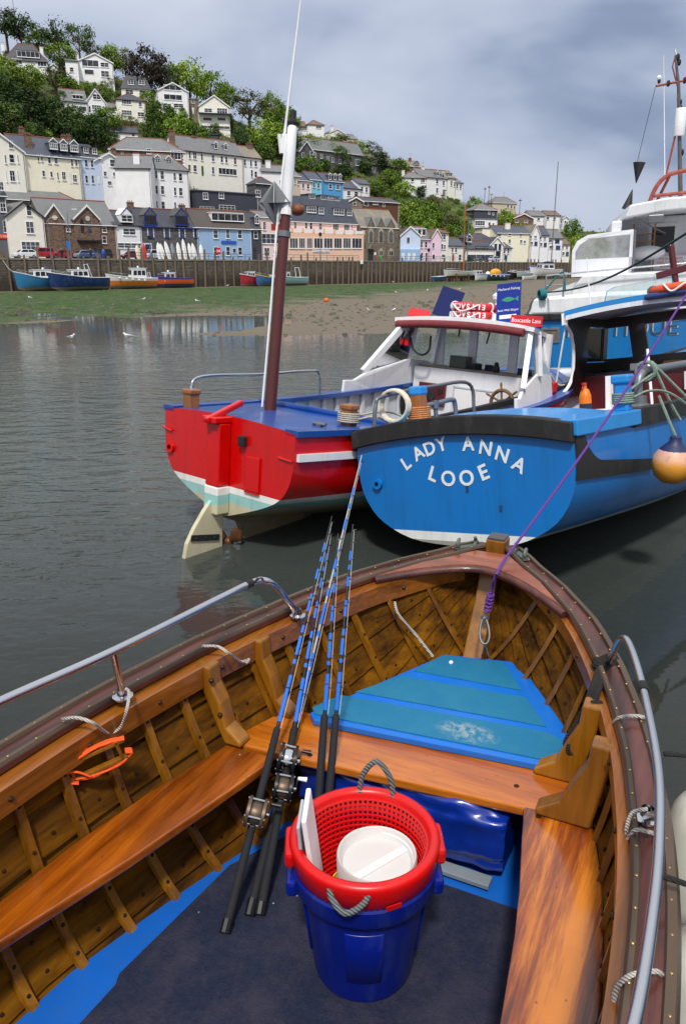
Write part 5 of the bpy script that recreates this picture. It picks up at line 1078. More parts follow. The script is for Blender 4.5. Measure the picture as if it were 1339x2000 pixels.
class Hull:
 def __init__(s,st,n=28,m=18):
  s.st=st;s.camber=.055;s.rings=[];K=len(st)-1
  for i in range(n+1):
   u=K*i/n;k=min(int(u),K-1);row=[]
   for j in range(len(st[0][1])):
    row.append(cat1([(x,p[j][0],p[j][1])for x,p in st],u))
   row=[cat1(row,(len(row)-1)*q/m)for q in range(m+1)]
   for p in row:p.y=max(0,p.y)
   row[0].y=0;s.rings.append(row)
 def full(s):return[[Vector((p.x,p.y,p.z))for p in r[::-1]]+[Vector((p.x,-p.y,p.z))for p in r[1:]]for r in s.rings]
 def sheer(s,x):
  pts=[(r[-1].x,r[-1])for r in s.rings]
  for(a,p),(b,q)in zip(pts,pts[1:]):
   if a<=x<=b:return p.lerp(q,(x-a)/max(1e-6,b-a))
  return pts[0][1].copy()if x<pts[0][0]else pts[-1][1].copy()
 def side(s,x,z):
  rs=s.rings
  for r0,r1 in zip(rs,rs[1:]):
   if r0[-1].x<=x<=r1[-1].x:
    t=(x-r0[-1].x)/max(1e-6,r1[-1].x-r0[-1].x);row=[p.lerp(q,t)for p,q in zip(r0,r1)]
    for p,q in zip(row,row[1:]):
     if p.z<=z<=q.z:return p.lerp(q,(z-p.z)/max(1e-6,q.z-p.z)).y
    return row[-1].y
  return 0
 def mesh(s,transom=True,inset=0):
  mb=MB();f=s.full();mb.loft(f,closed=False,caps=False)
  if transom:b=len(mb.v);y0=f[0][0].y;tp=[Vector((f[0][0].x,lerp(-y0,y0,q/12),f[0][0].z+s.camber*(1-lerp(-1,1,q/12)**2)))for q in range(1,12)];mb.v+=f[0]+tp;mb.f.append(tuple(range(b,b+len(f[0])+11)))
  return mb
 def patch(s,x0,x1,zlo,zhi,side=-1,off=.012,nx=24,nz=6,th=.02):
  """a strip of given thickness lying on the hull side between two height functions"""
  mb=MB();o=[];
  for k in range(2):
   rows=[]
   for i in range(nx+1):
    x=lerp(x0,x1,i/nx);a,b=zlo(x),zhi(x)
    rows.append([Vector((x,side*(s.side(x,lerp(a,b,j/nz))+(off if k else-.004)),lerp(a,b,j/nz)))for j in range(nz+1)])
   o.append(rows)
  mb.loft(o[1],closed=False,caps=False)
  for rows in(0,nx):mb.loft([o[0][rows],o[1][rows]],closed=False,caps=False)
  for c in(0,nz):mb.loft([[r[c]for r in o[0]],[r[c]for r in o[1]]],closed=False,caps=False)
  return mb
def LOC(t):return dict(parent=t,local=True)
MREDP=c3(204,2,2)
MBLUEP=mat('blue_deck_paint',srgb(22,72,150),.32,var=.1,vs=4,coat=.3,dirt=srgb(90,110,140),dirtf=.25);MREDM=mat('red_gloss_paint',MREDP,.3,var=.08,coat=.3)
MWOODV=mat('varnished_post',srgb(150,92,44),.35,var=.25,vs=7,stretch=(2,2,.5),coat=.5);MMAROON=mat('maroon_paint',srgb(92,30,36),.35,var=.15,coat=.3);MBLKR=mat('black_rubber',srgb(26,26,28),.7,var=.2,vs=12,dirt=srgb(90,88,84),dirtf=.3)
MWIN=mat('white_inner_paint',srgb(204,210,218),.5,var=.06,dirt=srgb(130,126,116),dirtf=.4)
def m_clear(name,tint=(.86,.92,.92),haze=0):
 m=bpy.data.materials.new(name);m.use_nodes=True;nt=NT(m.node_tree);m.node_tree.nodes.clear();out=nt.n('ShaderNodeOutputMaterial')
 fr=nt.n('ShaderNodeFresnel');fr.inputs['IOR'].default_value=1.5;g=nt.n('ShaderNodeBsdfGlossy');g.inputs['Roughness'].default_value=.03;t=nt.n('ShaderNodeBsdfTransparent');t.inputs['Color'].default_value=(*tint,1)
 mx=nt.n('ShaderNodeMixShader');nt.l(fr.outputs[0],mx.inputs[0]);nt.l(t.outputs[0],mx.inputs[1]);nt.l(g.outputs[0],mx.inputs[2])
 if haze:
  df=nt.n('ShaderNodeBsdfDiffuse');df.inputs['Color'].default_value=(.62,.64,.66,1);m2=nt.n('ShaderNodeMixShader');nt.l(nt.ramp(nt.noise(nt.n('ShaderNodeTexCoord').outputs['Object'],2.2,5,.6),[(.3,haze*.5),(.7,haze*1.4)]),m2.inputs[0]);nt.l(mx.outputs[0],m2.inputs[1]);nt.l(df.outputs[0],m2.inputs[2]);mx=m2
 nt.l(mx.outputs[0],out.inputs[0]);return m
MCLEAR=m_clear('clear_glass');MPLAS=m_clear('clear_plastic_sheet',(.62,.66,.70),.45);MPLAS2=m_clear('tinted_glass',(.55,.62,.6))
def post(h,s=.07):return MB().bx(-s,-s,0,s,s,h)
RB=frame(Vector((-1.22,7.5,.30)),40,5,1.2)
rt=thing('red_fishing_boat','red open fishing boat with blue decks, white wheelhouse and brown mast','fishing boat',mat=RB)
HR=Hull([(0,[(0,0),(.45,.16),(.74,.30),(.88,.46),(.935,.68),(.94,.98)]),(1.4,[(0,-.18),(.55,.02),(.93,.2),(1.06,.4),(1.10,.66),(1.11,.96)]),(3.0,[(0,-.3),(.58,-.1),(1.0,.12),(1.14,.38),(1.18,.68),(1.19,1.0)]),(4.6,[(0,-.32),(.5,-.1),(.9,.14),(1.08,.42),(1.14,.74),(1.18,1.1)]),(5.9,[(0,-.2),(.24,.02),(.48,.26),(.66,.54),(.80,.86),(.94,1.26)]),(6.9,[(0,.05),(.015,.25),(.03,.45),(.05,.7),(.07,1.0),(.1,1.45)])])
mrh=m_bands('red_hull_paint',[(-9,c3(196,190,160)),(.17,c3(150,200,196)),(.27,c3(236,236,232)),(.335,MREDP)],.28,.4,dirt=c3(90,30,20))
HR.mesh().obj('hull',mrh,smooth=40,**LOC(rt))
for sd in(-1,1):HR.patch(.03,6.3,lambda x:HR.sheer(x).z-.25-.0*x,lambda x:HR.sheer(x).z-.18,sd,.035).obj('rubbing_strake',MWHT,smooth=40,**LOC(rt))
def gunwale(H,x0,x1,w,h,sd,n=24,zo=0.0):
 rings=[]
 for i in range(n+1):
  p=H.sheer(lerp(x0,x1,i/n));y=p.y;rings.append([(p.x,sd*(y+.03),p.z-.02+zo),(p.x,sd*(y+.03),p.z+h+zo),(p.x,sd*max(.0,y-w),p.z+h+zo),(p.x,sd*max(.0,y-w),p.z-.02+zo)])
 return MB().loft(rings)
for sd in(-1,1):gunwale(HR,0.0,6.75,.13,.035,sd).obj('gunwale',MBLUEP,smooth=30,**LOC(rt))
def deck(H,x0,x1,dz,camber=.04,n=14,m=10,inset=.02):
 rows=[]
 for i in range(n+1):
  p=H.sheer(lerp(x0,x1,i/n));rows.append([(p.x,lerp(-1,1,j/m)*max(0,p.y-inset),p.z+dz+camber*(1-(lerp(-1,1,j/m))**2))for j in range(m+1)])
 return MB().loft(rows,closed=False,caps=False)
deck(HR,0.0,1.45,.01).obj('aft_deck',MBLUEP,smooth=60,**LOC(rt));deck(HR,5.2,6.8,.01).obj('foredeck',MBLUEP,smooth=60,**LOC(rt))
cb=MB()
arc=[(1.45,y_,HR.sheer(1.45).z+.045*(1-(y_/1.1)**2))for y_ in(-1.05,-.6,0,.6,1.05)]
cb.tube([(1.47,-1.02,.98),(1.3,-.6,1.02),(1.2,0,1.04),(1.3,.6,1.02),(1.47,1.02,.98)],.035,6);cb.obj('deck_coaming',MBLUEP,smooth=60,**LOC(rt))
fl=[]
for i in range(15):
 x=lerp(1.45,5.3,i/14);fl.append([(x,-HR.side(x,.30)+.03,.30),(x,HR.side(x,.30)-.03,.30)])
MB().loft(fl,closed=False,caps=False).obj('cockpit_floor',mat('maroon_floor',srgb(84,44,42),.6,var=.2),**LOC(rt))
for sd in(-1,1):
 rows=[]
 for i in range(21):
  x=lerp(1.45,5.3,i/20);s_=HR.sheer(x);rows.append([(x,sd*(HR.side(x,lerp(.28,s_.z,j/5))-.04),lerp(.28,s_.z,j/5))for j in range(6)])
 il=MB().loft(rows,closed=False,caps=False)
 for i in range(13):
  x=lerp(1.6,5.0,i/12);s_=HR.sheer(x);il.loft([[(x+a,sd*(HR.side(x,lerp(.3,s_.z-.02,j/4))-b),lerp(.3,s_.z-.02,j/4))for a,b in((-.03,.05),(-.03,.085),(.03,.085),(.03,.05))]for j in range(5)])
 il.obj('inner_side',MWIN,smooth=30,**LOC(rt))
MB().bx(1.5,-1.0,.3,1.54,1.0,.95).obj('aft_bulkhead',MWIN,**LOC(rt));MB().bx(2.3,-.5,.3,3.4,.35,.68).obj('engine_box',MMAROON,bevel=.02,**LOC(rt));MB().bx(1.54,.15,.55,2.3,1.0,.6).obj('side_bench',mat('pale_blue_paint',srgb(120,180,210),.5),**LOC(rt))
tk=MB().bx(-.16,-.095,.34,-.004,.095,.97);tk.obj('rudder_trunk',MREDM,bevel=.015,**LOC(rt))
mrud=m_bands('rudder_paint',[(-9,c3(200,194,164)),(.16,c3(150,200,196)),(.26,c3(236,236,232))],.5,.1,dirt=c3(120,90,50))
MB().bx(-.165,-.1,.06,-.003,.1,.338).obj('rudder_stock',mrud,bevel=.012,**LOC(rt))
bl=[(-.0,.05),(-.17,.2),(-.26,.1),(-.38,-.06),(-.46,-.2),(-.49,-.36),(-.49,-.75),(-.02,-.75),(.0,-.3),(-.01,-.12)]
rbld=MB().prism([(x,-.025,z)for x,z in bl],(0,.05,0)).obj('rudder_blade',mrud,bevel=.01,**LOC(rt))
pl=MB().box((-.24,-.032,-.17),(.36,.012,.06),Matrix.Rotation(R(8),3,'Y'))
for i in(-.12,0,.12):pl.ball((-.24+i,-.04,-.17-i*.14),.012,6,4)
pl.obj('rudder_strap',MBLKR,rbld,local=True)
MB().beam((-.25,0,.99),(.25,.05,1.14),.06,.06).obj('tiller',MREDM,bevel=.015,**LOC(rt));MB().box((-.1,0,1.0),(.24,.2,.06)).obj('rudder_head',MREDM,bevel=.01,**LOC(rt))
sk=MB().prism([(.0,-.03,.0),(1.2,-.03,-.05),(1.2,-.03,-.72),(.25,-.03,-.72),(.2,-.03,-.5),(.3,-.03,-.25),(.2,-.03,-.08)],(0,.06,0));sk.obj('skeg',mat('old_antifouling',srgb(120,108,84),.8,var=.3),**LOC(rt))
pp_=MB()
for k in range(3):
 a=2.1*k+.3;pp_.loft([[(.1+.03*math.sin(b),(.05+r_)*math.cos(a)+.05*w_*math.cos(b)*-math.sin(a),-.28+(.05+r_)*math.sin(a)+.05*w_*math.cos(b)*math.cos(a))for b in[6.283*q/8 for q in range(8)]]for r_,w_ in((0,.5),(.06,1.4),(.13,1.6),(.17,.5))])
pp_.ball((.1,0,-.28),.05,8,6);pp_.obj('propeller',mat('bronze',srgb(110,70,46),.5,.6),smooth=50,**LOC(rt))
MB().box((-.014,-.42,.52),(.02,.19,.34)).obj('transom_hatch',MREDM,bevel=.006,**LOC(rt));MB().box((-.012,-.42,.335),(.018,.2,.02)).obj('hatch_sill',MREDM,**LOC(rt))
MB().box((-.03,-.28,.82),(.06,.085,.1)).obj('exhaust_box',MBLKR,bevel=.012,**LOC(rt))
MB().lathe([(.03,0),(.055,0),(.055,.03),(.03,.03)],(-.002,.83,.58),16,Matrix.Rotation(R(-90),3,'Y')).obj('drain_ring',MREDM,smooth=40,**LOC(rt));MB().tube([(-.006,.97,.78),(-.02,.8,.76)],.012,6).tube([(-.006,-.75,.74),(-.012,-.93,.73)],.012,6).obj('grab_strip',MREDM,**LOC(rt))
for(x,y,h)in((.16,.72,.24),(.95,-.78,.26)):
 pb=MB().bx(x-.062,y-.062,HR.sheer(x).z,x+.062,y+.062,HR.sheer(x).z+h*.8);pb.bx(x-.075,y-.075,HR.sheer(x).z+h*.8-.02,x+.075,y+.075,HR.sheer(x).z+h*.8+.03);pb.obj('mooring_post',MWOODV,bevel=.012,**LOC(rt))
rp=MB()
for k in range(5):rp.tube([(.95+.1*math.cos(a)*1.1,-.78+.1*math.sin(a)*1.1,HR.sheer(.95).z+.07+.02*k)for a in[6.283*q/14 for q in range(14)]],.011,5,closed=True)
rp.tube(bez([(.95,-.88,1.06),(1.05,-1.08,1.1),(1.2,-1.3,.95),(1.5,-1.5,.72),(2.0,-1.72,.95)]),.011,5).tube(bez([(.97,-.87,1.1),(1.2,-1.1,1.15),(1.5,-1.4,1.02),(1.9,-1.7,.98)]),.011,5);rp.obj('mooring_rope',MROPE,smooth=60,**LOC(rt))
cl=MB().tube([(.55,-.82,1.02),(.55,-.66,1.02)],.02,6).box((.55,-.74,1.0),(.05,.06,.04));cl.obj('deck_cleat',MGAL,**LOC(rt))
pr_=MB();g=lambda x,dz=0:(x,HR.sheer(x).y-.05,HR.sheer(x).z+dz)
pr_.tube(bez([g(.3),g(.33,.2),g(.5,.33),g(1.5,.34),g(2.4,.35),g(2.62,.3),g(2.66,.0)],6),.017,8);pr_.tube([g(1.55),g(1.55,.34)],.015,6);pr_.obj('handrail',MSS,smooth=60,**LOC(rt))
MB().tube(bez([(1.7,-.2,.62),(1.9,-.45,.72),(2.2,-.75,.95),(2.5,-.9,.9),(2.6,-.95,.6)]),.035,8).obj('white_hose',MWHT,smooth=60,**LOC(rt))
B0=Vector((-.79,8.38,1.22));Btop=aty(571,246,8.75);bi=RB.inverted();ax=(Btop-B0)
f_=lambda t:B0+ax*t
mst=MB().tube([f_(0),f_(.3),f_(.715)],[.067,.062,.056],12).obj('mast',mat('mast_brown_paint',srgb(82,34,30),.4,coat=.3),rt,smooth=60)
MB().tube([f_(.7152),f_(.9),f_(.992),f_(1)],[.06,.055,.05,.036],12).obj('mast_head',MWHT,mst,smooth=60);MB().tube([f_(.625),f_(.645)],[.071,.071],12).obj('mast_band',MGAL,mst);MB().tube([f_(.70),f_(.72)],[.069,.069],12).obj('mast_collar',MTRIM,mst)
MB().ball(f_(1.012),.045,8,6).tube([f_(1.02),f_(1.05)],.03,8).obj('mast_light',MBLKR,mst)
w0=aty(551,300,8.72);w1=aty(590,-25,8.9);wd=lambda t:w0.lerp(w1,t);ah=MB().tube([w0,wd(.12)],.028,8).obj('aerial_base',MWHT,mst);MB().tube([wd(.11),wd(.5),w1],[.014,.012,.006],6).obj('aerial',MWHT,mst);ab=MB();ab.tube([aty(548,292,8.72),aty(566,292,8.74)],.016,6).tube([aty(545,262,8.72),aty(549,300,8.72)],.02,6);ab.obj('aerial_bracket',MTRIM,mst)
rc=aty(536,397,8.6);MREF=mat('reflector_metal',srgb(140,144,148),.5,.45);rr=MB();e=.17
rr.prism([rc+Vector(v)*e for v in((-1,0,.05),(0,-.5,0),(1,0,.05),(0,.6,.05))],(0,0,.006))
for d1,d2 in(((-1,0,0),(1,0,0)),((0,-.8,0),(0,.8,0)),((-.7,-.5,0),(.7,.5,0))):
 rr.add([rc+Vector(d1)*e,rc+Vector((0,0,1.25))*e,rc+Vector(d2)*e,rc+Vector((0,0,-1.3))*e],[(0,1,2,3)])
ro_=rr.obj('radar_reflector',MREF,rt);md=ro_.modifiers.new('solid','SOLIDIFY');md.thickness=.006
arm=MB()
for pyb in(384,411):a_=aty(562,pyb,8.66);arm.beam(a_,aty(534,pyb,8.62),.02,.05)
arm.obj('reflector_arm',MREF,ro_)
MB().ball(aty(581,410,8.66),(.075,.075,.06),10,8).tube([aty(562,410,8.64),aty(581,410,8.66)],.03,6).obj('deck_lamp',mat('rusty_lamp',srgb(120,66,34),.6,var=.4,vs=9),rt,smooth=50)
wi=MB();wi.tube(bez([f_(.97)+Vector((-.05,-.03,0)),f_(.7)+Vector((-.075,-.04,0)),f_(.35)+Vector((-.075,-.045,0)),f_(.02)+Vector((-.085,-.05,0))],5),.011,5);wi.obj('mast_cable',MTRIM,mst)
OLD=set(bpy.data.objects)
zr=2.02;WH=MWHT
roof=[]
for i in range(5):
 x=lerp(4.62,5.5,i/4);kx=1-.05*i;roof.append([(x,(y_ if y_>0 else y_*.87)*kx,zr+.07*(1-(y_/1.2)**2)-.02*i)for y_ in[lerp(-1.18,1.18,j/10)for j in range(11)]])
rm=MB().loft(roof,closed=False,caps=False);ro=rm.obj('wheelhouse_roof',WH,**LOC(rt));s_=ro.modifiers.new('solid','SOLIDIFY');s_.thickness=.055;s_.offset=1
MB().tube([(4.6,y_,zr-.045+.06*(1-(y_/1.2)**2))for y_ in[lerp(-.9,1.12,j/10)for j in range(11)]],.055,8).obj('rolled_awning',mat('maroon_canvas',srgb(120,50,54),.85,var=.2,vs=8),smooth=60,**LOC(rt))
for sd in(-1,1):
 y0=lambda x,z:sd*(HR.sheer(x).y-.03-max(0,z-1.05)*(.10 if sd>0 else .21))
 kq=lambda x:x if sd>0 or x>4.72 else 4.72-(4.72-x)*.45
 def pan(pts,th=.045):
  a=[Vector((kq(x),y0(kq(x),z),z))for x,z in pts];return MB().prism(a,(0,-sd*th,0))
 s35=HR.sheer(3.55).z
 pan([(3.5,s35-.02),(3.5,s35+.17),(3.72,s35+.17),(3.95,s35+.27),(4.9,1.5),(4.9,1.08),(4.2,1.03)]).obj('side_coaming',WH,bevel=.008,**LOC(rt))
 sp=MB();sp.beam((kq(3.93),y0(kq(3.95),1.32),1.30),(4.72,y0(4.7,zr),zr),.07,.1).beam((4.9,y0(4.9,1.45),1.45),(4.94,y0(4.94,zr),zr),.07,.09).beam((5.4,y0(5.0,1.4)*.92,1.2),(5.36,y0(5.0,zr)*.84,zr-.04),.07,.08);sp.obj('side_post',WH,bevel=.008,**LOC(rt))
 pan([(4.9,1.06),(4.9,1.5),(5.42,1.46),(5.42,1.12)],.03).obj('side_panel',WH,**LOC(rt))
 MB().add([(kq(3.97),y0(kq(3.97),1.34)-sd*.02,1.34),(4.9,y0(4.9,1.5)-sd*.02,1.5),(4.93,y0(4.93,zr)-sd*.02,zr-.05),(4.72,y0(4.72,zr)-sd*.02,zr-.04)],[(0,1,2,3)]).obj('quarter_window',MCLEAR,**LOC(rt))
 MB().add([(4.95,y0(4.95,1.5)-sd*.02,1.5),(5.4,y0(5.0,1.46)*.93,1.46),(5.36,y0(5.0,zr)*.85,zr-.06),(4.97,y0(4.97,zr)-sd*.02,zr-.04)],[(0,1,2,3)]).obj('side_window',MCLEAR,**LOC(rt))
MB().bx(5.0,-1.02,.3,5.04,1.02,1.40).obj('bulkhead',WH,**LOC(rt));MB().bx(5.0,-.95,1.402,5.4,.95,1.43).obj('dashboard',mat('dash_grey',srgb(120,112,100),.7,var=.2),**LOC(rt));MB().bx(5.40,-.88,1.1,5.44,.88,1.44).obj('front_panel',WH,**LOC(rt))
for y_ in(-.86,-.36,.3,.86):MB().beam((5.43,y_,1.43),(5.39,y_,zr-.02),.05,.13,(0,1,0)).obj('window_post',WH,**LOC(rt))
for a,b in((-.8,-.42),(-.3,.24),(.36,.8)):MB().add([(5.43,a,1.44),(5.43,b,1.44),(5.40,b,zr-.03),(5.40,a,zr-.03)],[(0,1,2,3)]).obj('front_window',MCLEAR,**LOC(rt))
dr=MB().bx(4.985,-.42,.42,4.998,.28,1.16);dr.obj('cuddy_door',MTRIM,bevel=.004,**LOC(rt));ds=MB()
for(a,b,c_,d_)in((-.44,-.42,.4,1.18),(.28,.3,.4,1.18),(-.08,-.065,.42,1.16)):ds.bx(4.975,a,c_,4.984,b,d_)
ds.bx(4.975,-.44,1.16,4.984,.3,1.18);ds.obj('door_frame',MWIN,**LOC(rt))
ip=MB().bx(4.95,.42,.86,4.998,.88,1.18).obj('instrument_panel',MMAROON,bevel=.008,**LOC(rt))
for y_,z_,r_ in((.65,1.0,.075),(.5,1.08,.04),(.8,1.08,.04),(.5,.94,.035),(.8,.94,.035)):MB().lathe([(0,0),(r_,0),(r_,.012),(r_*.8,.014),(0,.01)],(4.949,y_,z_),14,Matrix.Rotation(R(-90),3,'Y')).obj('gauge',MBLKR,ip,local=True)
MB().bx(5.12,.22,1.432,5.3,.5,1.60).obj('echo_sounder',mat('grey_green_plastic',srgb(70,80,70),.5),bevel=.01,**LOC(rt));MB().ball((5.08,-.3,1.47),(.05,.06,.07),8,6).ball((5.08,-.3,1.54),.035,8,6).obj('compass',MBLKR,**LOC(rt))
jn=random.Random(4)
for k in range(7):MB().box((5.2+jn.uniform(-.1,.1),jn.uniform(-.85,-.45)if k<4 else jn.uniform(-.1,.15),1.46),(.12,.1,.07+.06*jn.random()),Matrix.Rotation(jn.uniform(0,3),3,'Z')).obj('gear_box',MBLKR if k%2 else MNAVY,bevel=.01,**LOC(rt))
MWH=mat('worn_teak',srgb(118,88,58),.6,var=.3,vs=12);wc=Vector((4.80,-.60,1.06));ww=MB();pts=[wc+Vector((0,math.cos(a)*.165,math.sin(a)*.165))for a in[6.283*q/28 for q in range(28)]]
ww.tube(pts,.026,8,closed=True).tube([p+Vector((-.012,0,0))for p in pts],.02,6,closed=True)
for k in range(6):
 a=.35+k*math.pi/3;d_=Vector((0,math.cos(a),math.sin(a)));ww.tube([wc+d_*.03,wc+d_*.16,wc+d_*.19,wc+d_*.225,wc+d_*.27],[.014,.016,.012,.018,.012],7)
wo=ww.obj('steering_wheel',MWH,smooth=50,**LOC(rt));MB().lathe([(0,-.03),(.05,-.02),(.05,.03),(.03,.16),(0,.2)],wc,14,Matrix.Rotation(R(90),3,'Y')).obj('wheel_hub',mat('verdigris_bronze',srgb(100,116,104),.6,.4),wo,smooth=40,local=True)
MB().ball((4.85,.98,.86),(.1,.14,.24),10,8).obj('hanging_fender',MBLKR,smooth=60,**LOC(rt));lh=MB()
lh.tube(bez([(4.72,.98,1.9),(4.74,.9,1.66),(4.76,.75,1.58),(4.74,.62,1.66),(4.72,.6,1.86)]),.016,6);lh.obj('hanging_cable',MBLKR,**LOC(rt));MB().tube([(4.7,-.36,zr),(4.68,-.33,zr-.2)],.012,5).tube([(4.66,.1,zr),(4.66,.1,zr-.14)],.012,5).obj('awning_tie',MBLKR,**LOC(rt));MB().box((4.72,1.0,1.74),(.05,.06,.1)).obj('distress_light',MRED,**LOC(rt))
RBW=RB
def on(x,y,z):return RBW@Vector((x,y,z))
MSB=mat('blue_board',srgb(20,48,142),.35);MRSIGN=mat('red_board',srgb(206,40,48),.4)
def board(label,pos,w,h,m,lean,yaw,name='sign_board',cat='sign',th=.02,texts=()):
 Mx=RB@Matrix.Translation(pos)@Matrix.Rotation(R(-90+yaw),4,'Z')@Matrix.Rotation(R(lean[0]),4,'X')@Matrix.Rotation(R(lean[1]),4,'Y')
 t=thing(name,label,cat,mat=Mx);MB().bx(-w/2,-th/2,0,w/2,th/2,h).obj('panel',m,t,bevel=.003,local=True)
 for tx,zz,sz,wd_,tm,flip in texts:textobj(tx,tm,t,Matrix.Translation((0,-th/2-.001,zz))@Matrix.Rotation(R(90),4,'X')@(Matrix.Rotation(R(180),4,'Z')if flip else Matrix.Identity(4)),sz,wd_,ext=.002)
 MB().beam((-w*.3,.02,.01),(-w*.3,.16,0),.02,.02).beam((w*.3,.02,.01),(w*.3,.16,0),.02,.02).obj('foot',MBLKR,t,local=True);return t
MGRN=mat('sign_fish_green',srgb(60,150,110),.4)
board('plain dark blue board leaning on the wheelhouse roof at the left',(4.9,.55,zr+.1),.36,.42,mat('dark_blue_board',srgb(24,34,92),.3),(-10,14),8)
sb_=board('blue fishing trips board leaning on the right of the wheelhouse roof',(4.85,-.52,zr+.1),.34,.52,MSB,(-8,-9),4,texts=(('Mackerel Fishing',.44,.075,.31,MSIGNW,0),('Book With Skipper',.16,.05,.3,MSIGNW,0)))
MB().add([(-.1+.2*i/10,-.0125,.3+.035*math.sin(math.pi*i/10))for i in range(11)]+[(.1-.2*i/10,-.0125,.3-.03*math.sin(math.pi*i/10))for i in range(11)],[tuple(range(22))]).add([(.09,-.0125,.3),(.14,-.0125,.335),(.14,-.0125,.265)],[(0,1,2)]).obj('fish_emblem',MGRN,sb_,local=True);MB().bx(-.12,-.0125,.05,.12,-.011,.1).obj('white_strip',MSIGNW,sb_,local=True)
board('red name board with white lettering on the right edge of the wheelhouse roof',(4.72,-.85,zr+.07),.46,.13,MRSIGN,(-4,0),-2,'name_board',texts=(('Boscastle Lass',.065,.085,.42,MSIGNW,0),));board('small plain red board lying on the left edge of the wheelhouse roof',(4.72,.86,zr+.08),.34,.13,MRSIGN,(-30,6),8,'name_board')
for k in range(2):
 Mx=RB@Matrix.Translation((5.0,.08+.02*k,zr+.17+.105*k));t=thing('lifebuoy',('lower' if not k else 'upper')+' red lifebuoy of the two stacked on the wheelhouse roof','lifebuoy',mat=Mx,group='lifebuoys stacked on the wheelhouse roof')
 MB().tube([(.26*math.cos(a),.29*math.sin(a),0)for a in[6.283*q/32 for q in range(32)]],.052,12,closed=True).obj('ring',MRSIGN,t,smooth=60,local=True)
 for i,ch in enumerate('BOSCASTLE'):
  a=math.pi-.85+1.7*i/8;p=Vector((.313*math.cos(a),.343*math.sin(a),0));textobj(ch,MSIGNW,t,Matrix.Translation(p)@Matrix.Rotation(a+R(90),4,'Z')@Matrix.Rotation(R(90),4,'X')@Matrix.Rotation(R(180),4,'Z'),.095,None,ext=.003,name='letter',bold=.003)
 g_=MB();
 for a in(math.pi-1.25,math.pi+1.3,.2):g_.tube([(.26*math.cos(a)+.058*math.cos(a)*math.cos(b),.29*math.sin(a)+.058*math.sin(a)*math.cos(b),.058*math.sin(b))for b in[6.283*q/12 for q in range(12)]],.012,5,closed=True)
 g_.tube(bez([(-.29,.18,.02),(-.33,.05,-.06),(-.33,-.08,-.05),(-.27,-.2,.02)]),.01,5).obj('grab_line',MTRIM,t,local=True)
MB().bx(4.85,.3,zr+.07,5.2,.42,zr+.2).bx(4.85,-.36,zr+.06,5.2,-.26,zr+.2).obj('lifebuoy_chock',WH,bevel=.02,**LOC(rt));MB().lathe([(.02,0),(.02,.1),(.06,.11),(.07,.16),(.03,.2),(0,.2)],(5.5,.05,zr+.3),10).tube([(5.5,.05,zr),(5.5,.05,zr+.31)],.02,6).obj('navigation_light',MTRIM,**LOC(rt))
MB().bx(5.55,-.98,1.2,5.67,-.9,1.36).obj('red_side_gear',MRED,bevel=.02,**LOC(rt))
def shift_new(par,M,dx):
 for o in set(bpy.data.objects)-OLD:
  if o.parent==par:o.location.x+=dx
  elif o.parent is None:o.location+=M.to_3x3()@Vector((dx,0,0))
shift_new(rt,RB,-.36)
MBLU=c3(0,112,192)
LA=frame(Vector((1.05,6.53,.33)),40,4,-9.4)
la=thing('blue_fishing_boat','bright blue boat with white transom lettering LADY ANNA LOOE and dark wheelhouse','fishing boat',mat=LA)
HA=Hull([(0,[(0,0),(.5,.04),(.86,.2),(1.04,.42),(1.10,.68),(1.09,1.03)]),(1.3,[(0,-.14),(.6,.0),(1.0,.18),(1.2,.42),(1.27,.68),(1.27,1.05)]),(3.0,[(0,-.22),(.66,-.04),(1.1,.16),(1.3,.42),(1.38,.7),(1.4,1.12)]),(4.8,[(0,-.25),(.56,-.04),(.98,.18),(1.2,.46),(1.3,.78),(1.36,1.25)]),(6.4,[(0,-.14),(.26,.08),(.52,.32),(.72,.62),(.9,.95),(1.06,1.48)]),(7.6,[(0,.15),(.015,.35),(.03,.55),(.05,.8),(.08,1.15),(.1,1.75)])])
HA.camber=.10
mah=m_bands('blue_hull_paint',[(-9,c3(150,148,140)),(.045,c3(228,230,228)),(.125,MBLU)],.3,.35,dirt=c3(0,70,110))
HA.mesh().obj('hull',mah,smooth=40,**LOC(la))
MBLUD=mat('light_blue_deck',srgb(34,134,206),.4,var=.08,vs=6,coat=.2)
deck(HA,.0,1.0,.02,.1).obj('aft_deck',MBLUD,smooth=60,**LOC(la));deck(HA,5.9,7.5,.02).obj('foredeck',MBLUD,smooth=60,**LOC(la))
for sd in(-1,1):gunwale(HA,.95 if sd<0 else .0,7.5,.12,.05,sd).obj('gunwale',MBLKR,smooth=30,**LOC(la));HA.patch(.9 if sd<0 else .12,7.4,lambda x:HA.sheer(x).z-.10,lambda x:HA.sheer(x).z-.005,sd,.03).obj('rubbing_strake',MBLKR,smooth=40,**LOC(la))
cap=[]
for j in range(21):
 y=lerp(-1.1,1.13,j/20);z=1.03+.10*(1-(y/1.1)**2);cap.append([(-.055,y,z-.13),(-.055,y,z+.035),(.10,y,z+.035),(.10,y,z-.13)])
MB().loft(cap).obj('transom_capping',MBLKR,smooth=40,bevel=.012,**LOC(la))
qk=[]
for i in range(9):
 x=lerp(-.02,.98,i/8);p=HA.sheer(x);qk.append([(x,-p.y-.045,p.z-.08),(x,-p.y-.045,p.z+.05),(x,-p.y+.5,p.z+.07),(x,-p.y+.5,p.z-.0)])
MB().loft(qk).obj('quarter_plank',MBLUD,bevel=.01,**LOC(la))
zs=lambda x:HA.sheer(x).z
def glo(x):return .60-.05*x
def ghi(x):return .76-.10*x+(.36*max(0,1-x/.36)**2.0 if x>.14 else .3)
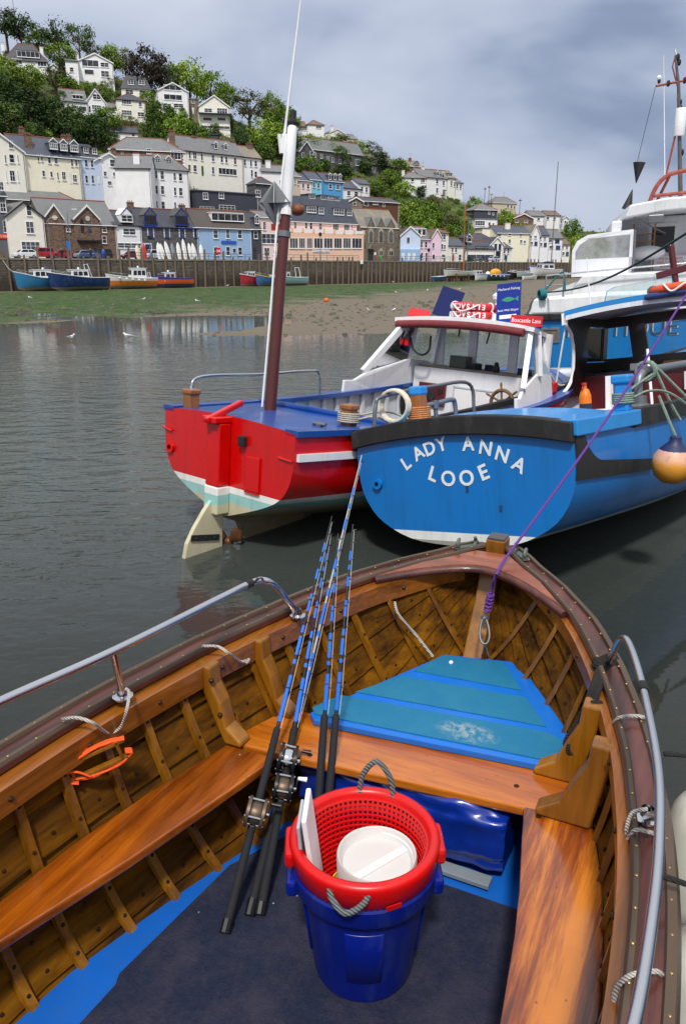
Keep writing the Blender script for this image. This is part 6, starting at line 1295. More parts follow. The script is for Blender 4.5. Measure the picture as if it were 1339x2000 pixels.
HA.patch(.0,1.25,glo,lambda x:min(zs(x)-.085,ghi(x)),-1,.02,40,6).obj('corner_guard',MBLKR,smooth=40,**LOC(la))
MLET=mat('white_lettering',srgb(226,232,236),.5,var=.04)
MT=Matrix.Rotation(R(-90),4,'Z')@Matrix.Rotation(R(90),4,'X')
def letter(ch,px,py,rot,sz):
 p=atplane(px,py,LA@Vector((0,0,0)),(LA.to_3x3()@Vector((1,0,0))));l=LA.inverted()@p
 textobj(ch,MLET,la,Matrix.Translation((-.004,l.y,l.z))@MT@Matrix.Rotation(R(rot),4,'Z'),sz,None,ext=.0015,name='letter',bold=.004)
for ch,px,py,rot in(('L',793,906,34),('A',817,886,27),('D',839,877,20),('Y',862,869,14),('A',914,868,0),('N',948,876,-13),('N',980,889,-20),('A',1013,909,-30)):letter(ch,px,py,rot,.168)
for ch,px,py,rot in(('L',845,927,-22),('O',875,936,-8),('O',911,935,6),('E',944,924,20)):letter(ch,px,py,rot,.185)
MB().lathe([(.022,0),(.05,0),(.05,.035),(.022,.035)],(-.003,.87,.56),16,Matrix.Rotation(R(-90),3,'Y')).obj('drain_ring',mat('blue_fitting',MBLU,.4),smooth=40,**LOC(la));MB().lathe([(0,0),(.021,0)],(-.006,.87,.56),12,Matrix.Rotation(R(-90),3,'Y')).obj('drain_hole',MBLKR,**LOC(la))
for y_,z_ in((-.1,.52),(-.42,.36)):MB().box((-.004,y_,z_),(.01,.02,.05)).obj('skin_fitting',mat('dark_fitting',srgb(30,60,90),.6),**LOC(la))
fl=[]
for i in range(15):
 x=lerp(1.0,6.0,i/14);fl.append([(x,-HA.side(x,.32)+.03,.32),(x,HA.side(x,.32)-.03,.32)])
MB().loft(fl,closed=False,caps=False).obj('cockpit_floor',MMAROON,**LOC(la))
for sd in(-1,1):
 rows=[]
 for i in range(21):
  x=lerp(1.0,6.0,i/20);rows.append([(x,sd*(HA.side(x,lerp(.3,zs(x),j/5))-.05),lerp(.3,zs(x),j/5))for j in range(6)])
 MB().loft(rows,closed=False,caps=False).obj('inner_side',MWIN,smooth=30,**LOC(la))
MB().bx(1.0,-1.1,.32,1.04,1.1,1.1).obj('aft_bulkhead',MMAROON,**LOC(la))
sr_=MB();sr_.tube(bez([(.1,.95,1.09),(.12,.93,1.3),(.25,.92,1.38),(1.2,.98,1.44),(2.0,1.02,1.44),(2.08,1.02,1.1)],6),.02,8);sr_.tube(bez([(.42,.72,1.24),(.68,.6,1.27),(.86,.55,1.29),(.92,.55,1.25),(.93,.55,1.05)],5),.024,8).tube([(.66,.61,1.0),(.66,.61,1.27)],.022,8).lathe([(.036,1.22),(.036,1.3)],(.66,.61,0),10);sr_.obj('pipe_rail',MGAL,smooth=60,**LOC(la))
bp_=MB().bx(.42,.62,1.08,.54,.74,1.42);bp_.obj('mooring_post',MWOODV,bevel=.01,**LOC(la));MB().bx(.41,.61,1.36,.55,.75,1.45).obj('post_cap',MBLUD,bevel=.02,**LOC(la))
co_=MB()
for k in range(6):co_.tube([(.48+.1*math.cos(a),.68+.1*math.sin(a),1.14+.02*k)for a in[6.283*q/16 for q in range(16)]],.013,5,closed=True)
co_.obj('orange_rope_coil',mat('orange_rope',srgb(190,116,60),.9,var=.3,vs=30),smooth=60,**LOC(la))
wr=MB()
for k in range(4):wr.tube([(.30+.015*k,.86+.17*math.cos(a),1.28+.15*math.sin(a))for a in[6.283*q/20 for q in range(20)]],.017,6,closed=True)
wr.obj('white_rope_coil',mat('cream_rope',srgb(214,206,184),.9,var=.2,vs=30),smooth=60,**LOC(la))
OLD=set(bpy.data.objects)
zk=2.25;MDKW=mat('dark_varnish',srgb(30,17,15),.3,var=.4,vs=5,coat=.4)
rr2=[]
for i in range(5):
 x=lerp(4.42,6.1,i/4);rr2.append([(x,y_,zk+.10*(1-(y_/1.3)**2))for y_ in[lerp(-1.3,1.04,j/12)for j in range(13)]])
o=MB().loft(rr2,closed=False,caps=False).obj('wheelhouse_roof',MBLUD,smooth=60,**LOC(la));m_=o.modifiers.new('solid','SOLIDIFY');m_.thickness=.05;m_.offset=1
fe=[]
for j in range(13):
 y=lerp(-1.3,1.06,j/12);z=zk+.10*(1-(y/1.3)**2);fe.append([(4.40,y,z-.01),(4.40,y,z+.056),(4.43,y,z+.056),(4.43,y,z-.01)])
MB().loft(fe).obj('roof_edge',MBLUD,**LOC(la));MB().loft([[(x,v.y,v.z-dz)for v in[Vector(q)for q in r_]]for r_,x,dz in((rr2[0],4.385,.075),(rr2[0],4.40,.012),(rr2[1],4.9,.03),(rr2[4],6.1,.03))],closed=False,caps=False).obj('soffit',MWIN,**LOC(la));MB().prism([(4.38,1.06,zk-.1),(4.38,1.06,zk+.06),(5.0,1.06,zk+.06),(4.9,1.06,zk-.02),(4.5,1.06,zk-.08)],(0,.03,0)).obj('roof_wing',MTRIM,**LOC(la))
for sd in(-1,1):
 yb=lambda x,z:sd*(min(HA.sheer(x).y-.05,1.28 if sd<0 else 1.16)-max(0,z-1.2)*.09)
 prof=[(4.32,1.16),(4.62,1.30),(4.74,1.5),(4.72,2.0),(4.62,2.22),(4.45,2.34),(4.45,zk),(5.75,zk),(5.75,2.35),(4.98,2.3),(4.95,1.62),(5.75,1.62),(5.75,1.2)]
 outer=[(4.32,1.16),(4.62,1.30),(4.74,1.5),(4.72,1.85),(4.62,2.04),(4.45,2.15),(4.45,zk-.03)]
 fr_=MB()
 for a,b in(((4.32,1.16),(5.85,1.6)),):pass
 def quad(pts,th=.05):return MB().prism([Vector((x,yb(x,z),z))for x,z in pts],(0,-sd*th,0))
 mb=quad([(4.32,1.14),(4.66,1.32),(4.74,1.55),(4.96,1.62),(5.9,1.62),(5.9,1.2)]);mb.obj('side_panel',MDKW,**LOC(la))
 quad([(4.745,1.56),(4.72,1.85),(4.62,2.04),(4.45,2.17),(4.45,zk),(5.2,zk),(5.17,1.63)]).obj('aft_post',MDKW,**LOC(la));quad([(5.2,2.13),(5.2,zk),(5.9,zk),(5.9,2.13)]).obj('head_rail',MDKW,**LOC(la));quad([(5.75,1.63),(5.75,2.12),(5.9,2.12),(5.9,1.63)]).obj('fore_post',MDKW,**LOC(la))
 MB().tube([(x-.004,yb(x,z)-sd*.025,z)for x,z in bez([(a,b,0)for a,b in outer],4)for x,z in[(x,z)]]if False else[Vector((v.x-.006,yb(v.x,v.y)-sd*.02,v.y))for v in bez([(a,b,0)for a,b in outer],4)],.026,6).obj('white_edge',MTRIM,smooth=60,**LOC(la))
 MB().add([(5.17,yb(5.17,1.64)-sd*.025,1.63),(5.74,yb(5.74,1.64)-sd*.025,1.63),(5.74,yb(5.74,2.12)-sd*.025,2.12),(5.19,yb(5.19,2.12)-sd*.025,2.12)],[(0,1,2,3)]).obj('side_window',MCARG if sd>0 else MCLEAR,**LOC(la))
MB().bx(5.1,-1.2,.35,5.16,1.15,1.42).obj('bulkhead',MMAROON,**LOC(la));MB().bx(5.1,-1.2,1.421,5.9,1.15,1.45).obj('dashboard',MDKW,**LOC(la));MB().bx(5.88,-1.15,1.2,5.93,1.1,1.66).obj('front_panel',MDKW,**LOC(la));MB().bx(5.88,-1.15,2.12,5.93,1.1,2.27).obj('front_head',MDKW,**LOC(la))
for y_,w_ in((-1.13,.17),(-.42,.17),(.54,.24),(1.14,.05)):MB().beam((5.905,y_,1.66),(5.89,y_+.05,2.13),.055,w_,(0,1,0)).obj('window_post',MDKW,**LOC(la))
for a,b in((-1.05,-.5),(-.34,.42),(.66,1.12)):MB().add([(5.91,a,1.66),(5.91,b,1.66),(5.895,b,2.12),(5.895,a,2.12)],[(0,1,2,3)]).obj('front_window',MCLEAR,**LOC(la))
MB().bx(5.0,-.7,.36,5.1,.2,1.36).obj('cabin_door',MMAROON,bevel=.01,**LOC(la));MB().bx(4.5,.1,.34,4.56,.14,1.1).obj('door_jamb',MDKW,**LOC(la))
nb=MB().bx(4.96,-.95,1.14,5.0-.002,-.35,1.38);nbo=nb.obj('notice_board',MTRIM,**LOC(la))
mredt=mat('red_lettering',srgb(190,60,60),.5)
for k,tx in enumerate(('LIFE JACKETS','ARE STOWED','IN FORWARD','CABIN')):textobj(tx,mredt,nbo,Matrix.Translation((4.956,-.65,1.345-.052*k))@MT,.05,None,ext=.001)
bnb=MB().bx(4.9,-.98,.72,4.94,-.35,1.0).obj('blue_notice',mat('dark_blue_notice',srgb(26,52,96),.4),**LOC(la))
for k in range(3):MB().box((5.35+.1*k,.35-.4*k,1.50),(.26,.24,.1),Matrix.Rotation(.3*k,3,'Z')).obj('dash_clutter',(MTRIM,MWOODV,MWIN)[k],bevel=.01,**LOC(la))
MB().tube([(4.3,-.1,1.7),(4.0,-.25,.9)],.018,6).obj('boat_hook',MTRIM,**LOC(la))
shift_new(la,LA,.3)
bo=MB().bx(.84,-1.21,1.08,.96,-1.09,1.36).bx(.82,-1.23,1.32,.98,-1.07,1.40);bo.obj('blue_bollard',MBLUD,bevel=.02,**LOC(la))
MROPEG=mat('green_grey_rope',srgb(120,140,128),.9,var=.3,vs=40)
bl_=MB()
for k in range(5):bl_.tube([(.90+.085*math.cos(a),-1.15+.085*math.sin(a),1.16+.018*k)for a in[6.283*q/12 for q in range(12)]],.011,5,closed=True)
bl_.tube(bez([(.9,-1.24,1.2),(1.1,-1.3,1.24),(1.4,-1.38,1.2),(1.7,-1.55,1.0),(2.2,-1.9,.7)]),.012,5).tube(bez([(.98,-1.15,1.24),(1.15,-1.18,1.3),(1.35,-1.25,1.38)]),.012,5);bl_.obj('bollard_rope',MROPEG,smooth=60,**LOC(la))
eb=MB();eb.tube(bez([(1.28,-1.15,1.08),(1.28,-1.15,1.3),(1.36,-1.16,1.4),(1.6,-1.18,1.42),(3.6,-1.3,1.5)],6),.04,10);eb.lathe([(.10,0),(.10,.03),(.07,.05),(.07,.12)],(1.28,-1.15,1.08),12);eb.obj('galvanised_rail',MGAL,smooth=50,**LOC(la))
kn=MB()
for k in range(3):kn.tube([(1.42+.03*k,-1.165+.085*math.cos(a),1.41+.085*math.sin(a))for a in[6.283*q/12 for q in range(12)]],.016,6,closed=True)
kn.tube(bez([(1.45,-1.25,1.4),(1.5,-1.36,1.1),(1.55,-1.42,.95)]),.014,5).tube(bez([(1.46,-1.27,1.42),(1.62,-1.5,1.1),(1.9,-1.75,.7)]),.012,5);kn.obj('fender_lashing',MROPEG,smooth=60,**LOC(la))
fx=atz(1146,812,1.18);ft=thing('fire_extinguisher','orange fire extinguisher standing on the blue boat quarter deck','extinguisher',mat=Matrix.Translation(LA@Vector((3.1,.12,.93)))@LA.to_3x3().to_4x4())
MB().lathe([(0,0),(.065,0),(.07,.02),(.07,.26),(.045,.33),(.02,.35),(.02,.38)],n=14).obj('cylinder',mat('amber_paint',srgb(226,120,20),.4),ft,smooth=50,local=True);MB().box((-.02,0,.40),(.09,.025,.03)).beam((-.03,0,.4),(-.07,0,.34),.015,.02).obj('valve',MREDM,ft,local=True);MB().lathe([(.0715,.06),(.0715,.17)],n=14).obj('instruction_band',MNAVY,ft,local=True)
MB().bx(2.95,-.15,.8,3.3,.35,1.02).obj('white_locker',MTRIM,bevel=.01,**LOC(la));MB().prism([(3.25,-.12,1.02),(3.27,-.12,1.4),(3.35,-.12,1.4),(3.35,-.12,1.02)],(0,.06,0)).obj('locker_back',MTRIM,**LOC(la))
ib=aty(1312,905,6.42);fb_=thing('buoy_fender','round orange and yellow buoy fender with navy top hanging on the blue boat','fender',ib)
def m_fend():
 m,nt,p,oc=newmat('fender_vinyl');sp=nt.n('ShaderNodeSeparateXYZ');nt.l(oc,sp.inputs[0]);z=nt.math('ADD',sp.outputs[2],nt.math('MULTIPLY',nt.math('SUBTRACT',nt.noise(oc,7,4),.5),.06))
 c=nt.ramp(nt.math('ADD',nt.math('MULTIPLY',z,2.5),.5),[(.1,srgb(214,136,40)),(.5,srgb(228,158,60)),(.62,srgb(228,176,140)),(.78,srgb(222,170,150))]);c=nt.mix(nt.ramp(nt.noise(oc,14,5,.7),[(.55,0),(.8,.5)]),c,srgb(110,84,50));nt.l(c,p.inputs['Base Color']);p.inputs['Roughness'].default_value=.45;return m
MB().lathe([(0,-.17),(.08,-.16),(.14,-.11),(.168,-.02),(.16,.06),(.12,.12)],n=24).obj('ball',m_fend(),fb_,smooth=70,local=True);MB().lathe([(.122,.118),(.085,.155),(.05,.185),(.045,.23),(.025,.24),(0,.24)],n=16).obj('collar',mat('navy_vinyl',srgb(30,40,84),.5),fb_,smooth=50,local=True)
MB().tube(bez([(0,0,.23),(-.05,.05,.35),(-.12,.16,.55)]),.012,5).tube(bez([(.06,-.15,.1),(.1,-.17,-.05),(.18,-.1,-.25)]),.012,5).obj('lanyard',MROPEG,fb_,smooth=60,local=True)
OLD=set(bpy.data.objects)
lb=thing('lifebuoy','faded orange horseshoe lifebuoy lying on the blue wheelhouse roof','lifebuoy',mat=LA@Matrix.Translation((4.76,-.42,zk+.19)))
MB().tube([(.26*math.cos(a),.34*math.sin(a),0)for a in[6.283*q/28 for q in range(28)]],.06,10,closed=True).obj('ring',mat('faded_orange',srgb(216,84,46),.6,var=.15),lb,smooth=60,local=True)
wb_=MB()
for a in(1.9,3.6,4.9):wb_.tube([(.26*math.cos(a)+.066*math.cos(a)*math.cos(b),.34*math.sin(a)+.066*math.sin(a)*math.cos(b),.066*math.sin(b))for b in[6.283*q/12 for q in range(12)]],.016,5,closed=True)
wb_.tube(bez([(-.3,.12,.05),(-.36,.0,-.05),(-.33,-.15,.03),(-.2,-.3,.09)]),.012,5);wb_.obj('grab_rope',MTRIM,lb,smooth=60,local=True)
cu=thing('seat_cushion','dark blue vinyl cushion under the orange lifebuoy','cushion',mat=LA@Matrix.Translation((4.76,-.47,zk+.105)));MB().bx(-.33,-.46,-.03,.33,.42,.04).obj('cover',mat('navy_vinyl_cushion',srgb(34,50,100),.4,var=.2,vs=8),cu,bevel=.03,local=True)
cr=thing('wooden_prop','brown wooden cross shaped prop fixed on the blue wheelhouse roof','prop',mat=LA@Matrix.Translation((5.35,-.2,zk+.09)));MB().beam((0,0,0),(-.06,.06,.74),.08,.06).obj('upright',MMAROON,cr,bevel=.008,local=True);MB().beam((-.065,.26,.36),(-.065,-.75,.48),.03,.09).obj('crosspiece',MMAROON,cr,bevel=.008,local=True)
MB().tube([(4.55,.7,zk+.07),(4.53,.72,zk+.75)],[.012,.006],6).obj('whip_aerial',MTRIM,**LOC(la))
lg=MB().prism([(4.62,.55,zk+.1),(4.62,.5,zk+.28),(4.62,.4,zk+.32),(4.62,-.35,zk+.34),(4.62,-.4,zk+.14)],(.03,0,0)).obj('clear_screen',MCLEAR,**LOC(la))
shift_new(la,LA,.2)
BB=frame(Vector((0,0,0)),16,0,0);c0=aty(1028,712,21.5)
bw=Vector((math.cos(R(16)),-math.sin(R(16)),0));fwd=Vector((math.sin(R(16)),math.cos(R(16)),0));BW=5.6
BB=Matrix(((fwd.x,-bw.x,0,c0.x+bw.x*BW/2),(fwd.y,-bw.y,0,c0.y+bw.y*BW/2),(0,0,1,0),(0,0,0,1)))@Matrix.Rotation(R(-2.6),4,'X')
bbt=thing('passenger_fishing_boat','large blue and white boat with wide stern, canopy and tall mast behind','fishing boat',mat=BB)
h2=BW/2
HB=Hull([(0,[(0,-.5),(1.6,-.4),(2.5,-.2),(2.72,.1),(2.79,.6),(2.8,1.55)]),(3,[(0,-.6),(1.6,-.5),(2.5,-.2),(2.75,.1),(2.85,.6),(2.9,1.6)]),(8,[(0,-.6),(1.2,-.4),(2.0,-.1),(2.4,.3),(2.6,.8),(2.75,1.9)]),(12,[(0,0),(.05,.3),(.1,.6),(.2,1.0),(.3,1.5),(.4,2.6)])])
HB.camber=.0
HB.mesh().obj('hull',m_bands('mid_blue_hull_paint',[(-9,c3(60,62,62)),(.12,c3(206,210,208)),(.22,c3(0,116,188))],.35,.3,dirt=c3(20,70,110)),smooth=40,**LOC(bbt))
rb_=MB();rb_.loft([[(-.09,y,1.47),(-.09,y,1.655),(.05,y,1.655),(.05,y,1.47)]for y in(-2.86,2.86)]);rb_.obj('rubber_belting',MBLKR,bevel=.03,**LOC(bbt))
for sd in(-1,1):HB.patch(0,11.5,lambda x:HB.sheer(x).z-.1,lambda x:HB.sheer(x).z+.0,sd,.06).obj('side_belting',MBLKR,**LOC(bbt))
up=MB().loft([[(0.0,-2.72,1.66),(.03,-2.68,2.08),(.25,-2.6,2.16),(.25,-2.5,1.66)],[(0.0,1.0,1.66),(.03,1.0,2.08),(.25,1.0,2.16),(.25,1.0,1.66)],[(0.0,2.72,1.66),(.03,2.66,2.02),(.25,2.58,2.08),(.25,2.5,1.66)]]);MGEL=mat('white_gelcoat_hull',srgb(226,228,232),.35,var=.05,vs=2,coat=.2,dirt=srgb(170,166,152),dirtf=.5)
up.obj('bulwark',MGEL,bevel=.03,**LOC(bbt));u2=MB().loft([[(.28,-2.55,1.6),(.32,-2.5,2.62),(3.0,-2.5,2.62),(3.0,-2.55,1.6)],[(.28,1.5,1.6),(.32,1.4,2.58),(3.0,1.4,2.6),(3.0,1.5,1.6)],[(.28,1.85,1.6),(.34,1.65,2.3),(3.0,1.65,2.3),(3.0,1.85,1.6)]]);u2.obj('cockpit_coaming',MGEL,bevel=.03,**LOC(bbt));deck(HB,0,11.8,.02).obj('deck',MDECK,**LOC(bbt))
hp=MB();yA,yB=2.45,1.95
for a in((yB,yA,1.22,1.28),(yB,yA,.88,.94),(yB,yB+.07,.94,1.22),(yA-.07,yA,.94,1.22)):hp.bx(-.03,a[0],a[2],.02,a[1],a[3])
hp.obj('freeing_port',MGAL,bevel=.006,**LOC(bbt));MB().bx(-.012,yB+.07,.94,-.004,yA-.07,1.22).obj('port_flap',MPILE,**LOC(bbt))
msh=mat('name_letters_dark',srgb(52,66,84),.5);mgh=mat('name_letters_grey',srgb(176,186,196),.5)
[textobj('MYSTIQUE',m_,bbt,Matrix.Translation((x_,y_,z_))@MT,.66,2.75,ext=.004)for m_,x_,y_,z_ in((mgh,-.012,.40,1.2),(msh,-.02,.43,1.215))]
cv_=[(.9,1.55),(.9,3.55),(1.0,3.9),(1.25,4.1),(3.2,4.45)]
mcan=mat('white_canvas',srgb(228,230,236),.8,var=.06,vs=3,bump=.3,bs=3)
def canopy_pt(y,t):return None
x0c=1.0;yl,yr=1.72,.18
MB().loft([[(x0c,yl,2.55),(x0c,yl,3.25),(x0c+.02,yl-.12,3.48),(x0c+.04,yl-.4,3.62),(x0c+.1,yr,3.70)],[(x0c+2.2,yl,2.55),(x0c+2.2,yl,3.25),(x0c+2.2,yl-.12,3.2),(x0c+2.2,yl-.4,3.66),(x0c+2.2,yr,3.76)]],closed=False,caps=False).obj('canopy_top',mcan,smooth=50,**LOC(bbt))
MB().add([(x0c,yl,2.55),(x0c,yr,2.55),(x0c,yr,3.0),(x0c,yl,3.0)],[(0,1,2,3)]).prism([(x0c+.01,yl+.0,3.0),(x0c+.01,yl-.09,3.0),(x0c+.01,yl-.09,3.2),(x0c+.01,yl-.2,3.38),(x0c+.04,yl-.42,3.52),(x0c+.06,yr,3.58),(x0c+.08,yr,3.70),(x0c+.04,yl-.4,3.62),(x0c+.02,yl-.12,3.48),(x0c,yl,3.25)],(.012,0,0)).prism([(x0c,yr,2.55),(x0c,yr+.08,2.55),(x0c,yr+.08,3.62),(x0c,yr,3.68)],(.02,0,0)).obj('canopy_back',mcan,**LOC(bbt))
MB().add([(x0c+.005,yl-.09,3.0),(x0c+.005,yr+.08,3.0),(x0c+.03,yr+.08,3.58),(x0c+.02,yl-.42,3.52),(x0c+.005,yl-.2,3.38),(x0c+.005,yl-.09,3.2)],[(0,1,2,3,4,5)]).obj('canopy_window',MPLAS,**LOC(bbt));MB().tube([(x0c+.6,yl-.2,3.2),(x0c+.6,yr+.05,2.9)],.025,6).tube([(x0c,yr-.04,2.5),(x0c,yr-.04,3.68)],.03,6).obj('canopy_frame',MGAL,**LOC(bbt))
MB().bx(3.2,-2.6,2.0,6.4,.5,4.1).obj('wheelhouse_wall',MGEL,bevel=.05,**LOC(bbt));MB().loft([[(1.0,.42,3.98),(1.0,.32,4.3),(6.9,.5,4.3),(6.9,.6,4.0)],[(1.0,-.6,4.1),(1.0,-.6,4.42),(6.9,-.6,4.42),(6.9,-.6,4.12)],[(1.0,-2.9,4.16),(1.0,-2.8,4.46),(6.9,-2.8,4.46),(6.9,-2.9,4.16)]]).obj('roof',MGEL,bevel=.04,**LOC(bbt));MB().bx(1.6,.45,3.6,6.8,.72,3.96).obj('roof_step',MGEL,bevel=.04,**LOC(bbt))
for a,b in((-1.05,-.45),(-2.3,-1.5)):
 f2=MB().bx(3.17,a-.09,3.0,3.2-.003,b+.09,3.9).obj('window_frame',MTRIM,bevel=.03,**LOC(bbt));MB().bx(3.15,a,3.1,3.168,b,3.8).obj('window_pane',MCARG,f2,bevel=.02,local=True)
MB().bx(3.1,-.3,2.6,3.19,.4,3.8).obj('cabin_door',MWIN,**LOC(bbt));sh=MB()
for k in range(4):sh.bx(2.6,-.5,3.0+.2*k,3.0,.1,3.03+.2*k)
sh.bx(2.6,-.5,2.6,2.64,-.46,3.9).bx(2.6,.06,2.6,2.64,.1,3.9);sh.obj('gear_rack',MWOODV,**LOC(bbt));MB().ball((2.5,-.3,3.1),(.3,.5,.2),10,8).obj('gear_bag',MTRIM,smooth=60,**LOC(bbt))
snb=MB().bx(2.9,-1.5,2.64,2.94,-.45,3.0).obj('notice',MTRIM,**LOC(bbt))
for k in range(3):textobj(('FISHING TRIPS','DAILY SAILINGS','BOOK HERE')[k],mredt,snb,Matrix.Translation((2.896,-.97,2.92-.1*k))@MT,.1,None,ext=.001)
MB().box((1.05,-.35,3.92),(.12,.4,.22)).obj('flood_light',MGAL,bevel=.03,**LOC(bbt));MB().tube([(1.3,yr,4.0),(2.6,-.75,3.6)],.02,5).obj('stay',MGAL,**LOC(bbt))
rl=MB();rl.tube([(.1,2.35,2.62),(.1,-2.5,2.86)],.025,6);
for y in(2.35,1.9):rl.tube([(.1,y,2.05),(.1,y,2.64)],.022,6)
rl.tube([(.1,2.35,2.36),(.1,1.9,2.38)],.018,6);rl.obj('stern_rail',MSS,smooth=60,**LOC(bbt))
MRG=mat('rusty_red_frame',srgb(150,70,58),.6,var=.3,vs=6)
gx=4.0;rg_=MB();rg_.tube(bez([(gx,-.35,4.4),(gx,-.5,4.85),(gx,-.72,5.15),(gx,-1.1,5.3),(gx,-2.4,5.42)],6),.06,8).tube([(gx,-.5,4.7),(gx,-2.5,4.78)],.05,8).tube([(gx+.6,-.55,4.4),(gx,-.9,5.24)],.045,6).tube([(gx,-.95,4.4),(gx,-.95,4.72)],.035,6);rg_.obj('gantry',MRG,smooth=60,**LOC(bbt));MB().lathe([(0,0),(.35,0),(.42,.1),(.42,.22),(.3,.32),(0,.34)],(gx,-1.95,4.8),18).obj('radar_scanner',MGEL,smooth=50,**LOC(bbt))
bm=lambda px,py:aty(px,py,c0.y+3.6);mt_=MB().tube([bm(1328,400),bm(1326,280),bm(1324,170),bm(1318,108)],[.075,.06,.05,.035],8);mo=mt_.obj('mast',mat('mast_grey_paint',srgb(96,92,92),.5,var=.3,vs=8),bbt,smooth=60)
ya=MB().tube([bm(1280,168),bm(1322,160),bm(1352,154)],.035,6);ya.obj('yard',MRG,mo);cy=MB();cy.lathe([(0,0),(.15,0),(.16,.02),(.16,.72),(.15,.74),(0,.74)],bm(1324,266),16);cy.obj('radar_reflector_tube',MTRIM,mo,smooth=40)
dt=MB();
for px,py,r_ in((1286,158,.05),(1304,163,.06),(1336,157,.06),(1322,112,.07),(1325,122,.06),(1327,200,.06),(1330,298,.07),(1328,210,.05)):dt.ball(bm(px,py),(r_,r_,r_*1.5),8,6)
dt.obj('mast_lamp',MBLKR,mo);MB().tube([bm(1286,160),bm(1286,152)],.03,6).ball(bm(1286,152),.07,8,6).obj('anemometer',MTRIM,mo);MB().tube([bm(1320,108),bm(1317,96)],.02,5).obj('vhf_aerial',MTRIM,mo)
MB().tube([bm(1297,350),bm(1296,230),bm(1295,108)],[.02,.015,.008],5).obj('whip_aerial',MTRIM,mo);MB().tube([bm(1298,350),bm(1318,262)],.03,6).obj('mast_stay',MRG,mo);MB().tube([bm(1318,108),bm(1312,130),bm(1322,170)],.02,6).obj('lamp_bracket',MRG,mo)
MB().tube([bm(1279,170),bm(1240,330)],.008,5).obj('signal_halyard',MBLKR,mo)
MDS=mat('black_day_shape',srgb(30,30,36),.6,var=.2)
def cone(label,pts):
 a,b,apex=[aty(*p,c0.y+3.4)for p in pts];c_=(a+b)/2;ax_=apex-c_;t=thing('day_shape',label,'day shape',c_,0,'black day shapes under the yard');r_=(a-b).length/2;q_=ax_.to_track_quat('Z','Y').to_matrix()
 MB().lathe([(0,0),(r_,0),(.01,ax_.length),(0,ax_.length)],n=20,m=q_).obj('cone',MDS,t,smooth=40,local=True);MB().tube([(0,0,0),-ax_.normalized()*.12],.01,5).obj('hanger',MROPE,t,local=True)
cone('upper black cone day shape pointing down on the signal line',((1236,317),(1259,318),(1241,358)));cone('lower black cone day shape pointing up above the canopy',((1213,408),(1233,409),(1234,370)))
MTEAL=mat('teal_rope',srgb(24,110,120),.85,var=.3,vs=20);t=thing('mooring_rope','coil of teal mooring rope over the stern of the big boat','rope',BB@Vector((.05,2.45,2.1)))
cc=MB()
for k in range(7):cc.tube([((.02*k-.05),.0+(.2+.02*(k%3))*math.cos(a),(.11+.015*(k%2))*math.sin(a)+.05)for a in[6.283*q/16 for q in range(16)]],.03,6,closed=True)
cc.obj('coil',MTEAL,t,smooth=60,local=True);MB().tube([BB@Vector(v)for v in bez([(.05,2.4,2.2),(.1,2.05,2.62),(.1,1.9,2.66),(.08,1.85,2.2)])],.022,6).obj('bight',MTEAL,t,smooth=60)
p0=BB@Vector((.05,2.3,2.2));p1=aty(1345,452,13.5);mobj('mooring_line','dark green mooring line rising from the teal coil to the right','rope',MB().tube([p0.lerp(p1,k/12)-Vector((0,0,.25*math.sin(math.pi*k/12)))for k in range(13)],.022,6),mat('dark_green_rope',srgb(48,70,72),.9),smooth=60)
for lb_,a,b,sg in(('upper white mooring line from the red boat to the blue boat',on(5.3,-.95,1.35),LA@Vector((4.8,1.1,2.1)),.0),('middle slack white mooring line between the red and blue boats',on(5.7,-.9,1.3),LA@Vector((4.7,1.3,1.5)),.06),('lower white mooring line running to the blue boat',on(5.8,-.85,1.28),LA@Vector((4.6,1.3,1.25)),.03)):mobj('mooring_line',lb_,'rope',MB().tube([a.lerp(b,k/10)-Vector((0,0,sg*math.sin(math.pi*k/10)))for k in range(11)],.012,5),mat('white_rope',srgb(206,204,196),.9),smooth=60)
q_=atz(1108,731,.12);t=thing('floating_fender','small grey sausage fender floating behind the red boat','fender',q_);MB().ball((0,0,0),(.42,.14,.14),12,8).obj('tube',MWIN,t,smooth=60,local=True);MB().tube([(.4,0,0),(.55,.03,.03)],.02,5).obj('eye',MROPE,t,local=True)
B0_=atz(972,1072,1.45);WB=frame(Vector((B0_.x,B0_.y,0)),26);WBI=WB.inverted()
wbt=thing('clinker_boat','varnished wooden clinker boat with blue fore platform seen from its stern quarter','rowing boat',mat=WB)
def S(s,w,z):return Vector((-s,-w,z))
def lp(px,py,z):return WBI@atz(px,py,z)
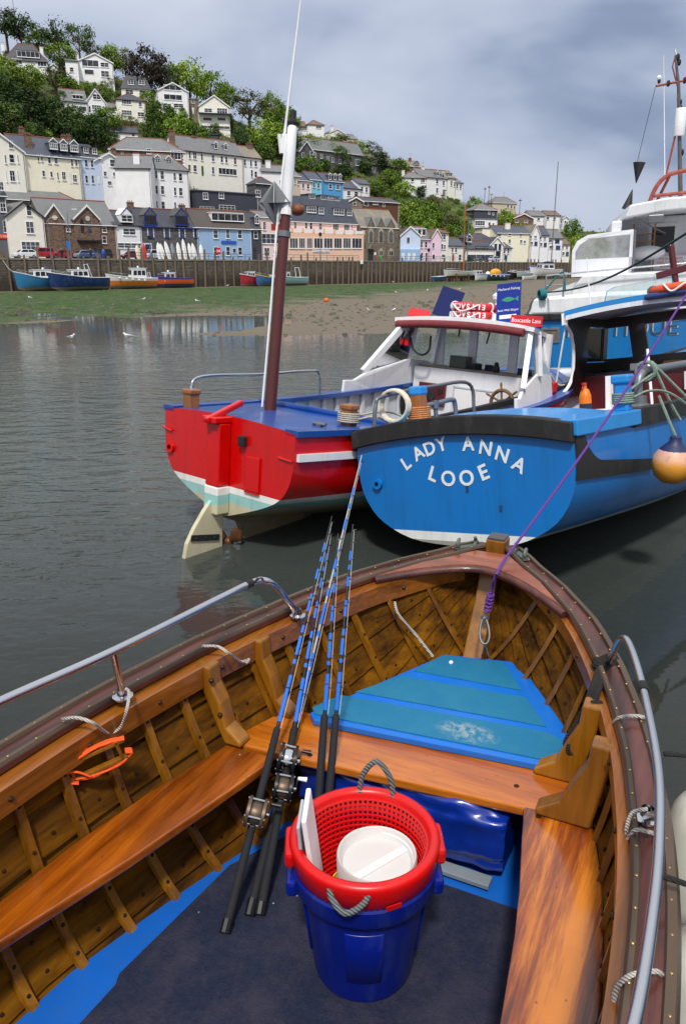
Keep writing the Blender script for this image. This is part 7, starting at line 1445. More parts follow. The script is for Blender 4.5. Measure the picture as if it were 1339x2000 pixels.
def m_wood(name,c1,c2,c3_,rough=.28,coat=.6,axis='x',sc=1.0,k=.16):
 m,nt,p,oc=newmat(name);st={'x':(.9,11,11),'y':(11,.9,11),'z':(9,9,1.0)}[axis];st=tuple(v*sc for v in st)
 v=nt.mapping(oc,st);n1=nt.noise(v,1.0,5,.6,.6);n2=nt.noise(nt.mapping(oc,tuple(a*5 for a in st)),1.3,4,.7);n3=nt.noise(oc,2.3,5,.6)
 f=nt.math('ADD',nt.math('MULTIPLY',n1,.72),nt.math('MULTIPLY',n2,.28));c=nt.ramp(f,[(.5-k,c1),(.5,c2),(.5+k,c3_)])
 c=nt.mix(nt.ramp(n3,[(.5,0),(.75,.35)]),c,tuple(x*.45 for x in c1));sp_=nt.n('ShaderNodeTexVoronoi');sp_.inputs['Scale'].default_value=26;nt.l(oc,sp_.inputs['Vector']);rs=nt.n('ShaderNodeSeparateXYZ');nt.l(sp_.outputs['Color'],rs.inputs[0])
 spot=nt.math('MULTIPLY',nt.math('LESS_THAN',sp_.outputs['Distance'],.09),nt.math('GREATER_THAN',rs.outputs[0],.78));c=nt.mix(nt.math('MULTIPLY',spot,.6),c,tuple(x*.3 for x in c1))
 p.inputs['Specular IOR Level'].default_value=.18 if coat<.1 else .5
 nt.l(c,p.inputs['Base Color']);nt.l(nt.ramp(n2,[(.3,rough),(.7,rough*1.7)]),p.inputs['Roughness']);p.inputs['Coat Weight'].default_value=coat;p.inputs['Coat Roughness'].default_value=.12
 nt.l(nt.bump(n2,.12,.004),p.inputs['Normal']);return m
MPLANK=m_wood('varnished_planking',srgb(34,17,0),srgb(88,53,0),srgb(126,80,2),.75,.03)
MRIB=m_wood('varnished_rib',srgb(74,44,3),srgb(124,78,6),srgb(156,104,16),.3,.5,'z');MINW=m_wood('varnished_inwale',srgb(90,48,8),srgb(138,78,16),srgb(166,102,30),.28,.6)
MBEN=m_wood('varnished_bench',srgb(96,42,4),srgb(152,76,8),srgb(188,106,22),.22,.8,'x',.8);MTHW=m_wood('varnished_thwart',srgb(116,52,6),srgb(172,88,12),srgb(206,122,32),.22,.9,'y',.8)
MBEN2=m_wood('striped_bench',srgb(70,24,14),srgb(142,66,14),srgb(206,122,30),.2,.8,'x',.5,.07)
MKNEE=m_wood('varnished_knee',srgb(96,58,6),srgb(142,90,12),srgb(168,114,26),.3,.5,'z',.5);MMAH=m_wood('mahogany_capping',srgb(44,18,14),srgb(80,38,32),srgb(106,58,50),.36,.35);MBRH=m_wood('mahogany_breasthook',srgb(84,34,16),srgb(132,64,32),srgb(164,92,52),.28,.6,'y',.7)
MRIV=mat('copper_rivet',srgb(58,40,22),.45,.5);MBRASS=mat('brass_screw',srgb(190,160,96),.35,.8);MSTRIP=mat('bronze_strip',srgb(92,76,62),.5,.3,var=.2)
WG=[(-.02,.015),(.06,.10),(.13,.155),(.28,.30),(.54,.48),(.83,.615),(1.2,.735),(1.5,.80),(1.75,.838),(2.0,.858),(2.3,.864),(3.0,.84),(3.8,.75),(4.4,.66)]
ZG=[(0,1.45),(.25,1.42),(.55,1.39),(.9,1.365),(1.4,1.35),(2.4,1.35),(3.4,1.37),(4.4,1.42)]
ZK=[(0,1.36),(.08,1.28),(.2,1.10),(.33,.92),(.55,.72),(.8,.63),(1.2,.61),(4.4,.61)]
PR=[(0,.95),(.3,.62),(.55,.42),(.8,.28),(1.2,.14),(1.5,.10),(2.2,.08),(4.4,.12)]
PP=[(0,.95),(.3,.82),(.55,.64),(.8,.50),(1.2,.37),(1.34,.33),(1.8,.22),(2.2,.14),(3,.11),(4.4,.16)]
def sm(tab,x):
 i=0
 while i<len(tab)-2 and x>tab[i+1][0]:i+=1
 u=i+(x-tab[i][0])/(tab[i+1][0]-tab[i][0]);u=max(0,min(len(tab)-1,u));return cat1([(b,0,0)for a,b in tab],u).x
wg=lambda s:max(.004,sm(WG,s));zg=lambda s:sm(ZG,s);zkl=lambda s:interp(ZK,s)
def wz(s,z,sd=-1):
 k=zkl(s);h=max(0,min(1,(z-k)/(zg(s)-k)));return wg(s)*h**interp(PP if sd<0 else PR,s)
def sect(s,t,sd=-1):
 """t 0 keel .. 1 sheer, evenly spread along the girth"""
 P_=PP if sd<0 else PR;k=zkl(s);h=t**(1+1.6*(1-interp(P_,s)));return wg(s)*h**interp(P_,s),k+(zg(s)-k)*h
NS=10
SS=[0.0,.03,.07,.12,.18,.25,.33,.42,.52]+[.62+.1*i for i in range(39)]
for sd in(-1,1):
 pm=MB();rows=[]
 for s in SS:
  row=[]
  for k in range(NS):
   for tt,off in((k/NS+.001,.016),((k+1)/NS-.014,.0),((k+1)/NS-.004,-.009)):
    w,z=sect(s,tt,sd);row.append(S(s,sd*max(.0,w-.014-off),z))
  rows.append(row)
 pm.loft(rows,closed=False,caps=False)
 rows=[[S(s,sd*(sect(s,j/14,sd)[0]+.012),sect(s,j/14,sd)[1]-(.012 if j<6 else 0))for j in range(15)]for s in SS]
 pm.loft(rows,closed=False,caps=False);pm.obj('planking',MPLANK,smooth=28,**LOC(wbt))
tr_=[S(4.42,sd*sect(4.4,j/14,sd)[0],sect(4.4,j/14,sd)[1])for sd,js in((-1,range(14,-1,-1)),(1,range(1,15)))for j in js];MB().prism(tr_,(-.03,0,0)).obj('transom',MPLANK,**LOC(wbt))
def along(s0,s1,n,prof,sd):
 """sweep a profile of (dw, dz) measured from the sheer line"""
 rows=[]
 for i in range(n+1):
  s=lerp(s0,s1,i/n);rows.append([S(s,sd*max(.0,wg(s)+dw),zg(s)+dz)for dw,dz in prof])
 return MB().loft(rows)
for sd in(-1,1):
 along(.0,4.42,60,[(-.04,.0),(-.04,.024),(.055,.024),(.055,.0)],sd).obj('capping_rail',MMAH,smooth=30,bevel=.004,**LOC(wbt))
 st_=along(.02,4.42,60,[(-.04,.0245),(-.035,.034),(-.024,.036),(-.018,.0245)],sd);along(.02,4.42,60,[(.032,.0245),(.036,.036),(.056,.034),(.066,.012),(.056,-.012)],sd).obj('rubbing_strip',MSTRIP,smooth=50,**LOC(wbt))
 st_.mark(MBRASS)
 for i in range(34):s=.1+i*.1;st_.ball(S(s,sd*(wg(s)-.029),zg(s)+.0365),(.004,.004,.002),6,4).ball(S(s+.04,sd*(wg(s)+.048),zg(s)+.034),(.004,.004,.002),6,4)
 st_.obj('inner_strip',MSTRIP,smooth=50,**LOC(wbt))
 wi_,hi_=(-.095,-.085)if sd<0 else(-.068,-.062);iw=along(.18,4.4,50,[(wi_,hi_),(wi_,-.004),(-.018,-.004),(-.018,hi_)],sd).mark(MRIV)
 for i in range(14):s=.42+i*.29;iw.ball(S(s,sd*(wg(s)+wi_),zg(s)+hi_*.52),(.009,.009,.009),8,5)
 iw.obj('inwale',MINW,smooth=30,**LOC(wbt))
 for i in range(22):
  s=.30+i*.165;rb_=MB();t0=.16 if s>.8 else .08;pts=[]
  for j in range(15):
   t=lerp(t0,.985,j/14);w,z=sect(s,t,sd);e=sect(s,min(1,t+.02),sd);n_=Vector((0,(e[1]-z),-(e[0]-w))).normalized();pts.append((w-.026,z))
  rings=[]
  for w,z in pts:rings.append([S(s-.016,sd*w,z),S(s-.014,sd*(w-.016),z+.004),S(s+.014,sd*(w-.016),z+.004),S(s+.016,sd*w,z)])
  rv=rb_.loft(rings).mark(MRIV)
  for k in range(1,NS):
   w,z=sect(s,k/NS+.03,sd)
   if k/NS>t0:rv.ball(S(s,sd*(w-.044),z+.004),(.0066,.005,.0066),7,4)
   w,z=sect(s+.082,k/NS+.035,sd);rv.ball(S(s+.082+TR.uniform(-.01,.01),sd*(w-.028),z+TR.uniform(-.006,.006)),(.0068,.005,.0068),7,4)
  rv.obj('rib',MRIB,smooth=40,**LOC(wbt))
stm=MB().loft([[S(s-.02,-.05,z),S(s-.02,.05,z),S(s+.09,.042,z+.01),S(s+.09,-.042,z+.01)]for s,z in((.03,1.42),(.1,1.28),(.22,1.1),(.36,.9),(.58,.7))]);stm.obj('stem_post',MKNEE,bevel=.006,**LOC(wbt))
MB().loft([[S(s-.03,-.02,z),S(s-.03,.02,z),S(s+.05,.03,z),S(s+.05,-.03,z)]for s,z in((-.03,1.44),(.04,1.25),(.18,1.05),(.34,.85),(.6,.6))]).obj('outer_stem',MPLANK,**LOC(wbt))
MB().bx(-.06,-.045,1.44,.035,.045,1.51).obj('stem_head',MKNEE,bevel=.008,**LOC(wbt));MB().bx(-.055,-.04,1.5105,.03,.04,1.518).obj('stem_cap',mat('lead_cap',srgb(90,92,96),.5,.5),**LOC(wbt))
bh=[]
for i in range(19):
 a=lerp(-1,1,i/18);s1=.50-.26*(1-abs(a)**1.6);w1=a*(wg(.50)-.05);bh.append((s1,w1))
top=[S(.03,-.03,0),S(.03,.03,0)]
left=[(s,-(wg(s)-.05))for s in(.1,.2,.3,.4)];right=[(s,(wg(s)-.05))for s in(.4,.3,.2,.1)]
poly=left+bh+right;MB().prism([S(s,w,1.452-.1*s)for s,w in poly],(0,0,.024)).obj('breasthook',MBRH,bevel=.004,**LOC(wbt))
ed=MB().tube([S(s+.004,w,1.455-.1*s)for s,w in bh],.017,8);ed.obj('breasthook_edge',MMAH,smooth=60,**LOC(wbt))
for sd in(-1,1):
 f_m=MB();c=S(.09,sd*.125,zg(.09)+.028);f_m.box(c,(.12,.03,.01),Matrix.Rotation(R(40*sd),3,'Z'))
 for k in(-1,1):
  q_=c+Matrix.Rotation(R(40*sd),3,'Z')@Vector((.045*k,0,0));f_m.tube(bez([q_,q_+Vector((.01*k,0,.025)),q_+Vector((-.012*k,0,.045))],4),[.011]*4+[.009]*4+[.006],6)
 f_m.obj('fairlead',mat('verdigris',srgb(96,108,100),.6,.4),smooth=40,**LOC(wbt))
fs=[(.55+.2*i)for i in range(20)]
fb2=MB().loft([[S(s,w,.742)for w in(-(wz(s,.742)-.03),-.3*wz(s,.742),.3*wz(s,.742),wz(s,.742,1)-.03)]for s in fs],closed=False,caps=False);fb2.obj('floor_board',mat('floor_blue_paint',srgb(14,92,184),.45,var=.08,vs=5,dirt=srgb(60,90,120),dirtf=.2),**LOC(wbt))
def m_carpet():
 m,nt,p,oc=newmat('navy_carpet');f=nt.noise(oc,140,3,.7);g=nt.noise(oc,7,5,.7);k=nt.noise(oc,45,3,.6)
 c=nt.mix(nt.math('ADD',nt.math('MULTIPLY',f,.6),nt.math('MULTIPLY',k,.4)),srgb(12,15,28),srgb(54,60,84));c=nt.mix(nt.ramp(g,[(.42,0),(.75,.45)]),c,srgb(80,74,84))
 v=nt.n('ShaderNodeTexVoronoi');v.inputs['Scale'].default_value=16;nt.l(oc,v.inputs['Vector']);sx=nt.n('ShaderNodeSeparateXYZ');nt.l(v.outputs['Color'],sx.inputs[0]);c=nt.mix(nt.math('MULTIPLY',nt.math('LESS_THAN',v.outputs['Distance'],.06),nt.math('GREATER_THAN',sx.outputs[1],.7)),c,srgb(150,148,150))
 nt.l(c,p.inputs['Base Color']);p.inputs['Roughness'].default_value=.98;p.inputs['Specular IOR Level'].default_value=.1;nt.l(nt.bump(f,1.0,.006),p.inputs['Normal']);return m
cp_=[(1.36,-.34),(1.60,-.455),(2.10,-.50),(2.13,-.485),(2.3,-.49),(4.1,-.42),(4.1,.45),(2.3,.62),(1.36,.50)]
MB().prism([S(s,w,.7465)for s,w in cp_],(0,0,.007)).obj('carpet',m_carpet(),**LOC(wbt))
zt=1.05
thw=[lp(487,1414,zt),lp(542,1387,zt),lp(1165,1520,zt),lp(1112,1590,zt),lp(535,1482,zt)]
tq=MB().prism([S(1.06,-wz(1.06,zt)+.03,zt-.035),S(1.02,wz(1.02,zt,1)-.03,zt-.035),S(1.225,wz(1.225,zt,1)-.03,zt-.035),S(1.36,-wz(1.36,zt)+.03,zt-.035)],(0,0,.035));tq.obj('thwart',MTHW,bevel=.007,**LOC(wbt))
lbi=[(1.365,-.405),(1.6,-.452),(1.98,-.535),(2.35,-.635),(3.0,-.68),(4.2,-.56)];lbo=[(s,-(wz(s,zt)-.05))for s in(4.2,3.0,2.35,2.0,1.7,1.368)]
MB().prism([S(s,w,zt-.036)for s,w in lbi+lbo],(0,0,.033)).obj('side_bench',MBEN,bevel=.008,**LOC(wbt))
rbi=[(1.232,.445),(1.4,.478),(1.6,.52),(1.75,.545),(2.02,.578),(2.3,.60),(3.0,.60),(4.2,.48)];rbo=[(s,min(.80,wz(s,zt,1)-.03))for s in(4.2,3.0,2.3,2.0,1.75,1.5,1.25)]
MB().prism([S(s,w,zt-.034)for s,w in rbi+rbo],(0,0,.033)).obj('side_bench',MBEN2,bevel=.006,**LOC(wbt))
sw=MB()
for s,w in((1.15,.4),(1.19,.52),(1.10,-.2),(1.27,.5),(1.5,.74),(1.30,-.3)):sw.lathe([(0,.0),(.009,0),(.009,.0015),(0,.0018)],S(s,w,zt),10)
sw.obj('screw_plug',MRIV,**LOC(wbt))
bk=MB()
for s in(2.7,):bk.bx(-s-.02,.45,.742,-s+.02,.8,zt-.04).bx(-s-.02,-.8,.742,-s+.02,-.45,zt-.04)
bk.obj('bench_support',MRIB,**LOC(wbt));MB().beam(S(1.05,-.3,.9),S(1.02,.45,.9),.02,.02).obj('riser',MRIB,**LOC(wbt))
def knee(s,sd,reach,tilt=0):
 z1=zg(s)+.0;pts=[]
 wtop=wg(s)-.10;outer=[(wz(s,z,sd)-.04,z)for z in(zt+.003,1.12,1.2,1.28,z1-.004)]
 inner=[(wtop-.012,z1-.004),(wtop-.018,z1-.08),(wtop-.05,zt+.16),(wtop-reach*.55,zt+.07),(wtop-reach,zt+.022),(wtop-reach,zt+.003)]
 MB().prism([S(s-.034,sd*max(w,.02),z)for w,z in outer+inner],(-.068,0,0)).obj('knee',MKNEE,bevel=.008,**LOC(wbt))
 b_=MB()
 for w,z in((wtop-.02,z1-.05),(wtop-.05,zt+.12)):b_.ball(S(s+.034,sd*w,z),.010,8,5)
 return b_
kb=knee(1.345,-1,.13);knee(1.10,-1,.13);knee(1.03,1,.15);knee(1.235,1,.16);kb.obj('knee_bolt',MRIV,**LOC(wbt))
zp=1.078;MPB=mat('platform_blue',srgb(12,108,204),.38,var=.05,vs=6,coat=.2,dirt=srgb(70,120,160),dirtf=.3)
pf=[(605,1392),(868,1278),(1008,1293),(1040,1330),(1108,1428),(1085,1500),(612,1405)]
MB().prism([lp(x,y,zp)-Vector((0,0,.026))for x,y in pf],(0,0,.026)).obj('fore_platform',MPB,bevel=.004,**LOC(wbt))
def m_grip():
 m,nt,p,oc=newmat('nonslip_teal');w1=nt.n('ShaderNodeTexChecker');w1.inputs['Scale'].default_value=150;nt.l(nt.mapping(oc,(1,1,1),(0,0,.78)),w1.inputs['Vector'])
 n=nt.noise(oc,9,6,.7);c=nt.mix(nt.ramp(n,[(.4,0),(.8,.4)]),srgb(18,116,158),srgb(60,140,164));c=nt.mix(nt.math('MULTIPLY',w1.outputs['Fac'],.35),c,srgb(10,78,116))
 d=nt.n('ShaderNodeVectorMath',operation='DISTANCE');nt.l(nt.mapping(oc,(1,.55,1)),d.inputs[0]);cc=lp(912,1432,zp);d.inputs[1].default_value=(cc.x,cc.y*.55,cc.z)
 sc_=nt.math('MULTIPLY',nt.ramp(d.outputs['Value'],[(.0,1),(.045,.6),(.07,0)]),nt.ramp(nt.noise(oc,40,4,.7),[(.42,0),(.6,1)]));c=nt.mix(sc_,c,srgb(150,166,168))
 nt.l(c,p.inputs['Base Color']);p.inputs['Roughness'].default_value=.6;nt.l(nt.bump(w1.outputs['Fac'],.5,.003),p.inputs['Normal']);return m
MGRIP=m_grip();cv2=lambda q:(560+q[0]/1.719,1040+q[1]/1.719)
for pts in([(425,466),(522,414),(728,440),(788,532)],[(230,537),(385,484),(800,556),(870,654)],[(85,590),(180,548),(868,672),(925,700),(912,775),(95,612)]):
 MB().prism([lp(*cv2(q),zp)+Vector((0,0,.0008))for q in pts],(0,0,.003)).obj('grip_panel',MGRIP,**LOC(wbt))
q_=lp(880,1297,zp);MB().ball(q_+Vector((0,0,.008)),(.013,.010,.008),8,5).obj('paint_blob',MTRIM,smooth=60,**LOC(wbt))
MB().loft([[S(s,w,z)for w in(-.3,.42)]for s,z in((1.0,.76),(1.0,1.04))],closed=False,caps=False).obj('platform_riser',mat('dark_blue_panel',srgb(18,50,110),.5),**LOC(wbt))
lr=bez([lp(-260,1495,1.58),lp(0,1370,1.58),lp(220,1272,1.58),lp(430,1168,1.58),lp(498,1136,1.58),lp(528,1138,1.56),lp(552,1162,1.48),lp(580,1198,1.385)],8)
MB().tube(lr,.0135,12).obj('handrail',MSS,smooth=60,**LOC(wbt));q1,q2=lp(222,1273,1.575),lp(240,1360,1.378);MB().tube([q1,q2],.0115,10).obj('stanchion',MSS,smooth=60,**LOC(wbt));MB().lathe([(0,0),(.034,0),(.034,.006),(.018,.01),(.016,.03)],q2-Vector((0,0,.003)),12).obj('rail_foot',MSS,smooth=40,**LOC(wbt));MB().lathe([(0,0),(.034,0),(.034,.006),(.018,.01),(.016,.03)],lp(582,1203,1.378),12).obj('rail_foot',MSS,smooth=40,**LOC(wbt));MB().tube([lr[29],lr[30],lr[31]],.0146,12).obj('rail_tape',MBLKR,**LOC(wbt));MB().tube(bez([lp(498,1136,1.6),lp(508,1128,1.63),lp(516,1136,1.6)],4),.005,6).obj('rail_eye',MSS,**LOC(wbt))
rr_=bez([lp(1185,1302,1.375),lp(1200,1268,1.5),lp(1216,1246,1.58),lp(1232,1268,1.59),lp(1256,1350,1.58),lp(1284,1500,1.58),lp(1286,1650,1.58),lp(1270,1810,1.58),lp(1236,2000,1.58),lp(1180,2150,1.58)],8)
MB().tube(rr_,.0115,12).obj('handrail',MSS,smooth=60,**LOC(wbt));q2=lp(1262,1596,1.378);q1=lp(1288,1592,1.575);MB().tube([q1,q2],.0115,10).obj('stanchion',MSS,smooth=60,**LOC(wbt));MB().lathe([(0,0),(.034,0),(.034,.006),(.018,.01),(.016,.03)],q2-Vector((0,0,.003)),12).obj('rail_foot',MSS,smooth=40,**LOC(wbt));MB().tube([rr_[43-12],rr_[44-12]],.0146,12).obj('rail_tape',MBLKR,**LOC(wbt))
def rope(label,pts,r,m,name='rope',cat='rope',n=6,k=6,extra=None):
 t=thing(name,label,cat,pts[0]if isinstance(pts[0],Vector)else Vector(pts[0]));MB().tube(bez(pts,k),r,n).obj('line',m,t,smooth=60);
 if extra:extra(t)
 return t
def m_laid(name,c1,c2,sc=160):
 m,nt,p,oc=newmat(name);w=nt.n('ShaderNodeTexWave');w.bands_direction='DIAGONAL';w.inputs['Scale'].default_value=sc;w.inputs['Distortion'].default_value=2;nt.l(oc,w.inputs['Vector']);nt.l(nt.mix(w.outputs['Fac'],c1,c2),p.inputs['Base Color']);p.inputs['Roughness'].default_value=.9;nt.l(nt.bump(w.outputs['Fac'],.8,.003),p.inputs['Normal']);return m
MWR=m_laid('white_laid_rope',srgb(150,144,136),srgb(206,200,192),60);MPUR=m_laid('purple_braid',srgb(70,30,112),srgb(124,74,170),50);MGRYR=m_laid('grey_laid_rope',srgb(62,68,70),srgb(120,126,126),45);MBLR=m_laid('black_flecked_rope',srgb(14,14,16),srgb(44,42,40),60)
W_=lambda px,py,z:atz(px,py,z)
def onb(v):return WB@v
pu=thing('purple_mooring_rope','purple mooring rope from a steel clip at the bow up to the right','rope',W_(958,1180,1.2));e0=W_(952,1190,1.29);e1=W_(960,1148,1.38);e2=W_(968,1122,1.475);e3=W_(985,1092,1.485);e4=aty(1345,566,4.6);e5=e4+(e4-e3)*.5
MB().tube([e0,e1,e2,e3]+[e3.lerp(e4,k/9)-Vector((0,0,.05*math.sin(math.pi*k/9)))for k in range(1,10)]+[e5],.0065,8).obj('line',MPUR,pu,smooth=60)
kn=MB()
for k in range(5):zc_=e0.lerp(e1,k/6);kn.tube([zc_+Vector((.013*math.cos(a),.013*math.sin(a),.004*math.sin(a)))for a in[6.283*q/10 for q in range(10)]],.006,6,closed=True)
kn.obj('knot',MPUR,pu,smooth=60);ca=MB();c0_=W_(945,1206,1.27);c1_=W_(946,1258,1.19);rt_=Vector((1,0,0));d_=(c1_-c0_)
ca.tube([c0_.lerp(c1_,.5)+d_*.5*math.sin(a)+rt_*(.020+.006*math.sin(a))*math.cos(a)for a in[6.283*q/20 for q in range(20)]],.0055,8,closed=True);ca.tube([c0_+Vector((.012*math.cos(a),.012*math.sin(a),.0))for a in[6.283*q/12 for q in range(12)]],.004,6,closed=True);ca.obj('carabiner',MGAL,pu,smooth=60);MB().tube([c1_,W_(940,1280,1.08)],.003,5).tube([c1_,W_(956,1286,1.08)],.003,5).obj('twine',MWR,pu)
cd=[onb(S(.62,-(wz(.62,1.31)-.05),1.31)),onb(S(.60,-(wz(.60,1.22)-.055),1.22)),W_(815,1235,1.14),W_(845,1281,1.085)]
rope('white cord hanging against the planking behind the blue platform',[W_(770,1175,1.335),W_(778,1200,1.285),W_(812,1240,1.185),W_(845,1282,1.095)],.006,MWR,'cord','cord')
lz=1.40
def lash(label,pts):return rope(label,[W_(x,y,z)for x,y,z in pts],.0055,MWR,'lashing','rope')
lash('white lashing round the near port rail foot above the orange line winder',[(120,1405,lz),(150,1402,lz+.004),(182,1412,lz),(212,1432,1.30),(236,1420,1.31),(248,1385,lz-.01),(252,1352,lz+.01),(244,1345,lz+.02)])
lash('white lashing over the port capping between the two knees',[(395,1262,lz),(425,1263,lz+.004),(446,1275,lz-.01),(470,1292,1.30),(486,1288,1.31),(480,1296,1.30)])
lash('white lashing across the starboard capping beside the foremost knee',[(1192,1416,1.33),(1208,1402,lz),(1235,1398,lz+.003),(1258,1402,lz),(1270,1416,1.36)]);lash('white lashing round the middle starboard rail foot',[(1228,1640,1.32),(1222,1622,1.36),(1232,1590,lz),(1250,1582,lz+.01),(1262,1580,lz+.01)]);lash('white lashing just aft of the middle starboard rail foot',[(1224,1640,1.34),(1240,1622,lz),(1262,1624,lz+.004),(1280,1632,lz-.03),(1292,1650,1.3)]);lash('white lashing across the starboard capping near the bottom right corner',[(1195,1985,1.32),(1202,1935,1.36),(1225,1908,lz),(1262,1898,lz+.004),(1290,1902,lz-.02),(1304,1930,1.30),(1306,1965,1.2)])
wc_=W_(187,1482,1.255);rw=WB.to_3x3()@Vector((1,0,0));up_=Vector((0,0,1));nin=WB.to_3x3()@Vector((0,-1,0));wo_=thing('line_winder','orange fishing line wound on a wooden frame hanging inside the port side','line winder',wc_)
u_=W_(243,1458,1.285)-W_(131,1508,1.235);v_=u_;u_n=u_.normalized();v_n=(Vector((0,0,1))-u_n*u_n.z).normalized();n_n=u_n.cross(v_n);hl=.1;hv=.036
wf=MB()
for a,b,c_,d_ in((-hl,hl,-hv,-hv+.012),(-hl,hl,hv-.012,hv),(-hl*.8,-hl*.7,-hv,hv),(hl*.7,hl*.8,-hv,hv)):wf.prism([wc_+u_n*x+v_n*y for x,y in((a,c_),(b,c_),(b,d_),(a,d_))],n_n*.02)
wf.obj('frame',MKNEE,wo_,bevel=.002);ow=MB();jr=random.Random(8)
for k in range(7):
 e=.004*jr.uniform(-1,1);ow.tube(bez([wc_+u_n*x+v_n*y+n_n*(.012+jr.uniform(-.012,.014))for x,y in((-hl-.006,-hv*.5+e),(-hl*.3,-hv-.006+e),(hl*.6,-hv-.004),(hl+.006,-hv*.6),(hl*.9,-hv*.2))],4),.0042,6);ow.tube(bez([wc_+u_n*x+v_n*y+n_n*(.012+jr.uniform(-.012,.014))for x,y in((-hl-.004,hv*.1+e),(-hl*.4,hv+.005),(hl*.5,hv+.006+e),(hl+.002,hv*.9))],4),.0042,6);ow.tube(bez([wc_+u_n*x+v_n*y+n_n*(.016+jr.uniform(-.006,.012))for x,y in((-hl-.005,hv*.3),(-hl-.008,-hv*.4),(-hl*.7,-hv-.004))],4),.0042,6)
ow.tube(bez([wc_+u_n*x+v_n*y+n_n*.03 for x,y in((-hl,hv*.5),(-hl*.6,hv*.1),(-hl*.3,-hv*.9))],4),.0042,6);ow.obj('orange_line',mat('orange_cord',srgb(236,84,14),.7,var=.2,vs=60),wo_,smooth=60)
hk=thing('black_rope_hank','hank of black flecked rope hanging by the starboard knees','rope',W_(1150,1400,1.2));hm=MB();jr=random.Random(2)
for k in range(7):
 o_=jr.uniform(-9,9);pts=[W_(1180+o_,1292,1.39),W_(1160+o_*.7,1350+jr.uniform(-6,6),1.37),W_(1140+o_*1.1,1405+jr.uniform(-6,6),1.28),W_(1112+o_,1450+jr.uniform(-6,8),1.19),W_(1122+o_,1468+jr.uniform(-4,4),1.17),W_(1142+o_,1425,1.25),W_(1165+o_*.8,1370,1.36)]
 hm.tube(bez(pts,5),.0085,6)
for k in range(3):c_=W_(1182,1290+5*k,1.40-.006*k);hm.tube([c_+Vector((.04*math.cos(a),.022*math.sin(a),.012*math.sin(2*a)))for a in[6.283*q/14 for q in range(14)]],.0095,6,closed=True)
hm.obj('hank',MBLR,hk,smooth=60)
MFEN=mat('dirty_white_vinyl',srgb(206,204,194),.5,var=.08,vs=8,dirt=srgb(120,114,96),dirtf=.6);MFEN2=MBLKR
def tfender(label,s,w,z0,z1,r):
 p=onb(S(s,w,0));t=thing('boat_fender',label,'fender',Vector((p.x,p.y,z0)),0,'white fenders hung over the starboard side');h=z1-z0
 MB().lathe([(0,0),(.02,0),(.024,.03),(.04,.05),(r*.8,.08),(r,.13),(r,h-.13),(r*.8,h-.08),(.04,h-.05),(.024,h-.03),(.02,h),(0,h)],n=20).obj('body',MFEN,t,smooth=60,local=True);MB().tube([(0,0,h-.01),(-.03,.01,h+.08),(-.1,.02,1.44-z0)],.007,6).obj('lanyard',MBLR,t,smooth=60,local=True)
tfender('dirty white fender beside the middle starboard rail foot',1.34,.93,.86,1.36,.07);tfender('larger dirty white fender near the bottom right corner',1.82,.965,.8,1.34,.085)
rope('bright teal rope at the bottom right corner',[W_(1339,1900,.9),W_(1328,1940,.95),W_(1322,1985,.98),W_(1318,2040,1.0)],.014,mat('bright_teal_rope',srgb(20,130,150),.8,var=.2,vs=40))
tp=thing('tarpaulin_bundle','crumpled shiny blue tarpaulin bundle stowed under the thwart','bundle',onb(S(1.2,.1,.77)));bmv=[]
def tarp(u,v):
 a=u*2*math.pi;w0_,h0_=.32,.125;sx=abs(math.cos(a))**.45*(1 if math.cos(a)>=0 else-1);sz=abs(math.sin(a))**.45*(1 if math.sin(a)>=0 else-1)
 k=abs(2*v-1);taper=1-.18*k**5;y=lerp(-.36,.40,v);base=Vector((sx*.105*taper,0,sz*h0_*taper));n_=noise.noise(Vector((base.x*14,y*7,base.z*16)))*.017+noise.noise(Vector((base.x*40,y*22,base.z*40)))*.006+.008*math.sin(base.z*110+2*math.sin(y*9))
 d=base.normalized();return S(1.185-base.x-d.x*n_,y,.895+base.z+d.z*n_)
rows=[[tarp(i/64,j/60)for i in range(64)]for j in range(61)];tm_=MB().loft(rows);tm_.v=[WB@v for v in tm_.v];tm_.obj('tarpaulin',mat('blue_tarpaulin',srgb(10,44,140),.26,var=.25,vs=9,coat=.5,spec=.6),tp,smooth=70)
gb=MB().box(S(1.30,.22,.762),(.05,.30,.018));gb.v=[WB@v for v in gb.v];mobj('grey_board','thin grey board lying on the floor under the blue tarpaulin','board',gb,mat('grey_plastic',srgb(120,130,136),.6),bevel=.003)
bc=W_(709,1876,.756);bx0=Vector((bc.x,bc.y,.754));MBUC=mat('blue_bucket_plastic',srgb(2,26,128),.32,var=.1,vs=4,spec=.5,dirt=srgb(62,78,130),dirtf=.45);MREDB=mat('red_basket_plastic',srgb(206,10,12),.34,var=.08,vs=6,dirt=srgb(140,60,50),dirtf=.4)
bu=thing('blue_bucket','deep blue plastic bucket standing on the carpet with a red basket in it','bucket',bx0)
MB().lathe([(0,.004),(.132,0),(.140,.006),(.144,.02),(.175,.285),(.181,.316),(.198,.319),(.201,.326),(.204,.372),(.2,.378),(.192,.376),(.178,.31),(.138,.03),(0,.022)],n=64).obj('shell',MBUC,bu,smooth=35,local=True)
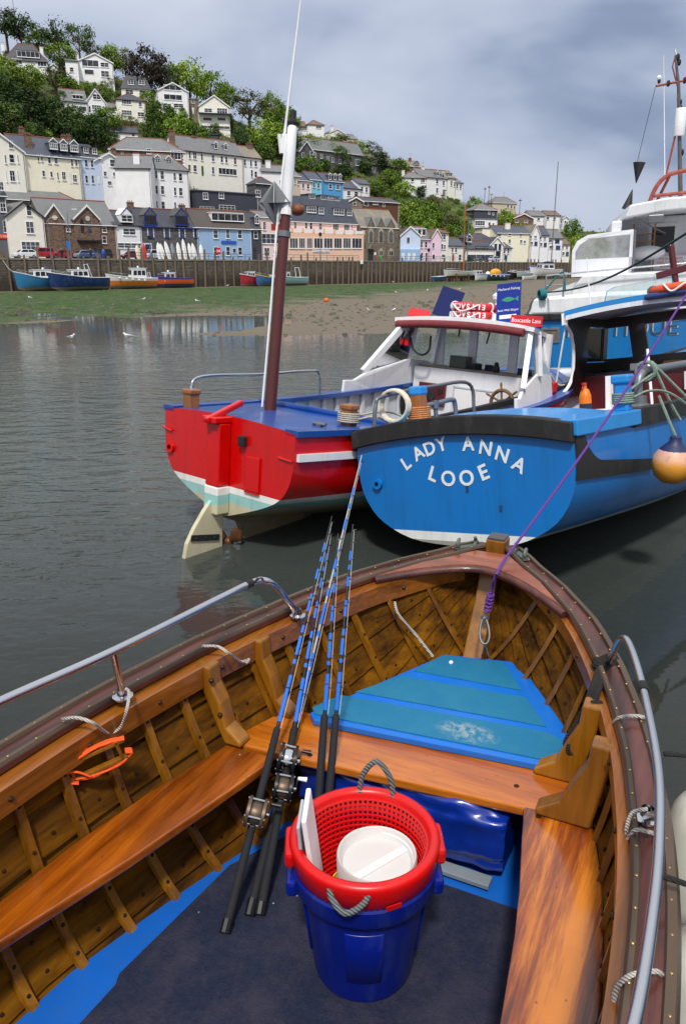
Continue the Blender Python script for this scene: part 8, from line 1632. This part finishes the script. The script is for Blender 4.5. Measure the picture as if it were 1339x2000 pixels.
for k in range(4):
 a0=-1.9+k*1.57;pn=MB();rows=[]
 for j in range(2):
  z=(.09,.275)[j];rr0=.144+(.175-.144)*(z-.02)/.265+.0035;rows.append([(rr0*math.cos(a),rr0*math.sin(a),z)for a in[a0+.62*q/12 for q in range(13)]])
 pn.loft(rows,closed=False,caps=False);o=pn.obj('side_panel',MBUC,bu,smooth=40,local=True);m_=o.modifiers.new('solid','SOLIDIFY');m_.thickness=.006;m_.offset=-.4;b_=o.modifiers.new('bev','BEVEL');b_.width=.002
for a in(0.02,3.16):MB().box((.2*math.cos(a),.2*math.sin(a),.32),(.035,.13,.05),Matrix.Rotation(a,3,'Z')).obj('lug',MBUC,bu,bevel=.012,local=True)
rbk=thing('red_basket','red perforated plastic basket nested in the blue bucket','basket',bx0+Vector((0,0,.38)))
MB().lathe([(.196,.0),(.201,.004),(.205,.045),(.209,.062),(.205,.073),(.195,.078),(.184,.076),(.177,.066),(.175,.05)],n=64).obj('rim',MREDB,rbk,smooth=50,local=True)
for a in(.03,3.18):MB().box((.205*math.cos(a),.205*math.sin(a),.035),(.03,.12,.05),Matrix.Rotation(a,3,'Z')).obj('lug',MREDB,rbk,bevel=.012,local=True)
MB().prism([(.211*math.cos(a),.211*math.sin(a),.0)for a in()]or[(.05,-.2035,.004),(.09,-.187,.004),(.09,-.19,.02),(.05,-.207,.02)],(0,-.004,0)).obj('moulding',MREDB,rbk,local=True)
lat=MB();na=72;zz=[.05-.017*k for k in range(15)];rz_=lambda z:.175-(.05-z)*.10
for k,z in enumerate(zz):lat.tube([(rz_(z)*math.cos(a),rz_(z)*math.sin(a),z)for a in[6.283*q/48 for q in range(48)]],.0042,5,closed=True)
for q in range(na):a=6.2832*q/na;lat.beam((rz_(.052)*math.cos(a),rz_(.052)*math.sin(a),.052),(rz_(-.2)*math.cos(a),rz_(-.2)*math.sin(a),-.2),.007,.004,(math.cos(a),math.sin(a),0))
lat.lathe([(0,-.2),(rz_(-.2),-.2)],n=32);lat.obj('lattice',MREDB,rbk,smooth=30,local=True)
def handle(t,a0,a1,z0,bow,out,drop):
 p0=Vector((.19*math.cos(a0),.19*math.sin(a0),z0));p1=Vector((.19*math.cos(a1),.19*math.sin(a1),z0));m=(p0+p1)/2;o=m.normalized();mm=m+o*out+Vector((0,0,bow));q0=p0.lerp(mm,.55)+(p0-m)*.35;q1=p1.lerp(mm,.55)+(p1-m)*.35
 MB().tube(bez([p0-Vector((0,0,.015)),p0,q0,mm,q1,p1,p1-Vector((0,0,.015))],7),.0085,8).obj('rope_handle',MGRYR,t,smooth=60,local=True);k=MB()
 for p in(p0,p1):k.tube([p-Vector((0,0,.012)),p+Vector((0,0,.004))],.013,8)
 k.obj('handle_knot',MGRYR,t,smooth=40,local=True)
handle(rbk,1.08,1.62,.068,.11,.0,0);handle(rbk,-2.08,-1.52,.06,-.055,.055,0)
tb=thing('white_tub','white plastic tub sitting in the red basket','tub',bx0+Vector((.036,.02,.282)));MB().lathe([(0,.058),(.096,.058),(.103,.07),(.107,.086),(.111,.088),(.114,.082),(.112,-.02),(.106,-.09),(0,-.09)],n=48).obj('shell',mat('white_tub_plastic',srgb(206,206,204),.35,var=.03),tb,smooth=40,local=True)
MB().box((.01,-.01,.062),(.19,.022,.008),Matrix.Rotation(R(38),3,'Z')).obj('cross_bar',MTRIM,tb,bevel=.003,local=True);MB().tube([(.106*math.cos(a),.106*math.sin(a),.07)for a in[-.2+1.6*q/10 for q in range(11)]],.004,6).obj('bail',MTRIM,tb,local=True)
MB().lathe([(0,-.1),(.1,-.1),(.108,-.02),(.104,-.02)],Vector((-.03,-.02,0)),32).obj('yellow_tub',mat('yellow_plastic',srgb(226,200,50),.4),tb,smooth=40,local=True)
for lb_,x,lean,th,w,h,m in(('white plastic board standing in the red basket against its left side',-.128,.10,.014,.13,.30,MTRIM),('pale grey board standing left of the white one in the basket',-.158,.06,.010,.11,.27,mat('pale_grey_plastic',srgb(176,182,190),.45))):
 Mx=Matrix.Translation(bx0+Vector((x,.0,.265)))@Matrix.Rotation(R(-4),4,'Z')@Matrix.Rotation(-lean,4,'Y')@Matrix.Rotation(R(4),4,'X');t=thing('bait_board',lb_,'board',mat=Mx);MB().bx(-th/2,-w/2,0,th/2,w/2,h).obj('board',m,t,bevel=.004,local=True)
MRB=mat('rod_black',srgb(22,22,26),.4,coat=.2);MRBL=mat('rod_blue',srgb(20,110,214),.35,coat=.4);MGRIPB=mat('foam_grip',srgb(24,25,30),.85,var=.2,vs=40);MRS=mat('rod_silver',srgb(186,186,184),.3,.5);MREEL=mat('reel_black',srgb(34,34,36),.35,.4);MREELB=mat('reel_bronze',srgb(104,88,74),.45,.6,var=.2);MCHR=mat('chrome',srgb(210,212,214),.12,1.0)
def rod(label,b,bz,con,cz,tip,seq,silver=False,reel=None,grip_len=.62,wob=0):
 P0=W_(*b,bz);d2=ray(*tip);d1=W_(*con,cz)-P0;r0=P0-CAMP;A_,B_,C_,D_,E_=d1.dot(d1),d1.dot(d2),d2.dot(d2),d1.dot(r0),d2.dot(r0)
 P1=CAMP+d2*((A_*E_-B_*D_)/(A_*C_-B_*B_));ax_=(P1-P0);L=ax_.length;f=lambda k:P0+ax_*k+Vector((0,0,-1))*(.035*k*k*wob)
 t=thing('fishing_rod',label,'fishing rod',P0,0,'fishing rods leaning on the thwart');g=grip_len/L
 MB().tube([f(0),f(.012),f(.02),f(g*.98),f(g)],[.016,.0165,.0145,.0135,.008],10).obj('grip',MGRIPB,t,smooth=50);MB().tube([f(-.004),f(.02)],.0175,10).obj('butt_cap',MRB,t)
 n=26;ks=[lerp(g,1,i/n)for i in range(n+1)];MB().tube([f(k)for k in ks],[lerp(.0068,.0024,(i/n))for i in range(n+1)],8).obj('blank',MRS if silver else MRB,t,smooth=60)
 for k,ln in seq:kk=lerp(g,1,k);MB().tube([f(kk),f(min(1,kk+ln))],lerp(.0078,.0034,k),8).obj('blue_whipping',MRBL,t)
 pass;upv=(CAMP-f(.6)).normalized();up2=(upv-ax_.normalized()*upv.dot(ax_.normalized())).normalized();sdv=ax_.normalized().cross(up2)
 for k in(.14,.3,.45,.58,.7,.81,.9,.97):
  kk=lerp(g,1,k);r_=lerp(.011,.004,k);c_=f(kk)+sdv*(r_+.006);gd=MB().tube([c_+(sdv*math.cos(a)+up2*math.sin(a))*r_ for a in[6.283*q/10 for q in range(10)]],.0016,5,closed=True);gd.tube([f(kk-.006),c_-sdv*r_],.0015,4).obj('line_guide',MREEL,t)
 MB().tube([f(g)+sdv*.012]+[f(lerp(g,1,k))+sdv*lerp(.015,.006,k)for k in(.14,.45,.7,.97)],.0006,4).obj('line',MTRIM,t)
 if reel:
  rk,rs,col,kind=reel;c_=f(rk)+up2*.036;axm=sdv;qm=axm.to_track_quat('Z','Y').to_matrix();rm=MB().lathe([(0,-.032),(rs*.5,-.034),(rs,-.03),(rs,-.02),(rs*.62,-.018),(rs*.58,.018),(rs,.02),(rs,.03),(rs*.5,.034),(0,.032)],c_,24,qm);ro2=rm.obj('reel',col,t,smooth=40);MB().lathe([(rs*.66,-.0175),(rs*.72,-.01),(rs*.72,.01),(rs*.66,.0175)],c_,20,qm).obj('spool',MCHR if kind=='s' else MREELB,ro2,smooth=40)
  hb=MB().tube([c_+axm*.036,c_+axm*.044],.008,8).beam(c_+axm*.044,c_+axm*.044+ax_.normalized()*.035+up2*.012,.004,.008);hb.obj('crank',MCHR,ro2);MB().tube([c_+axm*.044+ax_.normalized()*.035+up2*.012,c_+axm*.075+ax_.normalized()*.036+up2*.012],[.006,.009],8).obj('handle_knob',MTRIM if kind=='k' else MREEL,ro2,smooth=50);fm=MB()
  for a in(.6,2.2,3.9):v=(ax_.normalized()*math.cos(a)+up2*math.sin(a))*rs*.86;fm.tube([c_+v-axm*.034,c_+v+axm*.034],.003,6)
  fm.beam(c_-up2*.036-ax_.normalized()*.04+up2*.012,c_-up2*.036+ax_.normalized()*.04+up2*.012,.016,.005,up2);fm.obj('reel_frame',MCHR,ro2)
 return t
SEQ=[(.02,.07),(.12,.02),(.16,.03),(.26,.012),(.30,.05),(.40,.02),(.50,.03),(.56,.015),(.66,.03),(.75,.015),(.80,.03)]
rod('longest silver blanked rod whose tip reaches the blue boat corner',(488,1783),.765,(562,1440),1.075,(706,886),SEQ,True,(.24,.052,MREEL,'s'),.66,.25)
rod('leftmost black and blue rod with a bronze disc reel',(440,1818),.765,(533,1480),1.075,(648,1006),SEQ,False,(.215,.05,MREELB,'b'),.66,.15)
rod('black and blue rod with white reel handle standing third from left',(508,1783),.765,(580,1440),1.085,(646,1030),SEQ,False,(.25,.048,MREEL,'k'),.62,.15)
rod('thin black and blue rod rising behind the red basket',(612,1690),.765,(630,1475),1.075,(660,1040),SEQ,False,None,.5,.1);rod('rightmost black and blue rod behind the red basket',(630,1690),.765,(648,1475),1.075,(689,1022),SEQ,False,None,.5,.1)
for o in bpy.data.objects:
 for k in('_W','_he'):
  if k in o:del o[k]
